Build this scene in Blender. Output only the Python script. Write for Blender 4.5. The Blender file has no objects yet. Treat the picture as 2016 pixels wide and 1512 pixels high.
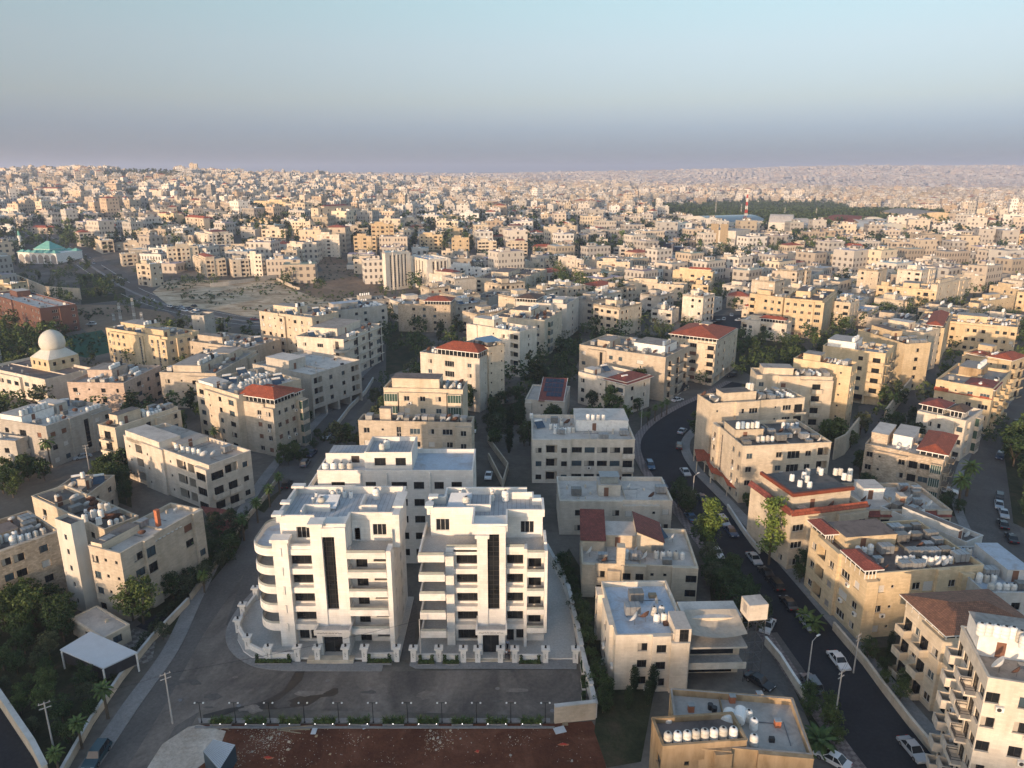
import bpy, bmesh, math, random
import numpy as np
from mathutils import Vector, Matrix
R = math.radians
SC = bpy.context.scene
# ------------------------------------------------------------------ camera, sky, sun, exposure
FPX, PITCH, CAMH = 1440.0, math.atan(416/1440), 75.0
cam = bpy.data.cameras.new('camera'); camo = bpy.data.objects.new('camera', cam); SC.collection.objects.link(camo)
camo.location = (0, 0, CAMH); camo.rotation_euler = (math.pi/2-PITCH, 0, 0)
cam.sensor_width = 36; cam.lens = 36*FPX/2016; cam.clip_start = 1; cam.clip_end = 40000
SC.camera = camo
SUN_EL, SUN_AZ = R(6.5), R(212)          # azimuth measured clockwise from +Y (camera looks to +Y)
w = bpy.data.worlds.new('World'); SC.world = w; w.use_nodes = True
nt = w.node_tree; nt.nodes.clear()
sky = nt.nodes.new('ShaderNodeTexSky'); sky.sky_type = 'NISHITA'; sky.sun_disc = False
sky.sun_elevation = SUN_EL; sky.sun_rotation = SUN_AZ; sky.altitude = 900; sky.air_density = 1.0; sky.dust_density = 1.6; sky.ozone_density = 2.0
bg = nt.nodes.new('ShaderNodeBackground'); bg.inputs[1].default_value = 0.15
wo = nt.nodes.new('ShaderNodeOutputWorld')
# thin dusty evening air near the skyline: cooler, greyer light low down, paler cyan high up
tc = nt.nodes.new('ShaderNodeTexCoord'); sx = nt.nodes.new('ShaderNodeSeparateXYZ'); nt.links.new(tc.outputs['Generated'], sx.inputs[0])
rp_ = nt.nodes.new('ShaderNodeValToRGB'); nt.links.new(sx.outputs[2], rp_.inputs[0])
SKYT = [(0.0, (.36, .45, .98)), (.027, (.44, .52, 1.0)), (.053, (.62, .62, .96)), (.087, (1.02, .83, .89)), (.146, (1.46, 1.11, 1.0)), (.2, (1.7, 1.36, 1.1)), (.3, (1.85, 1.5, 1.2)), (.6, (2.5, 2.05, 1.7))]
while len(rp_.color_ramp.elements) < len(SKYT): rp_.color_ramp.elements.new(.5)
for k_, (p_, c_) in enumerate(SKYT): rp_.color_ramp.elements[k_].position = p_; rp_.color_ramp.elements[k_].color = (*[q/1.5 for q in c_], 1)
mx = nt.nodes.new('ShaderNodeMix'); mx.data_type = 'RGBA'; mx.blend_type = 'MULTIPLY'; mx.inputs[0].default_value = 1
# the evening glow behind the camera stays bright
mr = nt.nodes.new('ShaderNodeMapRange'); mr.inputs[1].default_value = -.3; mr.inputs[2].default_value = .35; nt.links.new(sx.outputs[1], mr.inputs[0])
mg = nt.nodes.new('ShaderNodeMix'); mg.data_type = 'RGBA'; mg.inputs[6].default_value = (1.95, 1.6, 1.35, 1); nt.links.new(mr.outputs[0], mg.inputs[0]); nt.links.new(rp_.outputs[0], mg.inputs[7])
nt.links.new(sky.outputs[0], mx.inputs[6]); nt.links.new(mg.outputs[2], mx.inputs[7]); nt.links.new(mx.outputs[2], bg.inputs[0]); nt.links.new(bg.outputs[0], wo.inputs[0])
sl = bpy.data.lights.new('sun', 'SUN'); sl.energy = 2.8; sl.angle = R(1.0); sl.color = (1.0, 0.70, 0.45)
so = bpy.data.objects.new('sun', sl); SC.collection.objects.link(so)
sd = Vector((math.sin(SUN_AZ)*math.cos(SUN_EL), math.cos(SUN_AZ)*math.cos(SUN_EL), math.sin(SUN_EL)))
so.rotation_euler = (-sd).to_track_quat('-Z', 'Y').to_euler(); so.location = (0, -200, 300)
SC.view_settings.view_transform = 'Standard'; SC.view_settings.look = 'None'; SC.view_settings.gamma = 1
SC.view_settings.exposure = 1.0
SC.render.engine = 'CYCLES'
try:
    SC.cycles.volume_step_rate = 10; SC.cycles.volume_bounces = 1; SC.cycles.max_bounces = 5
    SC.cycles.diffuse_bounces = 3
except Exception: pass

rnd = random.Random(7)
# ------------------------------------------------------------------ terrain and picture geometry
TU = [-1.4, -0.7, -0.45, -0.3, -0.1, 0.1, 0.3, 0.5, 0.7, 1.4]
TY = [-700, -400, -220, -60, 500, 600, 700, 900, 1200, 1600, 2000, 2600, 3500, 5000, 7000, 10000, 14000]
TZ = [[60]*8, [58]*8, [50]*8, [0]*8, [0]*8, [2,5,3,2,0,0,0,0], [5,14,20,12,4,2,2,3], [15,20,28,18,12,8,10,12], [32,32,30,20,15,5,8,12],  # opening rows: unseen ridge added behind the camera to shade the foreground
      [50,52,36,24,16,-5,-8,0], [62,73,55,30,17,0,-5,0], [65,62,55,34,17,5,0,0], [60,55,48,36,17,0,-10,-10],
      [50,40,35,30,10,-25,-35,-35], [80,64,54,48,66,98,128,118], [115,105,84,66,78,118,142,130], [90,90,80,70,80,90,90,90]]
TZ = [[r[0]]+r+[r[-1]] for r in TZ]
def ter(x, y):
    if y < -60: u = 0
    else: u = x/max(y, 200.0)
    j = 0
    while j < len(TY)-2 and y > TY[j+1]: j += 1
    i = 0
    while i < len(TU)-2 and u > TU[i+1]: i += 1
    a = min(1, max(0, (y-TY[j])/(TY[j+1]-TY[j]))); b = min(1, max(0, (u-TU[i])/(TU[i+1]-TU[i])))
    b = b*b*(3-2*b)
    z0 = TZ[j][i]*(1-b)+TZ[j][i+1]*b; z1 = TZ[j+1][i]*(1-b)+TZ[j+1][i+1]*b
    z = z0*(1-a)+z1*a
    if y > 1000:
        k = min(1, (y-1000)/3000)
        z += k*9*(math.sin(x/310.0+y/900.0)*math.sin(y/430.0)+.6*math.sin(x/137.0+1.3)*math.cos(y/190.0+x/600))
    return z
cP, sP = math.cos(PITCH), math.sin(PITCH)
def pt(px, py, h=0.0):
    """world XY where the sight line through a photo point passes h metres above the ground"""
    u = (px-1008)/FPX; v = (py-756)/FPX
    dy = cP-v*sP; dz = -(sP+v*cP)
    if dz < -1e-4:
        t = (h-CAMH)/dz
        if t*dy < 495: return (t*u, t*dy)
    t = 300.0
    while t < 14000:
        if CAMH+t*dz <= ter(t*u, t*dy)+h: break
        t *= 1.004
    lo, hi = t/1.004, t
    for _ in range(12):
        m = (lo+hi)/2
        if CAMH+m*dz <= ter(m*u, m*dy)+h: hi = m
        else: lo = m
    return (hi*u, hi*dy)
def h_at(py, y):
    v = (py-756)/FPX
    return CAMH-y/(cP-v*sP)*(sP+v*cP)

# ------------------------------------------------------------------ materials
MATS = {}
def _new(name):
    m = bpy.data.materials.new(name); m.use_nodes = True
    n = m.node_tree; return m, n, n.nodes['Principled BSDF']
def _n(n, t, **k):
    x = n.nodes.new(t)
    for a, b in k.items():
        if a in x.inputs.keys(): x.inputs[a].default_value = b
        else: setattr(x, a, b)
    return x
def _mix(n, fac, a, b, mode='MIX'):
    x = n.nodes.new('ShaderNodeMix'); x.data_type = 'RGBA'; x.blend_type = mode
    for s, v in ((x.inputs[0], fac), (x.inputs[6], a), (x.inputs[7], b)):
        if hasattr(v, 'is_output'): n.links.new(v, s)
        elif isinstance(v, (tuple, list)): s.default_value = (*v[:3], 1)
        else: s.default_value = v
    return x.outputs[2]
def _ramp(n, src, stops):
    r = n.nodes.new('ShaderNodeValToRGB'); e = r.color_ramp.elements
    while len(e) < len(stops): e.new(0.5)
    for k, (p, c) in enumerate(stops): e[k].position = p; e[k].color = (*c, 1) if isinstance(c, tuple) else (c, c, c, 1)
    n.links.new(src, r.inputs[0]); return r.outputs[0]
def _co(n, kind='Object'):
    return n.nodes.new('ShaderNodeTexCoord').outputs[kind]
def _noise(n, co, sc, det=4, rough=.55, dist=0):
    x = n.nodes.new('ShaderNodeTexNoise'); x.inputs['Scale'].default_value = sc; x.inputs['Detail'].default_value = det
    x.inputs['Roughness'].default_value = rough; x.inputs['Distortion'].default_value = dist
    n.links.new(co, x.inputs['Vector']); return x.outputs[0]
def plain(name, c, rough=.6, metal=0, var=0.12, sc=1.5, spec=.3):
    m, n, b = _new(name)
    co = _co(n); f = _noise(n, co, sc)
    hi = tuple(min(1, x*(1+var)) for x in c); lo = tuple(x*(1-var) for x in c)
    col = _ramp(n, f, [(.3, lo), (.7, hi)])
    if name in ('tank', 'galv'):
        oi = _n(n, 'ShaderNodeObjectInfo'); col = _mix(n, 1.0, col, _ramp(n, oi.outputs['Random'], [(0., (.62, .58, .52)), (.35, (.9, .89, .86)), (1., (1.05, 1.05, 1.05))]), 'MULTIPLY')
    n.links.new(col, b.inputs['Base Color'])
    b.inputs['Roughness'].default_value = rough; b.inputs['Metallic'].default_value = metal
    b.inputs['Specular IOR Level'].default_value = spec
    MATS[name] = m; return m
def stone(name, c, mortar=.86, var=.16, bw=.9, rh=.3, blotch=.10):
    """coursed cut limestone"""
    m, n, b = _new(name)
    co = _co(n); sp = _n(n, 'ShaderNodeSeparateXYZ'); n.links.new(co, sp.inputs[0])
    ad = _n(n, 'ShaderNodeMath', operation='ADD'); n.links.new(sp.outputs[0], ad.inputs[0]); n.links.new(sp.outputs[1], ad.inputs[1])
    cb = _n(n, 'ShaderNodeCombineXYZ'); n.links.new(ad.outputs[0], cb.inputs[0]); n.links.new(sp.outputs[2], cb.inputs[1])
    br = _n(n, 'ShaderNodeTexBrick'); n.links.new(cb.outputs[0], br.inputs['Vector'])
    for k, v in (('Scale', 1.0), ('Mortar Size', .012), ('Brick Width', bw), ('Row Height', rh), ('Bias', 0.0), ('Mortar Smooth', .3)): br.inputs[k].default_value = v
    br.inputs['Color1'].default_value = (*[x*(1-var) for x in c], 1); br.inputs['Color2'].default_value = (*[min(.92, x*(1+var*.6)) for x in c], 1)
    br.inputs['Mortar'].default_value = (*[x*mortar for x in c], 1)
    # broad blotches, stretched down like rain streaks
    mp = _n(n, 'ShaderNodeMapping'); mp.inputs['Scale'].default_value = (.5, .5, .16); n.links.new(co, mp.inputs[0])
    f = _noise(n, mp.outputs[0], 1.3, 5, .6); f2 = _noise(n, co, .21, 3)
    col = _mix(n, 1.0, br.outputs['Color'], _ramp(n, f, [(.25, (1-blotch*2.2, 1-blotch*2.4, 1-blotch*2.8)), (.6, (1., 1., 1.)), (.85, (1+blotch*.4,)*3)]), 'MULTIPLY')
    col = _mix(n, 1.0, col, _ramp(n, f2, [(.3, (1-blotch, 1-blotch*1.1, 1-blotch*1.4)), (.7, (1.03, 1.03, 1.03))]), 'MULTIPLY')
    oi = _n(n, 'ShaderNodeObjectInfo')
    col = _mix(n, 1.0, col, _ramp(n, oi.outputs['Random'], [(0., (.90, .88, .86)), (1., (1.05, 1.04, 1.02))]), 'MULTIPLY')
    n.links.new(col, b.inputs['Base Color']); b.inputs['Roughness'].default_value = .85; b.inputs['Specular IOR Level'].default_value = .15
    MATS[name] = m; return m
stone('w_white', (.79, .775, .75), .80, .07, 1.1, .42, blotch=.06)
stone('w_ivory', (.70, .645, .57), .88, .08)
stone('w_cream', (.66, .58, .47), .87, .10)
stone('w_beige', (.58, .515, .43), .85, .12)
stone('w_tan', (.55, .44, .30), .8, .14)
stone('w_grey', (.50, .475, .44), .82, .10)
stone('w_pink', (.60, .49, .42), .82, .16)
stone('w_gold', (.66, .54, .37), .85, .10)
stone('w_rough', (.56, .475, .38), .7, .26, .5, .28, .12)
stone('w_orange', (.47, .36, .24), .9, .12, 3, 3, .22)
stone('w_brick', (.15, .085, .07), 1.3, .2, .25, .08, .06)
stone('w_render', (.66, .63, .58), 1, .02, 5, 5, .08)
stone('w_yellow', (.55, .43, .17), 1, .05, 5, 5, .08)
stone('w_cool', (.60, .62, .63), .92, .05)
plain('w_navy', (.025, .035, .07), .35); plain('w_trimdark', (.10, .09, .085), .6)
def roofm(name, c, c2, sc=.35, lines=False):
    m, n, b = _new(name); co = _co(n)
    f = _noise(n, co, sc, 6, .65, .6); g = _noise(n, co, sc*7, 3)
    col = _ramp(n, f, [(.32, c2), (.5, c), (.75, tuple(min(.9, x*1.12) for x in c))])
    col = _mix(n, .35, col, _mix(n, 1.0, col, _ramp(n, g, [(.3, .72), (.7, 1.15)]), 'MULTIPLY'))
    if lines:
        wv = _n(n, 'ShaderNodeTexWave'); wv.inputs['Scale'].default_value = .42; n.links.new(co, wv.inputs[0])
        col = _mix(n, 1.0, col, _ramp(n, wv.outputs[0], [(0., .55), (.05, 1.), (1., 1.)]), 'MULTIPLY')
    oi = _n(n, 'ShaderNodeObjectInfo')
    col = _mix(n, 1.0, col, _ramp(n, oi.outputs['Random'], [(0., .8), (1., 1.1)]), 'MULTIPLY')
    n.links.new(col, b.inputs['Base Color']); b.inputs['Roughness'].default_value = .9; b.inputs['Specular IOR Level'].default_value = .15
    MATS[name] = m
roofm('r_grey', (.37, .335, .30), (.22, .20, .18)); roofm('r_light', (.56, .52, .475), (.42, .385, .35)); roofm('r_dark', (.17, .16, .15), (.10, .095, .09))
roofm('r_blue', (.48, .55, .63), (.40, .40, .42)); roofm('r_seam', (.44, .46, .48), (.36, .38, .40), .3, True); roofm('r_brown', (.22, .18, .16), (.13, .11, .10))
def tile(name, c):
    m, n, b = _new(name); co = _co(n, 'UV')
    br = _n(n, 'ShaderNodeTexBrick'); n.links.new(co, br.inputs['Vector'])
    for k, v in (('Scale', 1.0), ('Mortar Size', .03), ('Brick Width', .3), ('Row Height', .38)): br.inputs[k].default_value = v
    br.inputs['Color1'].default_value = (*[x*.75 for x in c], 1); br.inputs['Color2'].default_value = (*[min(1, x*1.2) for x in c], 1)
    br.inputs['Mortar'].default_value = (*[x*.5 for x in c], 1)
    f = _noise(n, _co(n), .6, 5)
    col = _mix(n, 1.0, br.outputs['Color'], _ramp(n, f, [(.3, .75), (.7, 1.1)]), 'MULTIPLY')
    n.links.new(col, b.inputs['Base Color']); b.inputs['Roughness'].default_value = .75
    bp = _n(n, 'ShaderNodeBump'); bp.inputs['Strength'].default_value = .6; bp.inputs['Distance'].default_value = .05
    n.links.new(br.outputs['Fac'], bp.inputs['Height']); bp.invert = True; n.links.new(bp.outputs[0], b.inputs['Normal'])
    MATS[name] = m
tile('t_red', (.42, .10, .045)); tile('t_dark', (.26, .07, .05)); tile('t_brown', (.13, .08, .055)); tile('t_mixed', (.30, .14, .08))
plain('glass', (.018, .02, .022), .12, 0, .5, .4, .5); plain('glass_blue', (.06, .09, .11), .12, 0, .3, .5, .5); plain('glass_green', (.045, .085, .07), .15)
plain('interior', (.05, .04, .035), .9); plain('frame', (.55, .54, .52), .5); plain('frame_dark', (.03, .028, .026), .5)
plain('shut_white', (.62, .60, .56), .6, 0, .06, 9); plain('shut_brown', (.20, .10, .065), .6, 0, .1, 9); plain('shut_grey', (.33, .30, .27), .6)
plain('rail', (.05, .05, .055), .5, .3); plain('rail_glass', (.30, .32, .30), .15); plain('tank', (.75, .75, .73), .45, 0, .07, 2.2); plain('tank_blue', (.28, .36, .45), .5)
plain('tank_black', (.03, .03, .032), .5); plain('galv', (.34, .35, .36), .45, .4, .15, 2); plain('panel', (.02, .03, .06), .2, 0, .3, 1, .6)
plain('panel_teal', (.045, .075, .115), .2, 0, .3, 1, .6); plain('rust', (.11, .06, .045), .8, 0, .3, 3); plain('white_paint', (.75, .74, .71), .5)
plain('orange_brick', (.45, .16, .08), .8); plain('metal', (.20, .20, .21), .4, .6); plain('black', (.015, .015, .017), .5); plain('wood', (.30, .24, .16), .8)
plain('sheet_white', (.54, .58, .62), .45, 0, .05, .6); plain('fabric', (.42, .38, .32), .9); plain('cloth_blue', (.06, .14, .40), .8); plain('green_cloth', (.02, .35, .25), .8)
plain('sheet_blue', (.16, .27, .38), .5); plain('cabin_dark', (.045, .075, .10), .5); plain('turq', (.16, .40, .35), .6, 0, .15, .5); plain('dome', (.58, .56, .50), .7, 0, .07, .8); plain('awning_red', (.30, .05, .04), .8)
plain('skin', (.36, .22, .15), .6); plain('cloth_dark', (.03, .03, .04), .9); plain('cloth_white', (.7, .7, .7), .9); plain('cloth_blue_light', (.35, .42, .55), .9); plain('cloth_brown', (.12, .09, .07), .9)
plain('lamp_metal', (.03, .03, .03), .5, .3); plain('pole', (.42, .41, .39), .7); plain('red', (.5, .05, .03), .5); plain('lime', (.22, .55, .05), .6)
m_, n_, b_ = _new('lamp_on'); b_.inputs['Base Color'].default_value = (1, 1, 1, 1); b_.inputs['Emission Color'].default_value = (1, .96, .9, 1); b_.inputs['Emission Strength'].default_value = 1.6; MATS['lamp_on'] = m_
for nm, c in (('car_white', (.70, .71, .72)), ('car_silver', (.34, .38, .42)), ('car_black', (.012, .012, .014)), ('car_navy', (.02, .035, .08)), ('car_teal', (.02, .06, .08)), ('car_red', (.25, .02, .02)), ('car_grey', (.12, .14, .16)), ('car_blue', (.05, .12, .22))):
    m, n, b = _new(nm); b.inputs['Base Color'].default_value = (*c, 1); b.inputs['Roughness'].default_value = .28; b.inputs['Metallic'].default_value = 0; b.inputs['Coat Weight'].default_value = .3; MATS[nm] = m
plain('tyre', (.02, .02, .02), .9); plain('car_glass', (.02, .025, .03), .08, 0, .1, 1, .6); plain('tail', (.35, .01, .01), .3); plain('head', (.6, .6, .6), .2)
plain('dark_stone', (.07, .06, .055), .5)
def leafm(name, c, c2):
    m, n, b = _new(name)
    oi = _n(n, 'ShaderNodeObjectInfo'); ge = _n(n, 'ShaderNodeNewGeometry')
    f = _noise(n, _co(n), 1.1, 3)
    col = _ramp(n, f, [(.3, c2), (.7, c)])
    col = _mix(n, 1.0, col, _ramp(n, ge.outputs['Random Per Island'], [(0., .6), (1., 1.45)]), 'MULTIPLY')
    col = _mix(n, 1.0, col, _ramp(n, oi.outputs['Random'], [(0., (.8, .85, .85)), (1., (1.2, 1.1, .95))]), 'MULTIPLY')
    n.links.new(col, b.inputs['Base Color']); b.inputs['Roughness'].default_value = .7; b.inputs['Specular IOR Level'].default_value = .2
    MATS[name] = m
leafm('leaf_dark', (.055, .09, .034), (.028, .05, .02)); leafm('leaf_mid', (.095, .135, .045), (.05, .08, .03)); leafm('leaf_bright', (.15, .21, .05), (.08, .13, .035))
leafm('leaf_olive', (.085, .105, .06), (.05, .065, .035)); leafm('leaf_cypress', (.035, .055, .025), (.02, .035, .017)); leafm('leaf_palm', (.10, .15, .045), (.05, .085, .03))
plain('bark', (.11, .085, .06), .9, 0, .3, 3)
def groundm(name, stops, sc=.05, sc2=1.2, bump=0, stretch=None, dist=.8, spec=.15, rough=.9):
    m, n, b = _new(name); co = _co(n)
    if stretch:
        mp = _n(n, 'ShaderNodeMapping'); mp.inputs['Scale'].default_value = stretch; n.links.new(co, mp.inputs[0]); cc = mp.outputs[0]
    else: cc = co
    f = _noise(n, cc, sc, 8, .62, dist); g = _noise(n, co, sc2, 5, .7)
    col = _mix(n, 1.0, _ramp(n, f, stops), _ramp(n, g, [(.3, .8), (.7, 1.2)]), 'MULTIPLY')
    n.links.new(col, b.inputs['Base Color']); b.inputs['Roughness'].default_value = rough; b.inputs['Specular IOR Level'].default_value = spec
    if bump:
        bp = _n(n, 'ShaderNodeBump'); bp.inputs['Strength'].default_value = .8; bp.inputs['Distance'].default_value = bump
        n.links.new(g, bp.inputs['Height']); n.links.new(bp.outputs[0], b.inputs['Normal'])
    MATS[name] = m
groundm('g_ground', [(.3, (.07, .07, .055)), (.5, (.13, .12, .105)), (.7, (.22, .20, .175))], .035, .8)
groundm('g_far', [(.3, (.06, .065, .045)), (.5, (.13, .115, .095)), (.7, (.20, .17, .14))], .02, .3)
groundm('g_asphalt_old', [(.3, (.075, .07, .068)), (.45, (.125, .113, .103)), (.58, (.185, .165, .147)), (.75, (.26, .235, .21))], .09, 1.5, 0, (1, .45, 1), 1.5)
groundm('g_asphalt_new', [(.3, (.024, .026, .031)), (.7, (.038, .041, .047))], .1, 2.)
groundm('g_asphalt_mid', [(.3, (.095, .09, .085)), (.7, (.15, .142, .134))], .1, 2.)
groundm('g_dust', [(.3, (.16, .14, .122)), (.7, (.25, .225, .20))], .6, 2.5)
groundm('g_wet', [(.3, (.025, .022, .02)), (.7, (.05, .042, .035))], .5, 2., 0, None, .8, .4, .5)
groundm('g_pave', [(.3, (.20, .20, .20)), (.7, (.28, .275, .27))], .2, 3.)
groundm('g_terrace', [(.3, (.40, .385, .36)), (.7, (.49, .475, .45))], .15, 3.)
groundm('g_red', [(.28, (.075, .030, .018)), (.5, (.13, .050, .028)), (.72, (.20, .09, .055))], .16, 1.6, .25)
groundm('g_rubble', [(.3, (.34, .29, .24)), (.5, (.50, .45, .39)), (.7, (.62, .58, .52))], .25, 2., .2)
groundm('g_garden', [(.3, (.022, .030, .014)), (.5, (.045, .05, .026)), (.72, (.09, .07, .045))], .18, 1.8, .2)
groundm('g_dry', [(.28, (.17, .125, .07)), (.42, (.36, .265, .17)), (.55, (.54, .43, .30)), (.7, (.66, .55, .41))], .06, .45, .4, (1, 1.8, 1), 1.2)
groundm('g_earth', [(.3, (.15, .105, .07)), (.6, (.26, .19, .13)), (.8, (.33, .26, .18))], .03, .4, .4)
groundm('g_turf', [(.3, (.02, .07, .045)), (.7, (.03, .10, .06))], .1, 2)
groundm('g_bare', [(.3, (.25, .17, .10)), (.7, (.36, .26, .16))], .01, .2)
def checker(name, c1, c2, s):
    m, n, b = _new(name); ck = _n(n, 'ShaderNodeTexChecker'); ck.inputs['Scale'].default_value = s
    mp = _n(n, 'ShaderNodeMapping'); mp.inputs['Rotation'].default_value = (0, 0, .9); n.links.new(_co(n), mp.inputs[0]); n.links.new(mp.outputs[0], ck.inputs[0])
    ck.inputs[1].default_value = (*c1, 1); ck.inputs[2].default_value = (*c2, 1)
    f = _noise(n, _co(n), 1.5, 4)
    n.links.new(_mix(n, 1.0, ck.outputs[0], _ramp(n, f, [(.3, .7), (.7, 1.15)]), 'MULTIPLY'), b.inputs['Base Color']); b.inputs['Roughness'].default_value = .8
    MATS[name] = m
checker('g_check', (.24, .23, .22), (.13, .12, .11), 1.2); checker('g_check_pink', (.26, .22, .21), (.16, .13, .125), 1.6)
# facade with storeys of windows for the far city (pattern of the wall itself, from UV in metres)
def farwall():
    m, n, b = _new('far_wall'); uv = _co(n, 'UV'); sp = _n(n, 'ShaderNodeSeparateXYZ'); n.links.new(uv, sp.inputs[0])
    def M(op, a, bb):
        x = _n(n, 'ShaderNodeMath', operation=op)
        for k, v in enumerate((a, bb)):
            if v is None: continue
            if hasattr(v, 'is_output'): n.links.new(v, x.inputs[k])
            else: x.inputs[k].default_value = v
        return x.outputs[0]
    u = M('FRACT', M('DIVIDE', sp.outputs[0], 3.4), None); v = M('FRACT', M('DIVIDE', sp.outputs[1], 3.2), None)
    mk = M('MULTIPLY', M('MULTIPLY', M('GREATER_THAN', u, .28), M('LESS_THAN', u, .72)), M('MULTIPLY', M('GREATER_THAN', v, .30), M('LESS_THAN', v, .78)))
    vc = _n(n, 'ShaderNodeVertexColor'); vc.layer_name = 'tint'
    fl = _n(n, 'ShaderNodeTexWhiteNoise'); fl.noise_dimensions = '2D'
    cb = _n(n, 'ShaderNodeCombineXYZ'); n.links.new(M('FLOOR', M('DIVIDE', sp.outputs[0], 3.4), None), cb.inputs[0]); n.links.new(M('FLOOR', M('DIVIDE', sp.outputs[1], 3.2), None), cb.inputs[1]); n.links.new(cb.outputs[0], fl.inputs[0])
    mk2 = M('MULTIPLY', mk, M('GREATER_THAN', fl.outputs[0], .22))
    n.links.new(_mix(n, mk2, vc.outputs[0], (.09, .08, .075)), b.inputs['Base Color']); b.inputs['Roughness'].default_value = .8
    MATS['far_wall'] = m
    m, n, b = _new('far_roof'); vc = _n(n, 'ShaderNodeVertexColor'); vc.layer_name = 'tint'; f = _noise(n, _co(n), .25, 4, .7)
    n.links.new(_mix(n, 1.0, vc.outputs[0], _ramp(n, f, [(.3, .5), (.7, 1.3)]), 'MULTIPLY'), b.inputs['Base Color']); b.inputs['Roughness'].default_value = .9
    MATS['far_roof'] = m
farwall()

# ------------------------------------------------------------------ mesh helper
class MB:
    def __init__(s): s.v = []; s.f = []; s.m = []; s.mats = []; s.uv = {}
    def mi(s, m):
        if m not in s.mats: s.mats.append(m)
        return s.mats.index(m)
    def poly(s, ps, m, uv=None):
        i = len(s.v); s.v += [tuple(p) for p in ps]; s.f.append(tuple(range(i, i+len(ps)))); s.m.append(s.mi(m))
        if uv: s.uv[len(s.f)-1] = uv
    def box(s, x0, x1, y0, y1, z0, z1, m, top=None, bottom=True):
        if x0 > x1: x0, x1 = x1, x0
        if y0 > y1: y0, y1 = y1, y0
        c = [(x0,y0),(x1,y0),(x1,y1),(x0,y1)]
        s.prism(c, z0, z1, m, top, bottom)
    def prism(s, c, z0, z1, m, top=None, bottom=True):
        n = len(c); i = len(s.v); s.v += [(x, y, z0) for x, y in c]+[(x, y, z1) for x, y in c]
        k = s.mi(m); kt = s.mi(top or m)
        for a in range(n):
            b = (a+1) % n; s.f.append((i+a, i+b, i+n+b, i+n+a)); s.m.append(k)
        s.f.append(tuple(i+n+a for a in range(n))); s.m.append(kt)
        if bottom: s.f.append(tuple(i+a for a in reversed(range(n)))); s.m.append(k)
    def lathe(s, prof, n, m, cx=0, cy=0, cz=0):
        k = s.mi(m); i = len(s.v)
        for r, z in prof:
            for a in range(n): t = 2*math.pi*a/n; s.v.append((cx+r*math.cos(t), cy+r*math.sin(t), cz+z))
        for j in range(len(prof)-1):
            for a in range(n):
                b = (a+1) % n; s.f.append((i+j*n+a, i+j*n+b, i+(j+1)*n+b, i+(j+1)*n+a)); s.m.append(k)
        if prof[-1][0] > 1e-3: s.f.append(tuple(i+(len(prof)-1)*n+a for a in range(n))); s.m.append(k)
        if prof[0][0] > 1e-3: s.f.append(tuple(i+a for a in reversed(range(n)))); s.m.append(k)
    def tube(s, p0, p1, r0, r1, n, m):
        p0 = Vector(p0); p1 = Vector(p1); d = (p1-p0).normalized(); q = d.to_track_quat('Z', 'Y'); k = s.mi(m); i = len(s.v)
        for p, r in ((p0, r0), (p1, r1)):
            for a in range(n): t = 2*math.pi*a/n; s.v.append(tuple(p+q @ Vector((r*math.cos(t), r*math.sin(t), 0))))
        for a in range(n):
            b = (a+1) % n; s.f.append((i+a, i+b, i+n+b, i+n+a)); s.m.append(k)
        s.f.append(tuple(i+n+a for a in range(n))); s.m.append(k); s.f.append(tuple(i+a for a in reversed(range(n)))); s.m.append(k)
    def facade(s, o, u, L, z0, z1, ops, m):
        """outer wall with real openings; o start corner, u direction; ops = (x0,x1,z0,z1,depth,backmat or None)"""
        ux, uy = u; nx, ny = uy, -ux
        def P(x, z, d=0): return (o[0]+ux*x-nx*d, o[1]+uy*x-ny*d, z)
        bands = {}
        ops = sorted(ops, key=lambda q: (q[2], q[3]))
        zs = sorted({z0, z1} | {q[2] for q in ops} | {q[3] for q in ops})
        zs = [z for z in zs if z0 <= z <= z1]
        for a, b in zip(zs[:-1], zs[1:]):
            if b-a < 1e-5: continue
            mid = (a+b)/2; cut = sorted((q[0], q[1]) for q in ops if q[2] < mid < q[3]); x = 0
            for c0, c1 in cut:
                if c0 > x+1e-4: s.poly([P(x,a), P(c0,a), P(c0,b), P(x,b)], m)
                x = max(x, c1)
            if x < L-1e-4: s.poly([P(x,a), P(L,a), P(L,b), P(x,b)], m)
        for x0, x1, a, b, d, bm in ops:
            s.poly([P(x0,a), P(x0,a,d), P(x0,b,d), P(x0,b)], m); s.poly([P(x1,a), P(x1,b), P(x1,b,d), P(x1,a,d)], m)
            s.poly([P(x0,a), P(x1,a), P(x1,a,d), P(x0,a,d)], m); s.poly([P(x0,b), P(x0,b,d), P(x1,b,d), P(x1,b)], m)
            if bm: s.poly([P(x0,a,d), P(x1,a,d), P(x1,b,d), P(x0,b,d)], bm)
    def mesh(s, name, smooth=False):
        me = bpy.data.meshes.new(name); me.from_pydata(s.v, [], s.f)
        for m in s.mats: me.materials.append(MATS[m])
        me.polygons.foreach_set('material_index', s.m)
        if s.uv:
            l = me.uv_layers.new(name='UVMap')
            for k, uv in s.uv.items():
                for li, c in zip(me.polygons[k].loop_indices, uv): l.data[li].uv = c
        if smooth: me.polygons.foreach_set('use_smooth', [True]*len(s.f))
        me.update(); return me
    def build(s, name, parent=None, smooth=False, loc=None, rz=0):
        return link(name, s.mesh(name, smooth), parent, loc, rz)
COL = SC.collection
def link(name, me, parent=None, loc=None, rz=0, sc=None):
    o = bpy.data.objects.new(name, me); COL.objects.link(o)
    if parent: o.parent = parent
    if loc is not None: o.location = loc
    if rz: o.rotation_euler = (0, 0, rz)
    if sc: o.scale = sc
    return o
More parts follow.
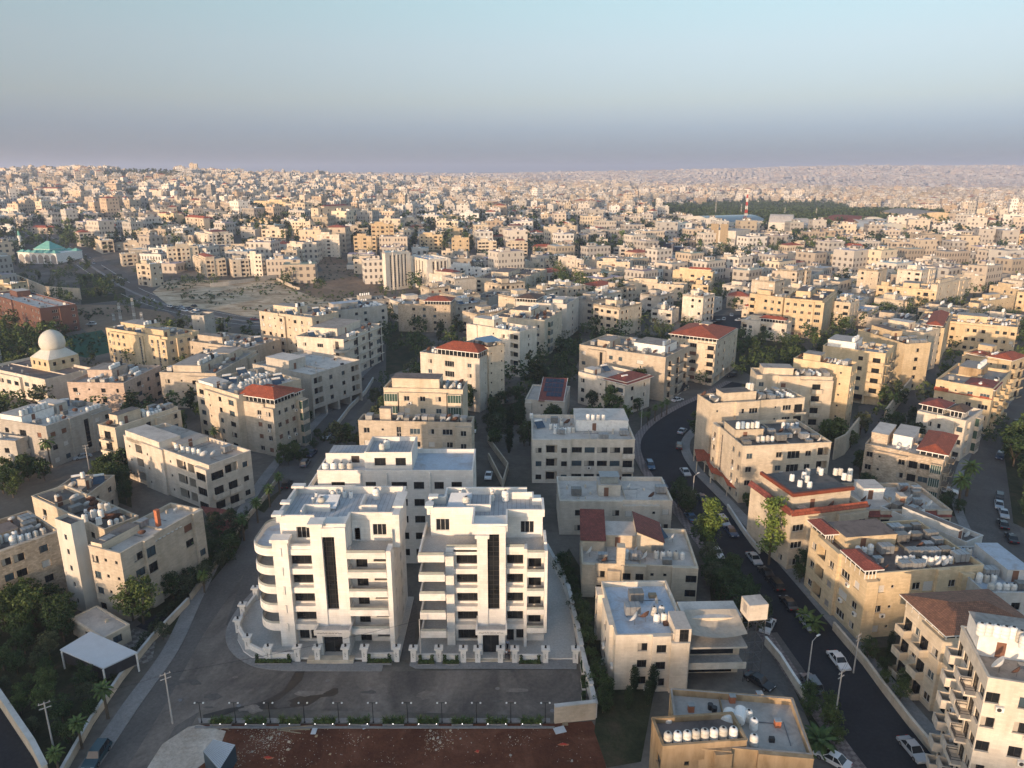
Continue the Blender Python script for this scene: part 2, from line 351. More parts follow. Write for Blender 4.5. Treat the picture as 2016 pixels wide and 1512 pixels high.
def tag(o, label=None, cat=None, group=None, kind=None):
    if label: o['label'] = label
    if cat: o['category'] = cat
    if group: o['group'] = group
    if kind: o['kind'] = kind
    return o
def thing(name, label, cat, loc, rz=0, group=None): return tag(link(name, None, None, loc, rz), label, cat, group)
CACHE = {}
def cached(key, fn):
    if key not in CACHE: CACHE[key] = fn()
    return CACHE[key]
def scrx(p):
    x, y, z = p; return x/max(1, y*cP+(CAMH-z)*sP)
NUM = 'one two three four five six seven eight nine ten eleven twelve thirteen fourteen fifteen sixteen seventeen eighteen nineteen twenty'.split()
def card(n): return NUM[n-1] if n <= 20 else str(n)
def ordi(k):
    w = ['first','second','third','fourth','fifth','sixth','seventh','eighth','ninth','tenth','eleventh','twelfth','thirteenth','fourteenth','fifteenth','sixteenth','seventeenth','eighteenth','nineteenth','twentieth']
    if k <= 20: return w[k-1]
    s = {1:'st',2:'nd',3:'rd'}.get(k % 10, 'th') if k % 100 not in (11,12,13) else 'th'
    return '%d%s' % (k, s)
def ranks(items, pos):
    """left-to-right rank in the picture, hyphenated"""
    idx = sorted(range(len(items)), key=lambda i: scrx(pos(items[i]))); n = len(items); out = ['']*n
    for k, i in enumerate(idx):
        out[i] = '' if n == 1 else ('left of two' if k == 0 else 'right of two') if n == 2 else 'leftmost of %s' % card(n) if k == 0 else 'rightmost of %s' % card(n) if k == n-1 else '%s-from-left of %s' % (ordi(k+1), card(n))
    return out
# ------------------------------------------------------------------ building kit
ALLB = []       # footprints and data of every building thing
TANKS = []; DISHES = []; PANELS = []; METALBOX = []
def win_mesh(wd, ht, st, fr='frame_dark', sill='w_ivory'):
    """window in its opening: frame, panes, shutter, sill; faces -y, bottom centre at origin"""
    def mk():
        b = MB(); h = wd/2; f = .06
        b.poly([(-h,.04,0),(h,.04,0),(h,.04,ht),(-h,.04,ht)], 'glass_blue' if st == 'b' else 'glass_green' if st == 'g' else 'glass')
        b.box(-h, h, -.02, .03, 0, f, fr); b.box(-h, h, -.02, .03, ht-f, ht, fr); b.box(-h, -h+f, -.02, .03, f, ht-f, fr); b.box(h-f, h, -.02, .03, f, ht-f, fr)
        if st == 'c': b.poly([(-h,.036,0),(-h+wd*.42,.036,0),(-h+wd*.42,.036,ht),(-h,.036,ht)], 'fabric')
        n = 1 if wd < 1 else 2 if wd < 2.2 else 3 if wd < 3.2 else 4
        for k in range(1, n): x = -h+wd*k/n; b.box(x-.03, x+.03, -.015, .03, f, ht-f, fr)
        if ht > 2.8:
            z = 1.2
            while z < ht-.5: b.box(-h+f, h-f, -.012, .03, z-.05, z+.05, fr); z += 1.15
        if st in 'WHBGN':
            m = {'W':'shut_white','H':'shut_white','B':'shut_brown','G':'shut_grey','N':'shut_brown'}[st]
            zb = ht*.45 if st in 'HN' else f
            z = zb
            while z < ht-f-.01: b.box(-h+f, h-f, -.05, -.025, z, min(z+.12, ht-f), m); z += .14
        if wd > .9 and ht < 2: b.box(-h-.08, h+.08, -.27, -.03, -.08, -.004, sill)
        return b.mesh('window')
    return cached(('win', round(wd,2), round(ht,2), st, fr, sill), mk)
def door_mesh(wd, ht):
    def mk():
        b = MB(); h = wd/2
        b.poly([(-h,.03,0),(h,.03,0),(h,.03,ht),(-h,.03,ht)], 'glass')
        for x in (-h+.04, 0, h-.04): b.box(x-.04, x+.04, -.02, .02, 0, ht, 'frame_dark')
        b.box(-h, h, -.025, .02, ht-.08, ht, 'frame_dark')
        return b.mesh('balcony_door')
    return cached(('door', round(wd,2), round(ht,2)), mk)
def balcony_mesh(wd, dp, kind, wall):
    def mk():
        b = MB(); h = wd/2
        b.box(-h, h, -dp, 0, -.25, 0, wall)
        if kind == 'solid':
            b.box(-h, h, -dp, -dp+.15, .001, 1.0, wall); b.box(-h, -h+.15, -dp+.15, 0, .001, 1.0, wall); b.box(h-.15, h, -dp+.15, 0, .001, 1.0, wall)
        else:
            b.box(-h, h, -dp, -dp+.12, .001, .35, wall)
            for z in (.6, .95): b.box(-h, h, -dp+.02, -dp+.07, z, z+.05, 'rail'); b.box(-h, -h+.05, -dp+.07, 0, z, z+.05, 'rail'); b.box(h-.05, h, -dp+.07, 0, z, z+.05, 'rail')
            x = -h+.05
            while x < h: b.box(x, x+.03, -dp+.03, -dp+.06, .35, .95, 'rail'); x += .22
        return b.mesh('balcony')
    return cached(('balc', round(wd,2), round(dp,2), kind, wall), mk)
def bay_mesh(wd, dp, ht, wall):
    def mk():
        b = MB(); h = wd/2
        b.box(-h, h, -dp, 0, -.25, .75, wall); b.box(-h, h, -dp, 0, ht, ht+.15, wall)
        b.box(-h+.06, h-.06, -dp+.06, 0, .75, ht, 'glass_green')
        for k in range(6): x = -h+.05+(wd-.1)*k/5; b.box(x-.04, x+.04, -dp+.02, -dp+.09, .75, ht, 'frame')
        return b.mesh('glazed_balcony')
    return cached(('bay', round(wd,2), round(dp,2), wall), mk)
def ac_mesh():
    def mk():
        b = MB(); b.box(-.42, .42, -.42, -.06, 0, .62, 'white_paint'); b.lathe([(.25, 0), (.25, .02)], 12, 'rail')
        i = len(b.v)-24
        for k in range(24): x, y, z = b.v[i+k]; b.v[i+k] = (x-.08, -.42-z, y+.31)
        b.box(-.35, -.3, -.4, 0, -.06, 0, 'metal'); b.box(.3, .35, -.4, 0, -.06, 0, 'metal')
        return b.mesh('air_conditioner')
    return cached('ac', mk)
WDIM = {'w':(1.45,1.35,.95,.16), 'W':(2.5,1.45,.85,.16), 's':(.6,.6,1.6,.14), 'n':(.8,1.3,.95,.14), 'D':(3.4,1.9,.5,.18)}
def wall_face(root, mb, o, u, L, z0, nf, fh, ztop, pat, wall, rg, single=False, gf=None, shut='', ac=.1, fr='frame_dark'):
    """one facade: pattern string of columns repeated over the storeys. Openings cut in mb, fittings added as parts of root"""
    ops = []; fit = []
    pats = pat.split('/') if pat else ['']
    ang = math.atan2(u[1], u[0])
    for f in range(nf):
        p = gf if (f == 0 and gf is not None) else pats[min(len(pats)-1, nf-1-f)] if len(pats) > 1 else pats[0]
        if not p: continue
        n = len(p); cw = L/n; zb = z0+f*fh
        for k, c in enumerate(p):
            xc = cw*(k+.5)
            if c in '. ': continue
            if c in WDIM:
                wd, ht, sl, dp = WDIM[c]; wd = min(wd, cw*.85)
                bm = 'interior'
                if single: bm = 'glass' if rg.random() > .3 or not shut else ('shut_white' if 'W' in shut or 'H' in shut else 'shut_brown')
                ops.append((xc-wd/2, xc+wd/2, zb+sl, zb+sl+ht, dp+ (0 if single else .1), bm if single else 'interior'))
                st = rg.choice('aaacb'+shut) if c != 's' else 'a'
                fit.append(('window', cached_w(wd, ht, st, fr, wall), xc, zb+sl, dp))
                if c != 's' and rg.random() < ac: fit.append(('air_conditioner', ac_mesh(), xc+wd/2+.1 if rg.random() < .5 else xc, zb+.15, -.02))
            elif c in 'lL':
                wd = min(3.6 if c == 'L' else 2.7, cw*.9); d = 1.5
                ops.append((xc-wd/2, xc+wd/2, zb+.95 if single else zb+.12, zb+fh-.45, d if not single else .7, wall if not single else 'interior'))
                if not single:
                    fit.append(('balcony_door', door_mesh(min(2.2, wd*.7), 2.2), xc-.2*wd*.3, zb+.13, d-.05))
                    fit.append(('balcony_parapet', cached(('bp', round(wd,2), wall), lambda: par_mesh(wd, wall)), xc, zb+.12, .02))
            elif c in 'bBgr':
                wd = min(3.6 if c != 'B' else 4.6, cw*.95)
                if c == 'g':
                    ops.append((xc-1, xc+1, zb+.3, zb+fh-.5, .2, 'glass'))
                    fit.append(('glazed_balcony', bay_mesh(wd, 1.1, fh-.5, wall), xc, zb+.05, 0))
                else:
                    ops.append((xc-min(1.2, wd*.4), xc+min(1.2, wd*.4), zb+.12, zb+2.35, .25, 'interior'))
                    fit.append(('balcony_door', door_mesh(min(2.4, wd*.8), 2.22), xc, zb+.125, .12))
                    fit.append(('balcony', balcony_mesh(wd, 1.3, 'rail' if c == 'r' else 'solid', wall), xc, zb+.05, 0))
            elif c == 'p':
                ops.append((xc-cw*.42, xc+cw*.42, zb+.02, zb+fh-.4, 5 if not single else 2, 'interior'))
            elif c == 't' and f == 0:
                wd = min(1.1, cw*.7); ht = nf*fh-2.2
                ops.append((xc-wd/2, xc+wd/2, zb+1.6, zb+1.6+ht, .2, 'glass' if single else 'interior'))
                fit.append(('stair_window', cached_w(wd, ht, 'a', fr, wall), xc, zb+1.6, .15))
            elif c == 'T' and f == 0:
                wd = min(1.5, cw*.6); ht = nf*fh-2.5
                ops.append((xc-wd/2, xc+wd/2, zb+1.8, zb+1.8+ht, .35, 'glass'))
                if not single: fit.append(('stair_window', cached_w(wd, ht, 'a', fr, wall), xc, zb+1.8, .28))
    nx, ny = u[1], -u[0]; ops = [q for q in ops if q[3] < ztop-.05]; zb_ = z0-3 if z0 < 1 else z0
    # projecting bays: runs of columns that stand forward of the wall
    cols = pats[0] if pats else ''; n = max(1, len(cols)); cw = L/n; segs = []; i = 0
    if len(cols) >= 4 and len(set(len(p) for p in pats)) == 1 and L > 9 and not gf:
        while i < n:
            k = rg.choice((1, 1, 2, 2, 3)); k = min(k, n-i); segs.append((i*cw, (i+k)*cw, (.55 if rg.random() < .5 else .9) if (len(segs) % 2 == rg.choice((0, 1))) else 0)); i += k
    else: segs = [(0, L, 0)]
    def offat(x):
        for a, b, d in segs:
            if a-1e-6 <= x <= b+1e-6: return d
        return 0
    for a, b, d in segs:
        oo = (o[0]+u[0]*a+nx*d, o[1]+u[1]*a+ny*d); sg = [(q[0]-a, q[1]-a)+tuple(q[2:]) for q in ops if a-1e-6 <= (q[0]+q[1])/2 <= b+1e-6]
        zt = ztop if d < .7 else ztop-.95
        sg = [(max(.02, q[0]), min(b-a-.02, q[1]), q[2], q[3], q[4]+0, q[5]) for q in sg if q[3] < zt]
        mb.facade(oo, u, b-a, zb_, zt, sg, wall)
        if d:
            for x in (0, b-a):
                p0 = (oo[0]+u[0]*x, oo[1]+u[1]*x); p1 = (p0[0]-nx*d, p0[1]-ny*d); q = [(*p0, zb_), (*p1, zb_), (*p1, zt), (*p0, zt)]; mb.poly(q if x == 0 else q[::-1], wall)
            p0, p1 = oo, (oo[0]+u[0]*(b-a), oo[1]+u[1]*(b-a)); mb.poly([(*p0, zt), (*p1, zt), (p1[0]-nx*d, p1[1]-ny*d, zt), (p0[0]-nx*d, p0[1]-ny*d, zt)], wall)
            if zt < ztop: p0 = (oo[0]-nx*d, oo[1]-ny*d); mb.facade(p0, u, b-a, zt, ztop, [], wall)
        # coping and a string course
        def strip(z, h, t):
            e0 = .0; P = [(oo[0]+u[0]*x+nx*y, oo[1]+u[1]*x+ny*y) for x, y in ((-.0, t), (b-a, t), (b-a, .003), (0, .003))]; mb.prism(P, z, z+h, wall)
        strip(zt-.14, .15, .09)
        if not single and nf > 1: strip(z0+fh-.1, .12, .06)
    if single: return
    for nm, me, xc, z, d in fit:
        d = d-offat(xc)
        if z > ztop-.6: continue
        link(nm, me, root, (o[0]+u[0]*xc-nx*d, o[1]+u[1]*xc-ny*d, z), ang)
def par_mesh(wd, wall):
    b = MB(); b.box(-wd/2, wd/2, 0, .14, 0, .95, wall); return b.mesh('balcony_parapet')
def cached_w(wd, ht, st, fr, wall): return win_mesh(wd, ht, st, fr, wall)
def stairhead(root, x0, x1, y0, y1, z, h, wall, roof):
    b = MB(); b.box(x0, x1, y0, y1, z, z+h, wall, roof, False); b.box(x0-.1, x1+.1, y0-.1, y1+.1, z+h+.002, z+h+.12, wall, roof)
    o = b.build('stairhead', root)
    xm = x0+(x1-x0)*.35; d = MB(); d.box(xm-.5, xm+.5, y0-.04, y0-.003, z+.05, z+2.1, 'shut_brown'); d.build('door', o)
def hip_mesh(b, x0, x1, y0, y1, z, rise, m, under='white_paint'):
    lx, ly = x1-x0, y1-y0; t = min(lx, ly)/2
    if lx >= ly: r0 = (x0+t*.95, (y0+y1)/2, z+rise); r1 = (x1-t*.95, (y0+y1)/2, z+rise)
    else: r0 = ((x0+x1)/2, y0+t*.95, z+rise); r1 = ((x0+x1)/2, y1-t*.95, z+rise)
    A, B, C, D = (x0,y0,z), (x1,y0,z), (x1,y1,z), (x0,y1,z); sl = math.hypot(t, rise)
    def F(ps, e0, e1):
        d = Vector(e1)-Vector(e0); L = d.length; d.normalize(); uv = []
        for p in ps:
            q = Vector(p)-Vector(e0); a = q.dot(d); uv.append((a, (q-d*a).length))
        b.poly(ps, m, uv)
    if lx >= ly: F([A,B,r1,r0], A, B); F([B,C,r1], B, C); F([C,D,r0,r1], C, D); F([D,A,r0], D, A)
    else: F([A,B,r0], A, B); F([B,C,r1,r0], B, C); F([C,D,r1], C, D); F([D,A,r0,r1], D, A)
    b.box(x0+.02, x1-.02, y0+.02, y1-.02, z-.22, z-.01, under)
def frame(A, B, C, zs, base=None, floors=None, fh=3.3, par=.9, T=None):
    """solve footprint from three roof corners (photo points) and a base point or storey count"""
    if T: A, B, C = T(A), T(B), T(C)
    if floors is None:
        if T: base = T((0, base))[1]
        v = (base-756)/FPX
        t = 60.0
        # near base on the ground straight below the corner: same ground distance
        y = pt(A[0], base, 0)[1]; g = ter(*pt(A[0], base, 0)); H = h_at(A[1], y)-g
        nf = max(1, round((H-par)/fh))
        # keep exact height, let storey height absorb the rest
        fh = min(3.9, max(2.9, (H-par)/nf)); H = fh*nf+par
    else: nf = floors; H = fh*nf+par
    a = pt(A[0], A[1], H); b = pt(B[0], B[1], H); c = pt(C[0], C[1], H)
    va = Vector(b)-Vector(a); vc = Vector(c)-Vector(a)
    if vc.length >= va.length:
        ux = vc.normalized(); uy = Vector((-ux.y, ux.x)); D = max(3., va.dot(uy)); W = vc.length
    else:
        uy = va.normalized(); ux = Vector((uy.y, -uy.x)); W = max(3., vc.dot(ux)); D = va.length
    return a, math.atan2(ux.y, ux.x), W, D, nf, fh, H
def bld(short, label, A, B, C, base=None, floors=None, wall='w_cream', roof='r_grey', fc='wWw', fa='ww', fb='', fd='', gc=None, ga=None,
        pent=None, tanks=6, hip=None, cat='apartment block', name='apartment_building', group=None, T=None, par=.9, fh=3.3, shut='', W=None, D=None, single=False,
        boxes=2, dish=2, panel=0, ac=.08, fr='frame_dark', trim=None, blocks=(), rail=False):
    """fc = pattern on the face A-C, fa on the face B-A"""
    rg = random.Random(hash_(short))
    if fr == 'frame_dark' and rg.random() < .4: fr = rg.choice(['frame', 'shut_grey'])
    a, ang, w_, d_, nf, fh, H = frame(A, B, C, None, base, floors, fh, par, T)
    Wd, Dp = W or w_, D or d_
    g = ter(*a)
    me_parts = MB()
    if single: root = bpy.data.objects.new(name, None)
    else: root = link(name, None, None, (a[0], a[1], g), ang)
    fn = dict(root=None if single else root, mb=me_parts, z0=0, nf=nf, fh=fh, ztop=H, wall=wall, rg=rg, single=single, shut=shut, ac=ac, fr=fr)
    wall_face(o=(0,0), u=(1,0), L=Wd, pat=fc, gf=gc, **fn)
    wall_face(o=(Wd,0), u=(0,1), L=Dp, pat=fb, **fn)
    wall_face(o=(Wd,Dp), u=(-1,0), L=Wd, pat=fd, **fn)
    wall_face(o=(0,Dp), u=(0,-1), L=Dp, pat=fa, gf=ga, **fn)
    th = .25; zr = H-par
    for (x0,y0,x1,y1) in ((0,0,Wd,th), (0,Dp-th,Wd,Dp), (0,th,th,Dp-th), (Wd-th,th,Wd,Dp-th)):
        me_parts.poly([(x0,y0,H),(x1,y0,H),(x1,y1,H),(x0,y1,H)], trim or wall)
    for p, q in (((th,th),(Wd-th,th)), ((Wd-th,th),(Wd-th,Dp-th)), ((Wd-th,Dp-th),(th,Dp-th)), ((th,Dp-th),(th,th))):
        me_parts.poly([(q[0],q[1],zr),(p[0],p[1],zr),(p[0],p[1],H),(q[0],q[1],H)], wall)
    rb = me_parts if single else MB()
    rb.poly([(th,th,zr),(Wd-th,th,zr),(Wd-th,Dp-th,zr),(th,Dp-th,zr)], roof)
    if pent is None: pent = [(.35,.45,.75,.9)] if min(Wd, Dp) > 7 else []
    # vents, pipe runs, patches and a dividing kerb on the roof deck
    for _ in range(int(Wd*Dp/(26 if not single else 60))):
        x, y = rg.uniform(1, Wd-1.6), rg.uniform(1, Dp-1.6); k = rg.random()
        if k < .4: s = rg.uniform(.25, .5); rb.box(x, x+s, y, y+s, zr+.001, zr+rg.uniform(.4, .9), wall)
        elif k < .6: rb.box(x, min(Wd-.4, x+rg.uniform(1.5, 5)), y, y+.08, zr+.001, zr+.1, 'metal')
        elif k < .8: rb.box(x, x+.08, y, min(Dp-.4, y+rg.uniform(1.5, 4)), zr+.001, zr+.1, 'metal')
        elif k < .92: a1 = rg.uniform(.6, 1.3); rb.box(x, x+a1, y, y+a1*.7, zr+.001, zr+rg.uniform(.3, .8), rg.choice(['galv','wood','rust','shut_grey','tank_black']))
        else: rb.tube((x, y, zr), (x, y, zr+2.4), .03, .02, 4, 'metal'); rb.box(x-.5, x+.5, y-.02, y+.02, zr+2.2, zr+2.24, 'metal')
    if Wd > 14 and not single: xk = Wd*rg.uniform(.4, .6); rb.box(xk, xk+.15, .3, Dp-.3, zr+.001, zr+.35, wall)
    ptop = []
    for q in pent:
        x0, y0, x1, y1 = q[0]*Wd, q[1]*Dp, q[2]*Wd, q[3]*Dp; h = q[4] if len(q) > 4 else 2.8
        x0 = max(x0, .3); y0 = max(y0, .3); x1 = min(x1, Wd-.3); y1 = min(y1, Dp-.3)
        pw = q[5] if len(q) > 5 else wall
        if single: me_parts.box(x0, x1, y0, y1, zr, zr+h, pw, roof, False)
        else: stairhead(root, x0, x1, y0, y1, zr+.003, h, pw, roof)
        ptop.append((x0, x1, y0, y1, zr+h+.13))
    if hip:
        for q in (hip if isinstance(hip, list) else [hip]):
            x0, y0, x1, y1 = q[0]*Wd, q[1]*Dp, q[2]*Wd, q[3]*Dp; lift = q[4]; rise = q[5]; mt = q[6]
            if lift > .5:
                hb = me_parts if single else MB()
                i = .35; hb.box(x0+i, x1-i, y0+i, y1-i, zr, zr+lift, wall if single else 'glass', None, False)
                if not single:
                    n = max(3, int((x1-x0)/1.4))
                    for k in range(n+1): x = x0+i+(x1-x0-2*i)*k/n; hb.box(x-.07, x+.07, y0+i-.06, y0+i+.02, zr, zr+lift-.01, 'white_paint')
                    n = max(3, int((y1-y0)/1.4))
                    for k in range(n+1): y = y0+i+(y1-y0-2*i)*k/n; hb.box(x0+i-.06, x0+i+.02, y-.07, y+.07, zr, zr+lift-.01, 'white_paint'); hb.box(x1-i-.02, x1-i+.06, y-.07, y+.07, zr, zr+lift-.01, 'white_paint')
                    hb.box(x0+i-.05, x1-i+.05, y0+i-.05, y1-i+.05, zr, zr+.8, wall, None, False)
                    hb.build('sunroom', root)
            hb = me_parts if single else MB()
            hip_mesh(hb, x0-.5, x1+.5, y0-.5, y1+.5, zr+lift+.23, rise, mt)
            if not single: hb.build('tiled_roof', root)
    for bk in blocks: bk(root, me_parts, Wd, Dp, H, zr)
    ca, sa = math.cos(ang), math.sin(ang)
    def Wp(x, y, z): return (a[0]+ca*x-sa*y, a[1]+sa*x+ca*y, g+z)
    if single:
        o = link(name, me_parts.mesh(name), None, (a[0], a[1], g), ang); bpy.data.objects.remove(root); root = o
    else:
        me_parts.build('wall', root); rb.build('roof', root)
    tag(root, label, cat, group)
    e = dict(root=root, short=short, a=a, ang=ang, W=Wd, D=Dp, H=H, zr=zr, g=g, W2=Wp, ptop=ptop, c=Wp(Wd/2, Dp/2, 0), rg=rg)
    ALLB.append(e)
    roof_clutter(e, tanks, boxes, dish, panel)
    return e
def hash_(s):
    h = 7
    for c in s: h = (h*131+ord(c)) % 1000003
    return h
def roof_clutter(e, tanks, boxes, dish, panel):
    rg = e['rg']; W, D = e['W'], e['D']; used = [(x0-.5, x1+.5, y0-.5, y1+.5) for x0, x1, y0, y1, _ in e['ptop']]
    def free(x, y, r):
        if not (.6+r < x < W-.6-r and .6+r < y < D-.6-r): return False
        return all(not (u[0]-r < x < u[1]+r and u[2]-r < y < u[3]+r) for u in used)
    def spot(r, tries=40):
        for _ in range(tries):
            x = rg.uniform(1, W-1); y = rg.uniform(1, D-1)
            if free(x, y, r): used.append((x-r, x+r, y-r, y+r)); return x, y
        return None
    n = int(tanks*1.7); boxes = int(boxes*2.0+.5); dish = int(dish*2.0+.5); panel = panel+(1 if tanks > 3 and rg.random() < .5 else 0)
    if n and e['ptop'] and rg.random() < .5:
        x0, x1, y0, y1, z = e['ptop'][0]; k = min(n, int((x1-x0-.6)/1.2))
        for i in range(k): TANKS.append((e, e['W2'](x0+.9+i*1.2, y0+.9, z), rg.random(), rg.uniform(.85, 1.1)))
        n -= max(k, 0)
    while n > 0:
        m = min(n, rg.choice((3, 4, 5)))
        for _ in range(30):
            x = rg.uniform(1, W-1); y = rg.uniform(1, D-1); ok = all(free(x+i*1.2, y, .6) for i in range(m))
            if ok: break
        if ok:
            for i in range(m): TANKS.append((e, e['W2'](x+i*1.2, y, e['zr']+.003), rg.random(), rg.uniform(.85, 1.05)))
            used.append((x-.7, x+(m-1)*1.2+.7, y-.7, y+.7))
        n -= m
    for _ in range(boxes):
        s = spot(.9)
        if s: METALBOX.append((e, e['W2'](*s, e['zr']+.003), e['ang'], rg.random()))
    for _ in range(dish):
        s = spot(.6)
        if s: DISHES.append((e, e['W2'](*s, e['zr']+.003), rg.random(), rg.uniform(.5, 1.05)))
    for _ in range(panel):
        s = spot(1.2)
        if s: PANELS.append((e, e['W2'](*s, e['zr']+.003), rg.random()))
def ontop(e, pts, size=1.0, z=None):
    """water tanks at photo points on this roof"""
    zz = e['zr'] if z is None else z
    for px, py in pts:
        x, y = pt(px, py, zz) if e['g'] < 1 else e['c'][:2]
        TANKS.append((e, (x, y, e['g']+zz+.003), .3, size))
def lerp(p, q, n): return [(p[0]+(q[0]-p[0])*k/max(1, n-1), p[1]+(q[1]-p[1])*k/max(1, n-1)) for k in range(n)]
ZW = dict(Z1=(0,1000,2.954), Z2=(440,900,3.6), Z3=(800,900,3.6), Z4=(400,1260,5.04), Z5=(800,1260,5.04), Z6=(1160,1120,3.856), Z7=(1560,1100,3.669),
          Y1=(0,620,4.725), Y2=(0,880,3.781), Y3=(360,560,4.448), Y4=(680,560,4.2), Y5=(1000,620,4.448), Y6=(1040,900,4.448), Y7=(1380,780,4.2), Y8=(1600,560,3.779),
          X1=(0,320,4.4475), X2=(380,320,5.04), X3=(740,320,5.04), X4=(1100,310,4.383), X5=(1540,310,4.235), X6=(1100,560,3.36), X7=(1700,880,5.04), F=(0,0,1))
def TR(k):
    a, b, s = ZW[k]; return lambda p: (a+p[0]/s, b+p[1]/s)
# ------------------------------------------------------------------ ground sheets
ZC = [0]
def sheet(name, poly, dz, mat, T=None, kind='structure', label=None, tol=18, cat=None):
    ZC[0] += 1; dz += ZC[0]*.0006
    if T: poly = [T(p) for p in poly]
    P = [pt(*p) for p in poly]; bm = bmesh.new()
    f = bm.faces.new([bm.verts.new((x, y, 0)) for x, y in P]); bmesh.ops.triangulate(bm, faces=[f])
    if max(p[1] for p in P) > 480:
        for _ in range(7):
            es = [e for e in bm.edges if e.calc_length() > tol]
            if not es: break
            bmesh.ops.subdivide_edges(bm, edges=es, cuts=1); bmesh.ops.triangulate(bm, faces=bm.faces[:])
    for v in bm.verts: v.co.z = ter(v.co.x, v.co.y)+dz+(.25 if v.co.y > 480 else 0)
    bmesh.ops.recalc_face_normals(bm, faces=bm.faces[:])
    for f in bm.faces:
        if f.normal.z < 0: f.normal_flip()
    me = bpy.data.meshes.new(name); bm.to_mesh(me); bm.free(); me.materials.append(MATS[mat])
    return tag(link(name, me), label, cat, None, kind)
def smooth(pts, n=6):
    out = []
    for i in range(len(pts)-1):
        p0 = pts[max(0, i-1)]; p1 = pts[i]; p2 = pts[i+1]; p3 = pts[min(len(pts)-1, i+2)]
        for k in range(n):
            t = k/n; out.append(tuple(.5*((2*p1[j])+(-p0[j]+p2[j])*t+(2*p0[j]-5*p1[j]+4*p2[j]-p3[j])*t*t+(-p0[j]+3*p1[j]-3*p2[j]+p3[j])*t**3) for j in (0, 1)))
    return out+[tuple(pts[-1])]
def ribbon(name, pts, off0, off1, dz, mat, thick=0, world=False, T=None, kind='structure'):
    """strip along a line, between two sideways offsets in metres (positive = right of travel)"""
    ZC[0] += 1; dz += ZC[0]*.0006
    if not world: pts = [pt(*(T(p) if T else p)) for p in pts]
    pts = smooth(pts); mb = MB(); prev = None
    for i, p in enumerate(pts):
        a = pts[max(0, i-1)]; b = pts[min(len(pts)-1, i+1)]; d = Vector((b[0]-a[0], b[1]-a[1])).normalized(); nr = (d.y, -d.x)
        l = (p[0]+nr[0]*off0, p[1]+nr[1]*off0); r = (p[0]+nr[0]*off1, p[1]+nr[1]*off1)
        e = .25 if p[1] > 480 else 0
        cur = ((l[0], l[1], ter(*l)+dz+e), (r[0], r[1], ter(*r)+dz+e))
        if prev:
            mb.poly([prev[0], prev[1], cur[1], cur[0]], mat)
            if thick:
                for s in (0, 1):
                    q0, q1 = prev[s], cur[s]
                    mb.poly([q0, q1, (q1[0], q1[1], q1[2]-thick), (q0[0], q0[1], q0[2]-thick)], mat)
        prev = cur
    return tag(mb.build(name), None, None, None, kind)
def line_wall(name, label, pts, h, th, mat, cat='wall', T=None, world=False, cap=None, top=None, group=None, z0=-.3):
    if not world: pts = [pt(*(T(p) if T else p)) for p in pts]
    mb = MB(); c = MB()
    for a, b in zip(pts[:-1], pts[1:]):
        d = Vector((b[0]-a[0], b[1]-a[1])); L = d.length
        if L < .01: continue
        d /= L; n = (-d.y*th/2, d.x*th/2); z = ter(*a)
        q = [(a[0]-n[0], a[1]-n[1]), (b[0]-n[0]+d.x*th*.4, b[1]-n[1]+d.y*th*.4), (b[0]+n[0]+d.x*th*.4, b[1]+n[1]+d.y*th*.4), (a[0]+n[0], a[1]+n[1])]
        mb.prism(q, z+z0, z+h, mat)
        if cap:
            n = (n[0]*1.4, n[1]*1.4); q = [(a[0]-n[0], a[1]-n[1]), (b[0]-n[0], b[1]-n[1]), (b[0]+n[0], b[1]+n[1]), (a[0]+n[0], a[1]+n[1])]
            c.prism(q, z+h+.002, z+h+.1, cap)
    if cap:
        r = thing(name, label, cat, (pts[0][0], pts[0][1], 0), 0, group); o = mb.build('wall_body', r); k = c.build('coping', r)
        for x in (o, k): x.location = (-pts[0][0], -pts[0][1], 0)
        return r
    return tag(mb.build(name), label, cat, group)
# ------------------------------------------------------------------ ground
def terrain():
    us = np.linspace(-1.3, 1.3, 131); ys = np.concatenate([np.linspace(-700, 480, 40), np.linspace(500, 1600, 80), np.geomspace(1620, 14000, 110)])
    v = [(u*max(y, 900.0 if y < 400 else 420.0), y, 0) for y in ys for u in us]; v = [(x, y, ter(x, y)) for x, y, _ in v]
    n = len(us); f = [(j*n+i, j*n+i+1, (j+1)*n+i+1, (j+1)*n+i) for j in range(len(ys)-1) for i in range(n-1)]
    me = bpy.data.meshes.new('ground'); me.from_pydata(v, [], f); me.materials.append(MATS['g_ground']); me.materials.append(MATS['g_far'])
    me.polygons.foreach_set('material_index', [1 if v[q[0]][1] > 900 else 0 for q in f]); me.polygons.foreach_set('use_smooth', [True]*len(f))
    tag(link('ground', me), kind='structure')
terrain()
E_ = .012
def PX(*a): return [(a[i], a[i+1]) for i in range(0, len(a), 2)]
R1 = PX(200,1600, 262,1512, 340,1385, 410,1275, 452,1170, 490,1085, 530,1003, 585,915, 640,855, 700,785, 742,738, 775,705)
ribbon('road', R1, -4.6, 4.6, .02, 'g_asphalt_mid')
ribbon('pavement', R1, -7.2, -4.6, .12, 'g_pave', .15)
sheet('street', PX(300,1512, 345,1430, 395,1400, 480,1395, 1090,1410, 1160,1400, 1150,1318, 760,1322, 560,1317, 470,1290, 445,1230, 480,1130, 400,1250, 330,1380, 250,1512), .032, 'g_asphalt_old')
def wet(name, a): sheet(name, [(400+x/5.04, 1260+y/5.04) for x, y in a], .05, 'g_wet')
wet('wet_patch', PX(0,745, 250,680, 450,650, 590,610, 700,560, 800,500, 860,410, 920,310, 1010,310, 980,400, 910,470, 860,510, 760,590, 660,635, 800,620, 960,560, 1240,510, 1290,480, 1340,480, 1340,530, 1290,560, 1170,570, 1100,620, 1040,655, 700,690, 560,690, 340,700, 180,760, 0,780))
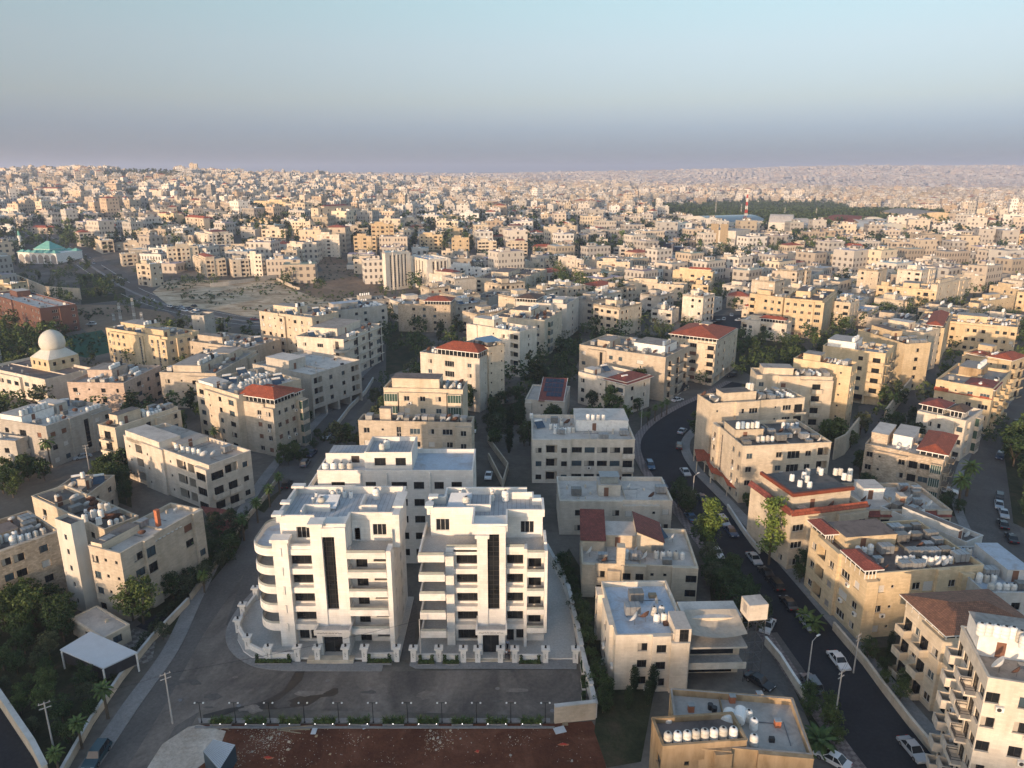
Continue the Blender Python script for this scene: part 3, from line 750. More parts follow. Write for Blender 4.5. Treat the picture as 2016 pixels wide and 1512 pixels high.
wet('tar_joint', PX(860,300, 870,292, 1455,292, 1450,302))
ribbon('pavement', PX(530,1150, 492,1190, 466,1235, 470,1270, 505,1298, 560,1308, 640,1309, 755,1309), -.6, 1.6, .13, 'g_pave', .15)
sheet('pavement', PX(806,1312, 818,1318, 1135,1319, 1136,1300, 1078,1299, 808,1300), .13, 'g_pave')
sheet('drive', PX(775,1300, 812,1300, 822,1200, 806,1150, 796,1180), .034, 'g_asphalt_mid')
sheet('pavement', PX(390,1415, 1083,1415, 1083,1424, 392,1425), .12, 'g_pave')
sheet('soil', PX(395,1427, 1085,1425, 1165,1420, 1185,1450, 1200,1560, 380,1560, 360,1540, 395,1460), .03, 'g_red')
sheet('rubble_ground', PX(392,1427, 445,1440, 430,1480, 380,1520, 300,1540, 290,1512, 320,1465, 370,1432), .045, 'g_rubble')
# repairs, manholes and dust on the roads
rq = random.Random(77)
for k in range(26):
    x, y = rq.choice([(rq.uniform(420, 1120), rq.uniform(1335, 1400)), (rq.uniform(330, 470), rq.uniform(1290, 1400))]); X_, Y_ = pt(x, y); s_ = rq.uniform(.4, 1.8); n_ = 13
    if k < 5: P_ = [(X_+.35*math.cos(6.283*i/12), Y_+.35*math.sin(6.283*i/12)) for i in range(12)]
    else: P_ = [(X_+s_*(1.9 if k % 2 else 1)*math.cos(6.283*i/n_)*rq.uniform(.5, 1), Y_+s_*.6*math.sin(6.283*i/n_)*rq.uniform(.5, 1)) for i in range(n_)]
    b = MB(); b.poly([(p[0], p[1], .075+.0006*k) for p in P_], 'metal' if k < 5 else rq.choice(['g_dust', 'g_dust', 'g_dust', 'g_asphalt_mid', 'g_asphalt_old'])); tag(b.build('manhole_cover' if k < 5 else 'road_stain'), kind='structure')
# right dark road
R3 = PX(1900,1620, 1790,1512, 1700,1400, 1612,1285, 1520,1165, 1440,1065, 1372,985, 1320,925, 1300,878, 1318,845, 1365,812, 1420,785, 1470,757)
ribbon('road', R3, -5.6, 5.6, .02, 'g_asphalt_new')
ribbon('pavement', R3, -7.9, -5.6, .13, 'g_check_pink', .15)
ribbon('pavement', R3, 5.6, 8.2, .13, 'g_pave', .15)
R4 = PX(2120,1260, 2040,1160, 1975,1070, 1940,990, 1950,915, 1985,850, 2040,780)
ribbon('road', R4, -5, 5, .02, 'g_asphalt_mid'); ribbon('pavement', R4, -7, -5, .12, 'g_pave', .15)
R5 = PX(60,455, 100,478, 150,505, 195,535, 250,570, 320,598, 400,618, 500,634, 620,640)
ribbon('highway', R5, -14, -1, .02, 'g_asphalt_mid'); ribbon('highway', R5, 1, 14, .02, 'g_asphalt_mid'); ribbon('median', R5, -1, 1, .16, 'g_pave', .15)
for o_ in (-7.6, 7.4): ribbon('lane_marking', R5, o_, o_+.25, .04, 'white_paint')
R7 = PX(120,612, 150,630, 200,652, 250,690); ribbon('road', R7, -5, 5, .02, 'g_asphalt_mid')
sheet('car_park', PX(1388,622, 1480,620, 1500,650, 1440,668, 1380,655), .03, 'g_asphalt_new')
sheet('road', PX(838,460, 850,455, 848,420, 838,405, 830,408), .3, 'g_asphalt_mid')
sheet('yard', PX(1480,1250, 1530,1245, 1640,1400, 1600,1420, 1500,1330, 1470,1320), .02, 'g_asphalt_mid')
sheet('dry_field', PX(330,600, 300,575, 330,552, 370,552, 540,552, 600,575, 690,600, 700,620, 560,640, 430,612), .05, 'g_dry')
sheet('bare_field', PX(600,545, 680,520, 700,545, 770,575, 740,590, 660,598, 560,565), .08, 'g_earth')
sheet('dirt_track', PX(622,510, 640,500, 700,520, 700,545, 640,540), .12, 'g_earth')
sheet('vacant_lot', PX(125,600, 235,600, 330,615, 345,625, 300,650, 230,690, 150,640), .05, 'g_earth')
sheet('sports_pitch', PX(120,665, 200,650, 235,690, 170,705, 150,700), .06, 'g_turf')
sheet('bare_hill', PX(205,352, 260,345, 300,340, 345,345, 345,352, 330,357, 230,358), 1.5, 'g_bare')
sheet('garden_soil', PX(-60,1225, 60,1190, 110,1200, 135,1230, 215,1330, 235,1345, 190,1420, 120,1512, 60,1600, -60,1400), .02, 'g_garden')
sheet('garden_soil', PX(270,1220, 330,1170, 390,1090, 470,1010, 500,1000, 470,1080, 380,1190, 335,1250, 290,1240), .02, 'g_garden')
sheet('checkered_terrace', PX(200,1265, 240,1235, 310,1245, 300,1300, 220,1330), .026, 'g_check')
sheet('sunken_court', PX(268,1234, 312,1208, 340,1216, 308,1250), .035, 'g_asphalt_new')
sheet('concrete_yard', PX(-40,1480, 0,1385, 60,1470, 105,1530, 60,1600, -60,1600), .03, 'g_asphalt_new')
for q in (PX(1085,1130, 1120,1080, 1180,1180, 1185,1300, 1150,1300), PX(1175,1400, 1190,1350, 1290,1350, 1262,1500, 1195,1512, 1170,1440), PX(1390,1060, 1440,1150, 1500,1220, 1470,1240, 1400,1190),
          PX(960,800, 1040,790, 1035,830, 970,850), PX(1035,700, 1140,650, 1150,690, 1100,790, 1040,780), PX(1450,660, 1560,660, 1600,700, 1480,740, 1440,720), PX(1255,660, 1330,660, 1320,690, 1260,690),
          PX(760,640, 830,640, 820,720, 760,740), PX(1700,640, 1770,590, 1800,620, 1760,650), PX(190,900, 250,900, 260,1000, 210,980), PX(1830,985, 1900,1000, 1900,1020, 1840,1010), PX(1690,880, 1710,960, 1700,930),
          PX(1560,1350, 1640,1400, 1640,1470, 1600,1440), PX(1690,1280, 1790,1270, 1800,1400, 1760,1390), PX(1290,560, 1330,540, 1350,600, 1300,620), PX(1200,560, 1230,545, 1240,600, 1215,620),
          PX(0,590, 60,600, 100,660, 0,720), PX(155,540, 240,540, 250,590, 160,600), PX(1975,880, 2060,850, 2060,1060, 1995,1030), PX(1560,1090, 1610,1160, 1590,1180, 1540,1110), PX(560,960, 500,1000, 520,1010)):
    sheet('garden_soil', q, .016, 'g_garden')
for q in (PX(1700,890, 1720,820, 1780,790, 1760,850), PX(1690,800, 1780,780, 1850,700, 1830,780, 1760,830, 1690,870)): sheet('yard', q, .018, 'g_asphalt_mid')
# ------------------------------------------------------------------ the white hero buildings (world metres)
def place(b, name, parent, ox, oy): return b.build(name, parent, loc=(-ox, -oy, 0))
LV = [0, 3.7, 7.1, 10.5, 13.9, 17.3]
def fit(root, ox, oy, me, nm, x, y, z, a=0): return link(nm, me, root, (x-ox, y-oy, z), a)
WM, CP = 'w_white', 'w_white'
def white_reg(root, short, ox, oy, W, D, zr):
    e = dict(root=root, short=short, a=(ox, oy), ang=0, W=W, D=D, H=zr+1, zr=zr, g=0, W2=lambda x, y, z: (ox+x, oy+y, z), ptop=[], c=(ox+W/2, oy+D/2, 0), rg=random.Random(4)); ALLB.append(e); return e
def pilaster(mb, x0, x1, y0, y1, z0, z1, cap=True):
    mb.box(x0, x1, y0, y1, z0, z1, WM)
    if cap: mb.box(x0-.3, x1+.3, y0-.3, y1+.3, z1+.002, z1+.55, WM)
def roofset(root, ox, oy, rects, z, ph=1.2, th=.35):
    """seamed roofs with white parapets"""
    r = MB(); p = MB()
    for k, (x0, x1, y0, y1) in enumerate(rects):
        r.poly([(x0,y0,z+k*.004),(x1,y0,z+k*.004),(x1,y1,z+k*.004),(x0,y1,z+k*.004)], 'r_seam')
    return r, p
def glass_rail(mb, x0, x1, y, z): mb.box(x0, x1, y, y+.03, z, z+.45, 'rail_glass'); mb.box(x0, x1, y-.02, y+.05, z+.45, z+.5, 'metal')
def hero1():
    ox, oy = -37.4, 104.8
    rt = thing('apartment_building', 'new white stone apartment block with rounded balconies stacked on its left corner', 'apartment block', (ox, oy, 0), 0, 'new white stone apartment blocks')
    w = MB()
    # body with openings: front wall between pilasters
    front = []; fr = []
    for f in range(5):
        z = LV[f]; 
        if f: front.append((2.1, 6.0, z+.75, z+2.5, .35, 'interior')); fr.append((4.05, z+.75, 3.9, 1.75, 'a'))
        else: front += [(2.3, 3.9, .8, 2.7, .3, 'interior'), (4.2, 6.0, .8, 2.7, .3, 'interior')]; fr += [(3.1, .8, 1.6, 1.9, 'a'), (5.1, .8, 1.8, 1.9, 'a')]
        front.append((12.4, 14.2, z+.15, z+2.3, .3, 'interior')); fr.append((13.3, z+.15, 1.8, 2.1, 'a'))
        front.append((15.2, 17.2, z+1.2, z+2.2, .3, 'interior')); fr.append((16.2, z+1.2, 2.0, 1.0, 'a'))
    w.facade((ox, oy), (1, 0), 18.4, 0, 17.3, front, WM)
    side = []
    for f in range(6):
        for xx in (1.2, 6.5, 9.6): side.append((xx, xx+(.7 if xx != 6.5 else 1.3), LV[min(f,5)]+.9, LV[min(f,5)]+2.3, .2, 'glass'))
    w.facade((ox+18.4, oy), (0, 1), 12.7, 0, 20.6, side, WM)
    w.poly([(ox+18.4,oy+12.7,0),(ox,oy+12.7,0),(ox,oy+12.7,20.6),(ox+18.4,oy+12.7,20.6)], WM)
    w.facade((ox, oy+12.7), (0, -1), 12.7, 0, 17.3, [(2+3.4*k, 3.6+3.4*k, LV[f]+.9, LV[f]+2.4, .2, 'glass') for k in range(3) for f in range(1, 5)], WM)
    place(w, 'wall', rt, ox, oy)
    for x, z, wd, ht, st in fr: fit(rt, ox, oy, win_mesh(wd, ht, st, 'frame_dark', WM), 'window', ox+x, oy+.2, z)
    # piers and the stair strip
    p = MB(); pilaster(p, -37.7, -35.3, 103.3, 104.79, 0, 19.3)
    pilaster(p, -31.5, -29.7, 102.9, 104.79, 0, 22.2); p.box(-27.75, -25.98, 102.9, 107, 3.5, 22.0, WM); p.box(-29.7, -27.75, 103.1, 104.79, 3.5, 7.4, WM); p.box(-29.7, -27.75, 102.95, 107, 20.4, 21.9, WM)
    for z in LV[1:]: p.box(-35.3, -31.5, 103.8, 104.79, z-.55, z+.45, WM)
    p.box(-19.7, -18.95, 102.3, 104.79, 0, 18.3, WM); p.box(-35.28, -31.52, 104.0, 104.78, 17.76, 18.3, WM)
    place(p, 'pilaster', rt, ox, oy)
    s = MB(); s.box(-29.7, -27.75, 103.6, 104.7, 7.41, 20.39, 'glass')
    for z in np.arange(7.4, 20.4, .85): s.box(-29.7, -27.75, 103.44, 103.49, z, z+.07, 'frame_dark')
    for x in (-29.2, -28.3): s.box(x-.04, x+.04, 103.43, 103.49, 7.41, 20.39, 'frame_dark')
    place(s, 'stair_window', rt, ox, oy)
    # right balconies
    for z in LV[1:]:
        b = MB(); b.box(-25.9, -19.7, 102.2, 104.79, z-.3, z, WM); b.box(-25.9, -19.72, 102.2, 102.4, z+.001, z+.75, WM); b.box(-25.9, -25.7, 102.4, 104.79, z+.001, z+.75, WM); glass_rail(b, -25.8, -19.8, 102.28, z+.751)
        place(b, 'balcony', rt, ox, oy)
    # rounded balconies
    def out(r): 
        c = [(-36.6, 103.4-r), (-38.2, 103.4-r)]
        for k in range(1, 12): t = math.pi/2*k/12; c.append((-38.2-(3.4+r)*math.sin(t), 106.8-(3.4+r)*math.cos(t)))
        c += [(-41.6-r, 106.8), (-41.6-r, 111.5)]
        for k in range(1, 8): t = math.pi/2*k/8; c.append((-39.6-(2+r)*math.cos(t), 111.5+(2+r)*math.sin(t)))
        return c+[(-39.6, 113.5+r), (-37.4, 113.5+r)]
    oc, ic = out(0), out(-.25)
    for z in LV[1:]:
        b = MB(); b.prism([(-37.4, 104.8), (-36.6, 104.8)][::-1]+oc[:] , z-.45, z, WM, 'r_grey') if False else None
        pl = oc+[(-37.4, 104.85), (-36.6, 104.85)]
        b.prism(pl[::-1], z-.45, z, WM, 'r_blue' if z > 17 else 'g_terrace')
        for i in range(len(oc)-1):
            q = [oc[i], oc[i+1], ic[i+1], ic[i]]; b.prism(q[::-1], z+.001, z+.85, WM)
            a, c = oc[i], oc[i+1]; m = [tuple(.5*(u+v) for u, v in zip(oc[j], ic[j])) for j in (i, i+1)]
            q = [m[0], m[1], (m[1][0]+.03, m[1][1]+.03), (m[0][0]+.03, m[0][1]+.03)]; b.prism(q[::-1], z+.851, z+1.2, 'rail_glass')
        b.box(-36.6, -36.3, 103.15, 104.79, z-.45, z+1.0, WM)
        place(b, 'rounded_balcony', rt, ox, oy)
        if z < 17: fit(rt, ox, oy, door_mesh(1.4, 2.2), 'balcony_door', -37.43, 110.6, z+.02, -math.pi/2)
    # roof terraces and set-back top floor
    t = MB(); t.box(-37.4, -19, 104.8, 117.4, 17.05, 17.3, WM, 'g_terrace')
    for z in (17.3,): t.box(-25.9, -19.7, 102.25, 104.8, z, z+.01, 'g_terrace')
    place(t, 'roof_terrace', rt, ox, oy)
    u = MB()
    u.facade((-37.3, 106.6), (1, 0), 6.0, 17.31, 21.2, [(2.6, 4.9, 18.3, 20.3, .3, 'interior')], WM)
    u.facade((-26.0, 107.6), (1, 0), 7.6, 17.31, 21.2, [(.4, 1.3, 17.4, 19.6, .3, 'interior'), (3.4, 5.6, 18.3, 20.3, .3, 'interior')], WM)
    u.box(-37.3, -31.3, 106.9, 117.3, 17.31, 21.19, WM); u.box(-31.2, -26.05, 103.6, 117.3, 20.39, 21.19, WM); u.box(-25.99, -18.9, 107.9, 117.3, 17.31, 21.19, WM)
    u.box(-31.29, -31.0, 104.79, 106.9, 17.31, 21.19, WM); u.box(-26.2, -26.03, 104.79, 107.6, 17.31, 21.19, WM)
    u.box(-19.3, -18.4, 104.0, 107.6, 17.31, 22.6, WM) if False else None
    place(u, 'penthouse', rt, ox, oy)
    fit(rt, ox, oy, win_mesh(2.2, 2.0, 'a', 'frame', WM), 'window', -33.55, 106.75, 18.3); fit(rt, ox, oy, win_mesh(2.2, 2.0, 'a', 'frame', WM), 'window', -21.5, 107.75, 18.3)
    r = MB(); r.poly([(-37.3,106.6,21.21),(-31.3,106.6,21.21),(-31.3,117.3,21.21),(-37.3,117.3,21.21)], 'r_seam'); r.poly([(-31.3,103.3,21.214),(-26,103.3,21.214),(-26,117.3,21.214),(-31.3,117.3,21.214)], 'r_seam'); r.poly([(-26,107.6,21.21),(-18.4,107.6,21.21),(-18.4,117.3,21.21),(-26,117.3,21.21)], 'r_seam')
    place(r, 'roof', rt, ox, oy)
    p = MB(); h0, h1 = 21.2, 22.5
    for x0, x1, y0, y1 in ((-37.7,-37.3,106.3,117.6), (-37.29,-31.6,106.3,106.6), (-31.4,-26.3,103.31,103.5), (-37.7,-19,117.3,117.65), (-26.3,-25.94,103.3,107.5), (-25.99,-18.5,107.3,107.6), (-18.9,-18.4,107.61,117.6),
                           (-25.2,-24.9,110,115), (-24.9,-22.2,110,110.3), (-34.3,-34.0,108,110.5), (-34.0,-30,110.2,110.5)): p.box(x0, x1, y0, y1, h0 if x0 < -31.3 or x0 > -26 else h0+.01, h1 if x0 != -25.2 else 22.3, WM)
    p.box(-38.2, -36.6, 105.6, 107.2, h1+.002, h1+.4, WM); p.box(-38.2, -36.6, 110.2, 111.4, h1+.003, h1+.35, WM); p.box(-38.2, -36.0, 116.6, 118.0, h1+.003, h1+.4, WM)
    p.box(-19.0, -17.9, 105.4, 113.2, 17.31, 23.0, WM); p.box(-19.3, -17.6, 107.9, 113.5, 23.003, 23.35, WM)
    place(p, 'parapet', rt, ox, oy)
    # entrance portico
    e = MB(); e.box(-31.3, -25.9, 100.9, 104.75, 4.3, 4.5, WM, 'g_terrace')
    for x0, x1, y0, y1 in ((-31.5,-25.7,100.7,100.95), (-31.5,-31.25,100.96,104.75), (-25.95,-25.7,100.96,104.75)): e.box(x0, x1, y0, y1, 4.25, 5.1, WM)
    e.box(-31.2, -30.3, 101.1, 104.75, 0, 4.29, WM); e.box(-27.1, -26.0, 101.1, 104.75, 0, 4.29, WM); e.box(-30.3, -27.1, 101.3, 104.75, 3.6, 4.29, WM)
    place(e, 'entrance_porch', rt, ox, oy)
    g = MB(); g.box(-30.3, -27.1, 102.0, 102.05, .02, 3.59, 'glass')
    for x in (-30.25, -28.7, -27.15): g.box(x-.05, x+.05, 101.93, 101.99, .02, 3.59, 'frame_dark')
    g.box(-30.3, -27.1, 101.93, 101.99, 2.5, 2.6, 'frame_dark'); place(g, 'entrance_door', rt, ox, oy)
    sg = MB(); script(sg, -31.0, 100.69, 4.62, 3.9); place(sg, 'entrance_lettering', rt, ox, oy)
    st = MB()
    for k in range(3): st.box(-32.6, -25.2, 98.9+.35*k, 100.9, .0+.0*k, .13+.15*k, 'w_cream')
    place(st, 'entrance_steps', rt, ox, oy)
    return white_reg(rt, 'rounded-balcony white block', -37.3, 103.3, 19, 14, 21.21)
def script(mb, x, y, z, L, m='black'):
    """dark Arabic lettering as raised strokes, read off the lintel"""
    rg = random.Random(11); t = .02; xx = x
    while xx < x+L-.2:
        wd = rg.uniform(.16, .5); mb.box(xx, xx+wd, y-t, y, z, z+.05, m); k = rg.random()
        if k < .4: mb.box(xx, xx+.045, y-t, y, z+.051, z+.24, m)
        elif k < .7: mb.box(xx+wd*.5, xx+wd*.5+.05, y-t, y, z+.10, z+.15, m); mb.box(xx+wd-.05, xx+wd, y-t, y, z+.051, z+.13, m)
        else: mb.box(xx+wd*.3, xx+wd*.3+.05, y-t, y, z-.1, z-.05, m); mb.box(xx+wd-.04, xx+wd, y-t, y, z-.12, z-.001, m)
        xx += wd+rg.choice((.03, .03, .12))
    xx = x+L*.35
    while xx < x+L*.72: mb.box(xx, xx+.14, y-t, y, z-.3, z-.27, m); xx += .2
def hero2():
    ox, oy = -10.5, 104.9
    rt = thing('apartment_building', 'new white stone block with square balconies projecting at its left side', 'apartment block', (ox, oy, 0), 0, 'new white stone apartment blocks')
    w = MB(); front = []; fr = []
    for f in range(5):
        z = LV[f]
        front.append((1.6, 5.1, z+.75, z+2.5, .35, 'interior')); fr.append((3.35, z+.75, 3.5, 1.75, 'a'))
        if f: front.append((9.7, 12.3, z+.75, z+2.6, .35, 'interior')); fr.append((11.0, z+.75, 2.6, 1.85, 'a')); front.append((13.2, 15.2, z+.15, z+2.4, .3, 'interior')); fr.append((14.2, z+.15, 2.0, 2.2, 'a'))
        else:
            front += [(5.3, 6.0, .1, 2.5, .3, 'interior'), (9.6, 10.8, .1, 2.5, .3, 'interior'), (11.2, 13.0, .8, 2.6, .3, 'interior'), (13.9, 15.9, 1.6, 2.3, .3, 'interior')]
            fr += [(5.65, .1, .7, 2.4, 'a'), (10.2, .1, 1.2, 2.4, 'a'), (12.1, .8, 1.8, 1.8, 'a'), (14.9, 1.6, 2.0, .7, 'a')]
    w.facade((ox, oy), (1, 0), 15.8, 0, 17.3, front, WM)
    w.facade((ox+15.8, oy), (0, 1), 12, 0, 17.3, [(2+3.4*k, 3.4+3.4*k, LV[f]+.9, LV[f]+2.3, .2, 'glass') for k in range(3) for f in range(5)], WM)
    w.poly([(ox+15.8,oy+12,0),(ox,oy+12,0),(ox,oy+12,17.3),(ox+15.8,oy+12,17.3)], WM)
    w.facade((ox, oy+12), (0, -1), 12, 0, 17.3, [(2+3.4*k, 3.4+3.4*k, LV[f]+.9, LV[f]+2.3, .2, 'glass') for k in range(2) for f in range(5)]+[(9.6, 11.2, LV[f]+.15, LV[f]+2.3, .2, 'glass') for f in range(1, 5)], WM)
    place(w, 'wall', rt, ox, oy)
    for x, z, wd, ht, st in fr: fit(rt, ox, oy, win_mesh(wd, ht, st, 'frame_dark', WM), 'window', ox+x, oy+.2, z)
    p = MB(); pilaster(p, -5.5, -3.85, 103.0, 104.89, 0, 20.2); p.box(-2.0, -1.0, 103.0, 107, 3.5, 22.2, WM); p.box(-3.85, -2.0, 103.2, 104.89, 3.5, 7.4, WM); p.box(-6.2, -.9, 103.1, 107, 20.8, 22.1, WM)
    p.box(-10.6, -9.3, 103.7, 104.89, 0, 17.2, WM)
    for z in LV[1:]: p.box(-9.3, -5.5, 103.9, 104.89, z-.55, z+.35, WM); p.box(-1.0, 1.9, 104.0, 104.89, z-.55, z+.35, WM)
    p.box(5.1, 5.6, 102.6, 104.89, 3.4, 18.2, WM); p.box(1.9, 2.4, 103.2, 104.89, 0, 18.2, WM)
    place(p, 'pilaster', rt, ox, oy)
    s = MB(); s.box(-3.85, -2.0, 103.5, 104.8, 7.41, 20.79, 'glass')
    for z in np.arange(7.4, 20.7, .85): s.box(-3.85, -2.0, 103.44, 103.49, z, z+.07, 'frame_dark')
    s.box(-2.97, -2.89, 103.43, 103.49, 7.41, 20.79, 'frame_dark'); place(s, 'stair_window', rt, ox, oy)
    for z in LV[1:]:
        b = MB(); b.box(-14.6, -10.5, 101.4, 107.5, z-.4, z, WM, 'g_terrace')
        b.box(-14.6, -10.5, 101.4, 101.65, z+.001, z+.8, WM); b.box(-14.6, -14.35, 101.65, 107.5, z+.001, z+.8, WM); glass_rail(b, -14.5, -10.6, 101.5, z+.801)
        place(b, 'balcony', rt, ox, oy)
        b = MB(); b.box(2.4, 5.1, 102.5, 104.89, z-.3, z, WM, 'g_terrace'); b.box(2.4, 5.1, 102.5, 102.7, z+.001, z+.65, WM); glass_rail(b, 2.4, 5.1, 102.56, z+.651); place(b, 'balcony', rt, ox, oy)
        if z < 17: fit(rt, ox, oy, door_mesh(2.2, 2.2), 'balcony_door', -10.53, 106.0, z+.02, -math.pi/2)
    t = MB(); t.box(-10.5, 5.3, 104.9, 116.9, 17.05, 17.305, WM, 'g_terrace'); t.box(-14.6, -10.51, 107.5, 112.5, 16.9, 17.3, WM, 'g_terrace'); t.box(-14.6, -14.3, 107.5, 112.5, 17.301, 18.2, WM)
    t.box(5.1, 5.55, 104.9, 109, 17.31, 18.5, WM); glass_rail(t, -10.4, -5.6, 104.0, 18.1); glass_rail(t, -1, 2, 104.1, 18.1); t.box(-10.5, -5.5, 103.9, 104.2, 17.31, 18.1, WM); t.box(-1, 2.4, 103.95, 104.2, 17.31, 18.1, WM)
    place(t, 'roof_terrace', rt, ox, oy)
    u = MB(); u.facade((-13.4, 109.4), (1, 0), 8.4, 17.31, 21.2, [(.9, 3.1, 18.2, 20.3, .3, 'interior'), (7.0, 8.2, 17.4, 20.0, .5, 'interior')], WM); u.box(-13.4, -5.0, 109.95, 116.9, 17.31, 21.19, WM)
    u.facade((-1.0, 108.6), (1, 0), 6.0, 17.31, 21.2, [(2.4, 4.6, 18.2, 20.3, .3, 'interior')], WM); u.box(-1.0, 5.0, 108.95, 116.9, 17.31, 21.19, WM); u.box(-5.0, -1.01, 103.6, 116.9, 20.81, 21.19, WM)
    place(u, 'penthouse', rt, ox, oy)
    fit(rt, ox, oy, win_mesh(2.2, 2.1, 'a', 'frame', WM), 'window', -11.4, 109.55, 18.2); fit(rt, ox, oy, win_mesh(2.2, 2.1, 'a', 'frame', WM), 'window', 2.5, 108.75, 18.2)
    r = MB(); r.poly([(-13.4,109.4,21.21),(-5,109.4,21.21),(-5,117,21.21),(-13.4,117,21.21)], 'r_seam'); r.poly([(-6,103.3,21.214),(-1,103.3,21.214),(-1,117,21.214),(-6,117,21.214)], 'r_seam'); r.poly([(-1,108.6,21.21),(5,108.6,21.21),(5,115,21.21),(-1,115,21.21)], 'r_seam')
    place(r, 'roof', rt, ox, oy)
    p = MB()
    for x0, x1, y0, y1 in ((-13.9,-13.4,109.0,113.2), (-13.39,-6.3,109.1,109.4), (-6.3,-6.0,103.2,109.4), (-6.0,-1.0,103.2,103.5), (-1.0,-.7,103.2,108.6), (-.7,4.9,108.3,108.6), (4.9,5.3,108.3,112.9), (3.7,4.9,112.6,112.9), (3.4,3.7,112.6,115.3), (-1.7,3.4,115,115.3), (-13.4,-11.2,113.2,113.5), (-11.4,-11.1,113.5,117), (-11.1,2.6,116.9,117.25), (-7.5,-3.5,110.2,110.5), (-3.8,-3.5,110.5,114)): p.box(x0, x1, y0, y1, 21.22, 22.5, WM)
    p.box(-14.2, -12.9, 108.8, 110.6, 22.502, 22.9, WM); p.box(-14.0, -12.4, 112.3, 113.6, 22.503, 22.9, WM); place(p, 'parapet', rt, ox, oy)
    e = MB(); e.box(-5.6, -1.0, 101.0, 104.85, 4.3, 4.5, WM, 'g_terrace')
    for x0, x1, y0, y1 in ((-5.8,-.8,100.8,101.05), (-5.8,-5.55,101.06,104.85), (-1.05,-.8,101.06,104.85)): e.box(x0, x1, y0, y1, 4.25, 5.1, WM)
    e.box(-5.5, -4.7, 101.2, 104.85, 0, 4.29, WM); e.box(-2.1, -1.1, 101.2, 104.85, 0, 4.29, WM); e.box(-4.7, -2.1, 101.4, 104.85, 3.9, 4.29, WM)
    place(e, 'entrance_porch', rt, ox, oy)
    g = MB(); g.box(-4.7, -2.1, 101.9, 101.95, .02, 3.89, 'glass')
    for x in (-4.65, -3.4, -2.15): g.box(x-.05, x+.05, 101.83, 101.89, .02, 3.89, 'frame_dark')
    place(g, 'entrance_door', rt, ox, oy)
    sg = MB(); script(sg, -5.3, 100.79, 4.62, 3.9); place(sg, 'entrance_lettering', rt, ox, oy)
    st = MB()
    for k in range(2): st.box(-7.6, .3, 99.3+.35*k, 101.0, 0, .13+.13*k, 'w_cream')
    place(st, 'entrance_steps', rt, ox, oy)
    return white_reg(rt, 'square-balcony white block', -13.4, 103, 19, 14, 21.21)
def hero3():
    ox, oy = -37.5, 130.5
    rt = thing('apartment_building', 'long new white block with seamed upper roof, behind the two white blocks', 'apartment block', (ox, oy, 0), 0, 'new white stone apartment blocks')
    w = MB(); ops = []; fr = []
    for f in range(5):
        z = .8+3.6*f
        for x, wd in ((2.6, 2.6), (9.2, 2.0), (14.2, 3.0), (18.5, 2.0), (22.5, 1.8), (25.8, 2.0)):
            ops.append((x, x+wd, z+.9, z+2.4, .25, 'interior')); fr.append((x+wd/2, z+.9, wd, 1.5))
    w.facade((ox, oy), (1, 0), 30, 0, 20, ops, WM); w.facade((ox+30, oy), (0, 1), 11.5, 0, 20, [(1.5+3*k, 2.5+3*k, 1.6+3.6*f, 3+3.6*f, .2, 'glass') for k in range(3) for f in range(5)], WM)
    w.poly([(ox+30,oy+11.5,0),(ox,oy+11.5,0),(ox,oy+11.5,20),(ox+30,oy+11.5,20)], WM); w.poly([(ox,oy+11.5,0),(ox,oy,0),(ox,oy,20),(ox,oy+11.5,20)], WM)
    for x0, x1, y0, y1 in ((ox+.01,ox+29.99,oy+.01,oy+.3), (ox+.01,ox+29.99,oy+11.2,oy+11.49), (ox+.01,ox+.3,oy+.3,oy+11.2), (ox+29.7,ox+29.99,oy+.3,oy+11.2)): w.box(x0, x1, y0, y1, 19.1, 20.01, WM)
    for x in (8.2, 13.2, 21.5): w.box(ox+x, ox+x+.3, oy-.3, oy-.003, 0, 19.5, WM)
    place(w, 'wall', rt, ox, oy)
    for x, z, wd, ht in fr: fit(rt, ox, oy, win_mesh(wd, ht, 'a', 'frame_dark', WM), 'window', ox+x, oy+.15, z)
    r = MB(); r.poly([(ox+.3,oy+.3,19.1),(ox+29.7,oy+.3,19.1),(ox+29.7,oy+11.2,19.1),(ox+.3,oy+11.2,19.1)], 'r_blue'); place(r, 'roof', rt, ox, oy)
    b = MB(); b.box(ox-1.5, ox+7.6, oy-1.6, oy-.002, 16.0, 16.3, WM, 'g_terrace'); b.box(ox-1.5, ox+7.6, oy-1.6, oy-1.35, 16.3, 17.5, WM); b.box(ox-1.5, ox-1.25, oy-1.35, oy+7, 16.3, 17.5, WM); place(b, 'roof_terrace', rt, ox, oy)
    u = MB(); X = -28.6
    u.facade((X, 132.2), (1, 0), 9.2, 19.12, 23.1, [(1.9, 4.1, 20.3, 21.9, .2, 'interior'), (6.0, 8.0, 20.3, 21.9, .2, 'interior')], WM); u.box(X, X+9.2, 132.45, 141, 19.12, 22.2, WM, 'r_seam')
    for x0, x1, y0, y1 in ((X,X+.3,132.5,141), (X+8.9,X+9.2,132.5,141), (X+.3,X+8.9,140.7,141)): u.box(x0, x1, y0, y1, 22.2, 23.1, WM)
    u.facade((ox+.8, 134.5), (1, 0), 8.0, 19.12, 22.0, [(5, 6.6, 19.9, 21.4, .2, 'interior')], WM); u.box(ox+.8, X-.01, 134.75, 141, 19.12, 21.2, WM, 'r_seam'); place(u, 'penthouse', rt, ox, oy)
    for x in (X+3.0, X+7.0): fit(rt, ox, oy, win_mesh(2.1, 1.6, 'a', 'frame_dark', WM), 'window', x, 132.35, 20.3)
    return white_reg(rt, 'long white block', ox, oy, 30, 11, 19.11)
h1 = hero1(); h2 = hero2(); h3 = hero3()
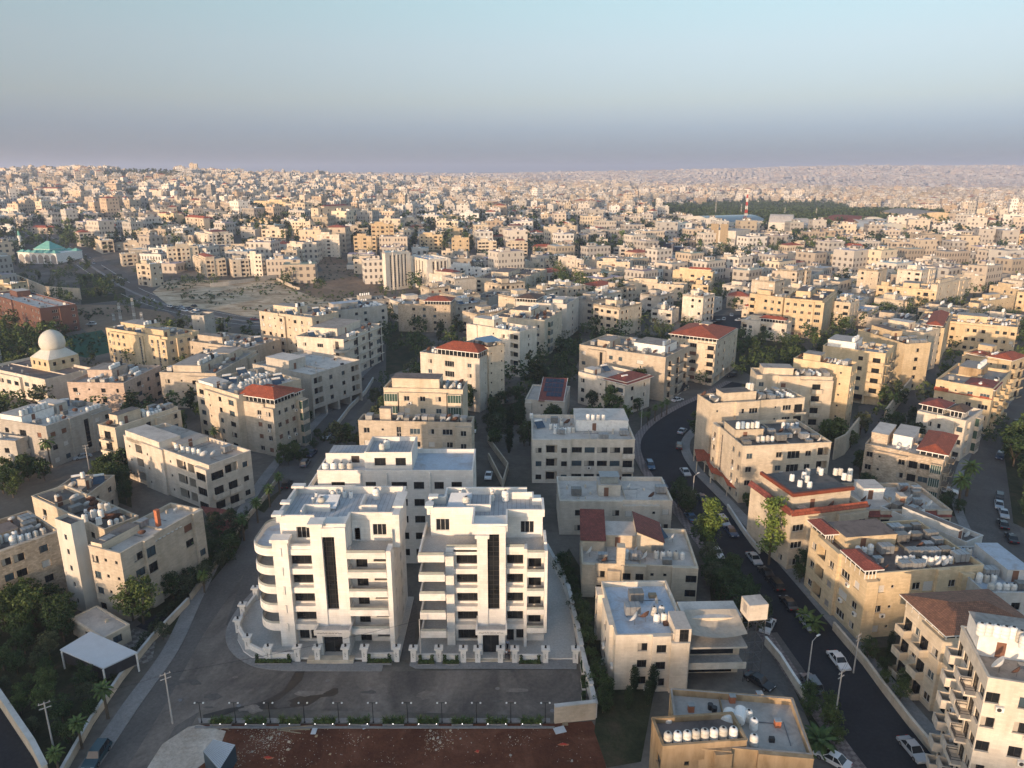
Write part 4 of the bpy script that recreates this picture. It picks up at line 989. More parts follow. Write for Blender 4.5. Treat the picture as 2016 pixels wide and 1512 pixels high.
for px, py, s in ((700/3.6+440, 355/3.6+900, 1.25), (1083/3.6+440, 290/3.6+900, 1.25), (640/3.6+440, 320/3.6+900, .7), (660/3.6+440, 290/3.6+900, .7), (775/3.6+440,275/3.6+900,.7), (818/3.6+440,277/3.6+900,.7), (860/3.6+440,280/3.6+900,.7), (905/3.6+440,285/3.6+900,.7)):
    x, y = pt(px, py, 21.3); TANKS.append((h1, (x, y, 21.22), .3, s))
for a, b, s in ((425,350,1.25), (702,305,1.25), (385,275,.7), (398,258,.7), (608,262,.7), (612,285,.7), (610,305,.7)):
    x, y = pt(800+a/3.6, 900+b/3.6, 21.3); TANKS.append((h2, (x, y, 21.22), .3, s))
for a, b in lerp((770,90), (890,92), 4):
    x, y = pt(440+a/3.6, 900+b/3.6, 19.2); TANKS.append((h3, (-36.2+1.6*((a-770)/40), 131.9, 19.13), .3, 1.25))
TANKS.append((h3, (-25.5, 134.5, 22.21), .3, 1.2)); TANKS.append((h3, (-24.9, 136.5, 22.21), .3, 1.2))
for c, s in (((-31, 111.5), 'between the tanks on the rounded-balcony white block'), ((-8.9, 112.2), 'on the square-balcony white block')):
    b = MB(); b.poly([(-1.9,-1.2,.5),(1.9,-1.2,.5),(2.2,1.3,1.9),(-1.4,1.3,1.9)], 'sheet_white'); b.poly([(-1.9,-1.2,.47),(-1.4,1.3,1.87),(2.2,1.3,1.87),(1.9,-1.2,.47)], 'metal')
    for x, y, z in ((-1.8,-1.1,.5), (1.8,-1.1,.5), (2.0,1.2,1.85), (-1.3,1.2,1.85)): b.tube((x,y,0), (x,y,z), .04, .04, 6, 'metal')
    tag(b.build('skylight_cover', loc=(c[0], c[1], 21.22)), 'pale blue tilted sheet on legs '+s, 'roof cover', 'pale sheets on the white roofs')
# front terraces, pillars, garden walls
tb = MB(); c1 = [pt(x, y) for x, y in PX(497,1297, 480,1285, 468,1262, 472,1225, 488,1195, 520,1180)]
tb.prism([(-18.0,100.3), (-18.0,118), (-45,118)]+c1[::-1][0:0]+[p for p in reversed(c1)]+[], 0, .35, 'w_white', 'g_terrace')
tag(tb.build('terrace'), kind='structure')
tb = MB(); tb.prism([(-15.6,100.3), (10.4,100.3), (10.7,110), (9.8,122), (7.5,134), (-15.4,118)], 0, .34, 'w_white', 'g_terrace'); tag(tb.build('terrace'), kind='structure')
PIL = []
def pillar(x, y, lab, h=2.5):
    r = thing('gate_pillar', lab, 'pillar', (x, y, 0), 0, 'white garden pillars with lamps'); me = cached('pil', lambda: pil_mesh()); link('shaft', me[0], r); l = link('lantern', me[1], r); link('emblem', me[2], r); return r
def pil_mesh():
    a = MB(); a.box(-.42, .42, -.42, .42, 0, 2.35, WM); a.box(-.68, .68, -.6, .6, 2.352, 2.65, WM)
    b = MB(); b.box(-.16, .16, -.16, .16, 2.651, 2.72, 'lamp_metal'); b.box(-.11, .11, -.11, .11, 2.721, 2.98, 'lamp_metal'); b.box(-.15, .15, -.15, .15, 2.981, 3.02, 'lamp_metal')
    c = MB(); c.box(-.08, -.04, -.45, -.421, 1.0, 1.75, 'lamp_metal'); c.box(-.039, .12, -.45, -.421, 1.0, 1.04, 'lamp_metal'); c.box(-.039, .06, -.45, -.421, 1.4, 1.43, 'lamp_metal')
    return a.mesh('shaft'), b.mesh('lantern'), c.mesh('emblem')
pl1 = [pt(440+a/3.6, 900+b/3.6) for a, b in ((235,1010), (145,1130), (112,1240), (180,1365), (325,1440))]
pl1 += [(-34.2,100.2), (-31.0,100.2), (-26.5,100.2), (-23.5,100.2), (-18.4,100.2)]
pl2 = [(-15.68,100.0), (-11.65,100.0), (-7.74,99.9), (-5.44,99.9), (-1.82,99.85), (.43,99.85), (5.33,99.8), (10.1,99.8)]
for L_, nm in ((pl1, 'rounded-balcony white block'), (pl2, 'square-balcony white block')):
    rk = ranks(L_, lambda p: (p[0], p[1], 1))
    for p, r in zip(L_, rk): pillar(p[0], p[1], 'white lantern pillar before the %s, %s' % (nm, r))
def lowwall(p, q, lab):
    line_wall('garden_wall', lab, [p, q], 1.25, .3, WM, world=True, cap=WM, group='low white garden walls between pillars')
for L_, skip, nm in ((pl1, (5, 6, 7), 'rounded balconies'), (pl2, (2, 3, 4, 6), 'square balconies')):
    segs = [(L_[i], L_[i+1]) for i in range(len(L_)-1) if i not in skip]
    rk = ranks(segs, lambda s: ((s[0][0]+s[1][0])/2, s[0][1], 0))
    for (p, q), r in zip(segs, rk): lowwall(p, q, 'low white wall piece before the %s white block, %s' % (nm.replace(' balconies', '-balcony'), r))
PLANTERS = []
def planter(x0, x1, y0, y1, lab, wild=False, rim=True):
    r = thing('planter', lab, 'planter', ((x0+x1)/2, (y0+y1)/2, 0), 0, 'planting beds at the white blocks'); hx, hy = (x1-x0)/2, (y1-y0)/2
    b = MB(); b.box(-hx, hx, -hy, hy, .02, .38, 'g_pave' if rim else 'w_white', 'g_garden'); b.build('planter_box', r)
    rg = random.Random(int(x0*100)); l = MB()
    for _ in range(int(330*hx*hy)+50):
        x, y, z = rg.uniform(-hx+.1, hx-.1), rg.uniform(-hy+.1, hy-.1), rg.uniform(.4, .72); a = rg.uniform(0, 6.3); s = rg.uniform(.07, .15); t = rg.uniform(-.6, .6)
        u = Vector((math.cos(a), math.sin(a), t))*s; v = Vector((-math.sin(a), math.cos(a), rg.uniform(-.5, .9)))*s; p = Vector((x, y, z)); l.poly([p-u-v, p+u-v, p+u+v, p-u+v], 'leaf_mid')
    l.build('hedge_leaves', r)
    for k in (-1, 1) if not wild else (-1, 0, 1):
        m = MB(); x = k*(hx-.35); H = 1.5 if not wild else rg.uniform(.9, 1.5); m.tube((x, 0, .38), (x, 0, H), .04, .03, 5, 'bark')
        for _ in range(90 if not wild else 60):
            if wild: a = rg.uniform(0, 6.3); e = rg.uniform(-.2, .9); ln = rg.uniform(.5, .9); d = Vector((math.cos(a)*math.cos(e), math.sin(a)*math.cos(e), math.sin(e)))*ln; p = Vector((x, 0, H*.6)); n = Vector((-math.sin(a), math.cos(a), 0))*.05; m.poly([p-n, p+d-n*.3, p+d+n*.3, p+n], 'leaf_palm')
            else:
                zc = rg.choice((.75, 1.15, 1.55)); d = Vector((rg.gauss(0, 1), rg.gauss(0, 1), rg.gauss(0, 1))).normalized()*.24; p = Vector((x, 0, zc))+d; u = Vector((rg.uniform(-1, 1), rg.uniform(-1, 1), rg.uniform(-1, 1)))*.09; v = d.cross(u).normalized()*.09; m.poly([p-u-v, p+u-v, p+u+v, p-u+v], 'leaf_dark')
        m.build('spiky_plant' if wild else 'topiary', r)
bd = [(-40.8,-35.0,99.0,99.75), (-23.0,-19.1,99.0,99.75), (-14.9,-12.3,98.8,99.55), (-11.0,-8.4,98.8,99.55), (1.1,4.6,98.8,99.5)]
for q, r in zip(bd, ranks(bd, lambda q: (q[0], q[2], 0))): planter(*q, 'clipped green bed with topiary before the white blocks, %s' % r)
kb = [(-42.6+4.87*k, -39.6+4.87*k, 85.7, 86.5) for k in range(10)]
for q, r in zip(kb, ranks(kb, lambda q: (q[0], q[2], 0))): planter(*q, 'kerbside bed of spiky plants above red soil, %s' % r, True)
for k, (x, y) in enumerate(((11.0-.25*i, 98-3.6*i) for i in range(3))): planter(x-.2, x+.35, y-1.3, y+1.1, 'narrow bed against the tall white side wall, %s' % ('farthest of three', 'middle of three', 'nearest of three')[k], False, False)
sw = [(7.0,134), (8.4,128), (9.6,122.5), (10.2,118), (10.6,112), (10.9,106), (11.1,100.2), (11.4,95), (11.7,91), (11.9,87.3), (6.0,86.4)]
wb = MB()
for i in range(len(sw)-1):
    a, b = Vector(sw[i]), Vector(sw[i+1]); d = (b-a).normalized(); n = Vector((-d.y, d.x))*.25; h = 2.4+(i % 2)*.4
    wb.prism([tuple(a-n), tuple(b-n), tuple(b+n), tuple(a+n)], -.3, h, 'w_white' if i < 9 else 'w_cream'); n2 = n*1.35; wb.prism([tuple(a-n2), tuple(b-n2), tuple(b+n2), tuple(a+n2)], h+.002, h+.14, 'w_cool')
tag(wb.build('boundary_wall'), 'tall stepped white boundary wall running along the right side of the new white blocks', 'wall')
cu = MB(); cu.box(-44.6, 6, 85.2, 85.55, .0, .16, 'g_pave'); tag(cu.build('kerb'), kind='structure')
lm = [(-44.0+4.87*k, 86.3) for k in range(11)][1:]; lm = [(-44.0, 86.3)]+lm
def lamp_mesh():
    a = MB(); a.tube((0,0,0), (0,0,3.3), .06, .045, 8, 'lamp_metal'); a.box(-.62, .62, -.03, .03, 3.3, 3.36, 'lamp_metal'); a.lathe([(.12,0),(.12,.12),(.07,.2)], 8, 'lamp_metal')
    b = MB(); 
    b.lathe([(.05,0),(.13,.05),(.13,.16),(.03,.22)], 8, 'white_paint', 0, 0, 0)
    return a.mesh('lamp_post'), b.mesh('lamp_head')
for (x, y), r in zip(lm, ranks(lm, lambda q: (q[0], q[1], 0))):
    t = thing('street_lamp', 'black twin-headed street lamp above the red soil, %s' % r, 'street lamp', (x, y, .12), 0, 'twin-headed lamps along the kerb'); m = cached('lamp', lamp_mesh)
    link('lamp_post', m[0], t); link('lamp_head', m[1], t, (-.6, 0, 3.2)); link('lamp_head', m[1], t, (.6, 0, 3.2))
def spot_mesh():
    b = MB(); b.tube((0,0,0), (0,0,.3), .02, .02, 5, 'lamp_metal'); b.box(-.05, .05, -.04, .05, .3, .37, 'lamp_on'); return b.mesh('garden_light')
sp = [(x+dx, 85.72) for x, _, _, _ in kb for dx in ((.25, 2.75) if int(x) % 2 else (1.5,))]
for (x, y), r in zip(sp, ranks(sp, lambda q: (q[0], q[1], 0))):
    me = cached('spot', lambda: spot_mesh()); tag(link('garden_light', me, None, (x, y-.1, .12)), 'tiny lit garden light in the kerbside beds, %s' % r, 'garden light', 'lit garden lights')
# ------------------------------------------------------------------ near buildings
Y1, Y2, Y3, Y4, Y5, Y6, Y7, Y8, X1, X2, X3, X4, X5, X6, X7, Z1, Z6, Z7, FF = [TR(k) for k in 'Y1 Y2 Y3 Y4 Y5 Y6 Y7 Y8 X1 X2 X3 X4 X5 X6 X7 Z1 Z6 Z7 F'.split()]
def sub(x0, y0, x1, y1, z0, z1, wall, roof=None, nm='wall_block', th=True):
    """extra block in building metres (negative or >1 values are metres past the edge)"""
    def f(root, mb, W, D, H, zr):
        b = MB() if root else mb
        b.box(x0*W, x1*W, y0*D, y1*D, z0*H, z1 if z1 > 3 else z1*H, wall, roof)
        if root: b.build(nm, root)
    return f
def awning(x0, x1, z, out, mat, face='c'):
    def f(root, mb, W, D, H, zr):
        b = MB()
        if face == 'c': b.poly([(x0*W,-out,z),(x1*W,-out,z),(x1*W,-.01,z+.9),(x0*W,-.01,z+.9)], mat, [(0,0),((x1-x0)*W,0),((x1-x0)*W,out),(0,out)]); b.poly([(x0*W,-out,z-.08),(x0*W,-.01,z+.82),(x1*W,-.01,z+.82),(x1*W,-out,z-.08)], 'wood'); b.poly([(x0*W,-out,z-.08),(x1*W,-out,z-.08),(x1*W,-out,z),(x0*W,-out,z)], mat, [(0,0),(1,0),(1,1),(0,1)])
        else: b.poly([(-out,x0*D,z),(-.01,x0*D,z+.9),(-.01,x1*D,z+.9),(-out,x1*D,z)], mat, [(0,0),(0,out),((x1-x0)*D,out),((x1-x0)*D,0)]); b.poly([(-out,x0*D,z-.08),(-out,x1*D,z-.08),(-.01,x1*D,z+.82),(-.01,x0*D,z+.82)], 'wood'); b.poly([(-out,x0*D,z-.08),(-out,x0*D,z),(-out,x1*D,z),(-out,x1*D,z-.08)], mat, [(0,0),(1,0),(1,1),(0,1)])
        b.build('red_tile_trim', root)
    return f
def wedge(x0, y0, x1, y1, h0, h1, mat, wall, ax='x'):
    """mono-pitch roofed block on the roof"""
    def f(root, mb, W, D, H, zr):
        b = MB(); a, c, d, e = x0*W, x1*W, y0*D, y1*D
        za, zb = zr+h0, zr+h1
        P = [(a,d,zr),(c,d,zr),(c,e,zr),(a,e,zr)]; T = [(a,d,za),(c,d,za if ax == 'y' else zb),(c,e,zb),(a,e,zb if ax == 'y' else za)]
        for k in range(4): b.poly([P[k], P[(k+1)%4], T[(k+1)%4], T[k]], wall)
        b.build('attic', root); t = MB(); o = .25
        T = [(a-o,d-o,za+.1),(c+o,d-o,(za if ax == 'y' else zb)+.1),(c+o,e+o,zb+.1),(a-o,e+o,(zb if ax == 'y' else za)+.1)]
        t.poly(T, mat, [(0,0),(c-a,0),(c-a,e-d),(0,e-d)]); t.poly([(p[0],p[1],p[2]-.12) for p in T[::-1]], 'wood'); t.build('tiled_roof', root)
    return f
def solar_roof(root, W, D, zr):
    x0, x1, y0, y1, a, b = W*.35, W*.95, -.6, D*.72, zr+.3, zr+4.4
    m = MB()
    m.poly([(x0,y0+.5,zr),(x1,y0+.5,zr),(x1,y0+.5,a),(x0,y0+.5,a)], 'w_ivory'); m.poly([(x0,y1,zr),(x0,y1,b),(x1,y1,b),(x1,y1,zr)], 'w_ivory')
    m.poly([(x0,y0+.5,zr),(x0,y0+.5,a),(x0,y1,b),(x0,y1,zr)], 'w_ivory'); m.poly([(x1,y0+.5,zr),(x1,y1,zr),(x1,y1,b),(x1,y0+.5,a)], 'w_ivory'); m.build('gable', root)
    t = MB(); T = [(x0-.2,y0,a),(x1+.2,y0,a),(x1+.2,y1,b+.15),(x0-.2,y1,b+.15)]; t.poly(T, 't_dark', [(0,0),(8,0),(8,14),(0,14)]); t.poly([(p[0],p[1],p[2]-.15) for p in T[::-1]], 'wood')
    for x in (x0-.35, x1+.2): t.poly([(x,y0,a+.1),(x+.15,y0,a+.1),(x+.15,y1,b+.25),(x,y1,b+.25)], 'white_paint')
    r = t.build('tiled_roof', root); w = (x1-x0-1.4)/5; L = (y1-y0)
    for j in range(4):
        for i in range(5):
            if j == 0 and i == 0: continue
            q = []; u0 = x0+.7+i*w; v0 = .2+.19*j
            for du, dv in ((.04,0), (w-.04,0), (w-.04,.17), (.04,.17)): y = y0+L*(v0+dv); q.append((u0+du, y, a+(b-a+.15)*(v0+dv)+.12))
            p = MB(); p.poly(q, 'panel'); p.build('solar_panel', r)
def stair_slit(root, W, D, H):
    x = W*.92; link('stair_window', win_mesh(1.3, 7.5, 'a', 'frame_dark', 'w_ivory'), root, (x, -.04*D-.07, 3.2))
    for k, z in enumerate((.0, 3.6, 7.0)):
        b = MB(); b.box(W*1.02+.01, W*1.02+9, .5, D*.55, z+2.9, z+3.2, 'w_ivory', 'g_terrace'); 
        if k: b.box(W*1.02+.01, W*1.02+9, .3, .5, z-.5, z+.55, 'w_ivory')
        if k < 2: b.build('terrace_wing', root)
    b = MB(); b.box(W*1.02+.01, W*1.02+9, 3.5, D*.55, 0, 9.8, 'w_cream', 'r_light'); b.box(W*1.02+1, W*1.02+8, 3.44, 3.49, .2, 2.6, 'glass'); b.box(W*1.02+1, W*1.02+8, 3.44, 3.49, 3.5, 6, 'glass'); b.build('wing_wall', root)
    s = MB(); x0 = W*1.02
    G_ = 8; 
    for i in range(G_):
        for j in range(4):
            def q(a, c): u, v = a/G_, c/4; return (x0+.3+8.2*u, -.3+5.5*v, 9.6-1.1*math.sin(math.pi*u)*math.sin(math.pi*(v*.8+.2))+.6*v)
            s.poly([q(i,j), q(i+1,j), q(i+1,j+1), q(i,j+1)], 'fabric')
    s.build('shade_sail', root)
vi = 'villa'
def stripes(root, mb, W, D, H, zr):
    b = MB(); n = 4; fh = (H-.9)/n
    for k in range(1, n+1): z = k*fh; b.box(-.12, W+.12, -.14, -.1, z-.45, z-.1, 'dark_stone'); b.box(3, W-.5, -1.0, -.15, z-.1, z+.1, 'w_ivory')
    for x in (W*.3, W*.62, W*.93): b.box(x, x+.9, -.3, -.15, 0, H+.3, 'dark_stone')
    b.box(-.3, -.11, 2.2, 3.4, 0, H-1, 'dark_stone'); b.build('dark_stone_band', root)
    for k in range(1, n+1):
        z = k*fh-fh+(.2 if k > 1 else fh*.3); b = MB(); R_ = 3.0; cs = [(0.4-R_*math.cos(t)*1.0, 1.2-R_*math.sin(t)) for t in [math.pi*1.0*i/14-math.pi*.25 for i in range(15)]]
        b.prism([(1.5, 1.5)]+cs, z-.35, z, 'w_ivory')
        for p, q in zip(cs[:-1], cs[1:]): b.poly([(*p, z), (*q, z), (*q, z+.45), (*p, z+.45)], 'w_ivory'); b.poly([(p[0], p[1], z+.45), (q[0], q[1], z+.45), (q[0], q[1], z+1.0), (p[0], p[1], z+1.0)], 'rail_glass')
        b.build('curved_balcony', root)
# left foreground
tw = bld('tower house', 'pale stone house with a square blank tower and striped pergola, lower left', (893,790), (680,720), (1490,460), 1298.5, None, 'w_beige', 'r_light', '.WD...W./.WD...W./.......w/.......w', 'wss', T=Y2, pent=[], tanks=0, boxes=1, dish=1, cat='house', name='house', fh=3.4, shut='B', ac=0)
e = tw; a_ = pt(139, 1032, 17.5); 
bt = MB(); ww = Vector(pt(164.5,1021.5,17.5))-Vector(a_); wl = Vector(pt(104.5,1021.5,17.5))-Vector(a_); tang = math.atan2(ww.y, ww.x); tl, tw2 = wl.length, ww.length
bt.facade((0,0), (1,0), tw2, 0, 17.5, [], 'w_render'); bt.facade((tw2,0), (0,1), tl, 0, 17.5, [], 'w_render'); bt.facade((tw2,tl), (-1,0), tw2, 0, 17.5, [], 'w_render')
bt.facade((0,tl), (0,-1), tl, 0, 17.5, [(tl*.45, tl*.45+.7, z, z+1, .15, 'glass') for z in (1.5, 4.8, 8, 11.2, 14)], 'w_render')
bt.box(.2, tw2-.2, .2, tl-.2, 16.8, 16.9, 'r_dark')
o_ = bt.build('tower', tw['root'])
iv = Matrix.Rotation(-tw['ang'], 4, 'Z') @ Matrix.Translation((-tw['a'][0], -tw['a'][1], 0)); p_ = iv @ Vector((a_[0], a_[1], 0)); o_.location = (p_.x, p_.y, 0); o_.rotation_euler = (0, 0, tang-tw['ang'])
W_, D_, H_ = tw['W'], tw['D'], tw['H']
pg = MB()
for k in range(9): x = W_*.28+k*.95; pg.box(x, x+.55, -.2, 2.6, H_-1.4+.03*(k%2), H_-1.3+.03*(k%2), 'white_paint')
pg.box(W_*.27, W_*.27+8.6, 0, .12, H_-1.6, H_-1.45, 'frame_dark'); pg.build('pergola', tw['root'])
ch = MB(); ch.box(W_*.6, W_*.6+.7, 3, 3.7, H_-.9, H_+2.2, 'orange_brick'); ch.box(W_*.6-.05, W_*.6+.75, 2.95, 3.75, H_+2.2, H_+2.35, 'orange_brick'); ch.build('chimney', tw['root'])
st_ = MB(); st_.box(W_*.02, W_*.45, D_*.62, D_-.3, H_-.89, H_+.6, 'w_cream', 'r_dark', False); st_.build('raised_roof', tw['root'])
ontop(tw, [Y2((x, y)) for x, y in ((635,555),(700,520),(755,470),(755,520),(740,575),(805,470))], .98, tw['zr']+1.5)
bld('wide left-edge block', 'long rough beige block at the left edge, grey metal boxes lined on its roof', (-60,1104), (-120,1060), (114,1044), 1235, None, 'w_rough', 'r_brown', '..wW.w.', 'w', T=FF, pent=[(.1,.5,.7,.8,.9)], tanks=7, boxes=4, dish=3, panel=2, shut='WW', ac=.1)
bld('dish-covered house', 'flat cream house behind the tower house, roof crowded with satellite dishes and solar panels', (205,1042), (62,976), (262,1011), None, 3, 'w_cream', 'r_dark', 'w', 'www', T=FF, pent=[(.1,.7,.5,.95,.9)], tanks=3, boxes=2, dish=6, panel=3, cat='house', name='house')
bld('roof-turret house', 'low beige house with cream roof turret, near the parked silver car', (150,990), (64,972), (225,935), None, 2, 'w_beige', 'r_brown', 'www', 'ww', T=FF, pent=[(.55,.3,.68,.5,2.6)], tanks=2, boxes=1, dish=2, panel=2, cat='house', name='house', D=9)
L4 = bld('corner-balcony block', 'cream block with dark glazed top corner and white tank row, above the red-brown canopy', (411,916), (243,856), (482,883), 1010, None, 'w_ivory', 'r_grey', 'DLw/bbw/bbw/bbw', 'sLs.sLLD', T=FF, pent=[(.3,.45,.95,.85,1.3)], tanks=0, boxes=1, dish=1, fh=3.4, ac=.03, blocks=(sub(.0,.55,.5,.97,.9,1.12,'w_ivory','r_light','raised_block'),))
ontop(L4, [Y1((x, y)) for x, y in ((1645,1255),(1705,1275),(1755,1280),(1805,1290),(1855,1300))], .98)
ontop(L4, [Y1((x, y)) for x, y in ((1240,1125),(1275,1115),(1320,1130),(1360,1150))], .98)
bld('blank-sided block', 'cream block with tall blank side wall and balconies on its left edge', (226,842), (190,836), (350,800), 932, None, 'w_cream', 'r_dark', '..w.w', 'r', T=FF, tanks=6, boxes=2, dish=2, panel=1, pent=[(.15,.4,.5,.9)])
bld('white-shed block', 'beige four-storey block by a palm, white sheds and sheet roofs cluttering its top', (90,839), (1,822), (213,797), 921, None, 'w_grey', 'r_light', 'ww.Tww', 'wbw', T=FF, tanks=9, boxes=2, dish=1, shut='WWB', pent=[(.0,.5,.5,.95,2.2,'white_paint'), (.55,.5,.72,.9,2.6)], ac=.1)
bld('cut-off left block', 'grey block cut by the left edge of the picture, pale blue panel roof', (30,868), (-50,862), (44,858), 925, None, 'w_grey', 'r_blue', '.', 'ww', T=FF, pent=[], tanks=1, boxes=0, dish=0)
bld('pink-banded block', 'beige and pink banded block right of the domed mosque, orange dish on its roof', (243,754), (160,740), (316,719), 818, None, 'w_pink', 'r_grey', 'sWwW', 'wswn', T=FF, tanks=12, boxes=2, dish=3, shut='', ac=.15)
bld('arched office block', 'long beige office block with regular window rows and arched tops, lower left of highway', (329,664), (208,645), (391,651), 732, None, 'w_gold', 'r_grey', 'wwww', 'wwww..t.wtw', T=FF, tanks=6, boxes=3, dish=3, panel=2, ac=.2, pent=[(.3,.5,.8,.9), (.1,.1,.3,.4)])
bld('plain grey tower', 'narrow plain grey tower block with tiny windows left of the highway', (401,621), (385,617.5), (421,614), 690, None, 'w_grey', 'r_brown', 's.s', 's', T=FF, tanks=0, boxes=0, dish=0, pent=[])
bld('cluttered beige block', 'beige block with a set-back top floor and blue dishes, left of the big concrete-framed block', (425,735), (336,722), (505,690), 805, None, 'w_beige', 'r_grey', 'w.nw', 'wsww', T=FF, tanks=7, boxes=4, dish=4, pent=[(.05,.3,.55,.8), (.6,.2,.9,.6)])
bld('back beige block', 'beige block with small white tanks along its parapet, beside the plain grey tower', (487,686), (364,670), (515,663), 740, None, 'w_beige', 'r_grey', 'ww', 'wwsww', T=FF, tanks=10, boxes=4, dish=4, pent=[(.2,.5,.4,.9)])
bld('tall cream block', 'tall cream six-storey block with a sunlit blank-edged wall, standing beside the highway bend', (616,625), (510,612), (655,612), 722, None, 'w_cream', 'r_grey', 'w.w', 'wwswswnw', T=FF, tanks=6, boxes=2, dish=2, panel=2, shut='WW', ac=.15)
bld('grey roof-crowd block', 'wide grey-cream block crowded with white tanks and dishes, edge of the bare field', (761,600), (655,612), (779,587), None, 4, 'w_grey', 'r_blue', 'nn', 'W.ww.w', T=FF, tanks=14, boxes=3, dish=5, panel=2)
bld('dark-striped block', 'modern white block with dark stone bands and curved glass balconies at its corner', (676,668), (598,656), (751,637), 748, None, 'w_ivory', 'r_grey', '.DWWD', 'wWW', T=FF, blocks=(stripes,), tanks=3, boxes=2, dish=1, panel=1, trim='w_trimdark', pent=[(.25,.35,.85,.95)], ac=.02)
bld('concrete-framed block', 'large pale concrete-framed block on stilts with recessed balconies at both ends of its street front', (612,738), (497,716), (685,704), 824, None, 'w_grey', 'r_light', 'LwwL', '', gc='pppp', T=FF, tanks=3, boxes=0, dish=1, pent=[(.1,.45,.42,.85,3.2)], ac=0, shut='W')
bld('many-tank cream block', 'cream block topped by dense tanks and panels, left of the red hip roof', (470,778), (385,752), (588,745), 890, None, 'w_cream', 'r_light', 'w', 'WswW', T=FF, tanks=14, boxes=5, dish=3, panel=4, pent=[(.0,.6,.25,.95,1.6,'white_paint')])
bld('five-storey red-hip block', 'five-storey beige stone block crowned by a glazed room under an orange-red hip roof', (541,797), (463,785), (604,776), 897, None, 'w_beige', 'r_light', 'wwwg', 'w.ww', T=FF, tanks=0, boxes=0, dish=0, pent=[], hip=[(0,.0,.62,1,2.3,2.1,'t_red'), (.7,.0,1,.9,1.9,.9,'t_red')], shut='BB', fr='frame')
gh = bld('garden house', 'small single-storey garden house with stained white flat roof below the tower', (203,1256), (139,1217), (242,1222), None, 1, 'w_cream', 'r_light', 'w', 'w', T=FF, pent=[], tanks=0, boxes=0, dish=0, cat='garden house', name='garden_house', par=.15, fh=3.0)
# centre
bld('box-crowded stone block', 'beige stone block packed with metal boxes and dishes, directly behind the long white block', (929,832), (705,827), (958,820), None, 5, 'w_beige', 'r_brown', 'ww', 'wstWwWw', T=FF, tanks=10, boxes=8, dish=8, pent=[(.3,.72,.7,.82,3.4)], D=None, fr='frame', ac=.1, shut='W')
bld('five-tank cream block', 'cream block with white tanks on its raised room, before the glazed red-hip block', (911,767), (755,763), (925,750), None, 6, 'w_cream', 'r_brown', 's', 'gwwwg', T=FF, tanks=12, boxes=3, dish=6, pent=[(.1,.3,.75,.9,3.2)], shut='WW', fr='frame')
bld('glazed red-hip block', 'white block crowned by a long glazed room under an orange-red hip roof', (944,706), (827,693), (962,694), 812, None, 'w_ivory', 'r_grey', 's', 'wDw', T=FF, tanks=10, boxes=1, dish=2, pent=[], hip=[(.0,.02,1,.72,2.6,2.0,'t_red')], shut='G', fr='frame', ac=.05)
bld('blue-sheet wing', 'narrow tall cream wing with a blue sheet canopy on top', (962,684), (955,690), (993,677), 803, None, 'w_cream', 'r_dark', 's.s', '', T=FF, tanks=3, boxes=2, dish=2, pent=[], D=12, blocks=(lambda root, mb, W, D, H, zr: (lambda b: (b.poly([(-1,0,zr+2.6),(W-1,0,zr+2.2),(W,6,zr+2.9),(-1,6,zr+3.2)], 'sheet_blue'), b.box(0,.1,.1,.2,zr,zr+2.5,'metal'), b.box(W-1.3,W-1.2,.1,.2,zr,zr+2.2,'metal'), b.build('canopy_sheet', root)))(MB()),))
bld('stacked-loggia block', 'cream block with deep stacked loggias on its right, centre of the picture', (1025,653), (920,637), (1038,641), 742, None, 'w_ivory', 'r_light', 'n', '..swL', T=FF, tanks=8, boxes=1, dish=2, pent=[(.2,.55,.7,.95,3.2)])
bld('brown-dish block', 'wide cream block with brown dishes and glazed side balconies, centre behind the loggia block', (1073,630), (969,622), (1093,611), 700, None, 'w_cream', 'r_brown', 'gn', 's..w', T=FF, tanks=6, boxes=2, dish=6, pent=[(.4,.4,.9,.8,2.4)], fr='frame')
bld('pyramid-gazebo block', 'white plastered block with a dark pyramid gazebo and many tanks on its roof', (1116,599), (1016,593), (1130,584), 668, None, 'w_render', 'r_light', 'w', 'wwww', T=FF, tanks=12, boxes=1, dish=1, panel=2, pent=[(.1,.1,.5,.3,2.4)], hip=[(0,.6,.6,1,2.2,1.5,'t_brown')])
bld('orange-penthouse block', 'wide beige stone block with an orange hip-roofed penthouse and brown pergola', (887,600), (783,598), (911,591), 655, None, 'w_rough', 'r_grey', 'w', '.wwws', T=FF, tanks=4, boxes=1, dish=3, panel=1, pent=[(.1,.3,.5,.6)], hip=[(0,.0,.8,.5,2.4,1.8,'t_red')])
bld('low tree-ringed building', 'low grey-beige two-part building with dark roof amid trees, right of the orange hip penthouse', (962,586), (938,580), (1006,574), 612, None, 'w_grey', 'r_dark', '..w', 's', T=FF, tanks=1, boxes=1, dish=1, pent=[])
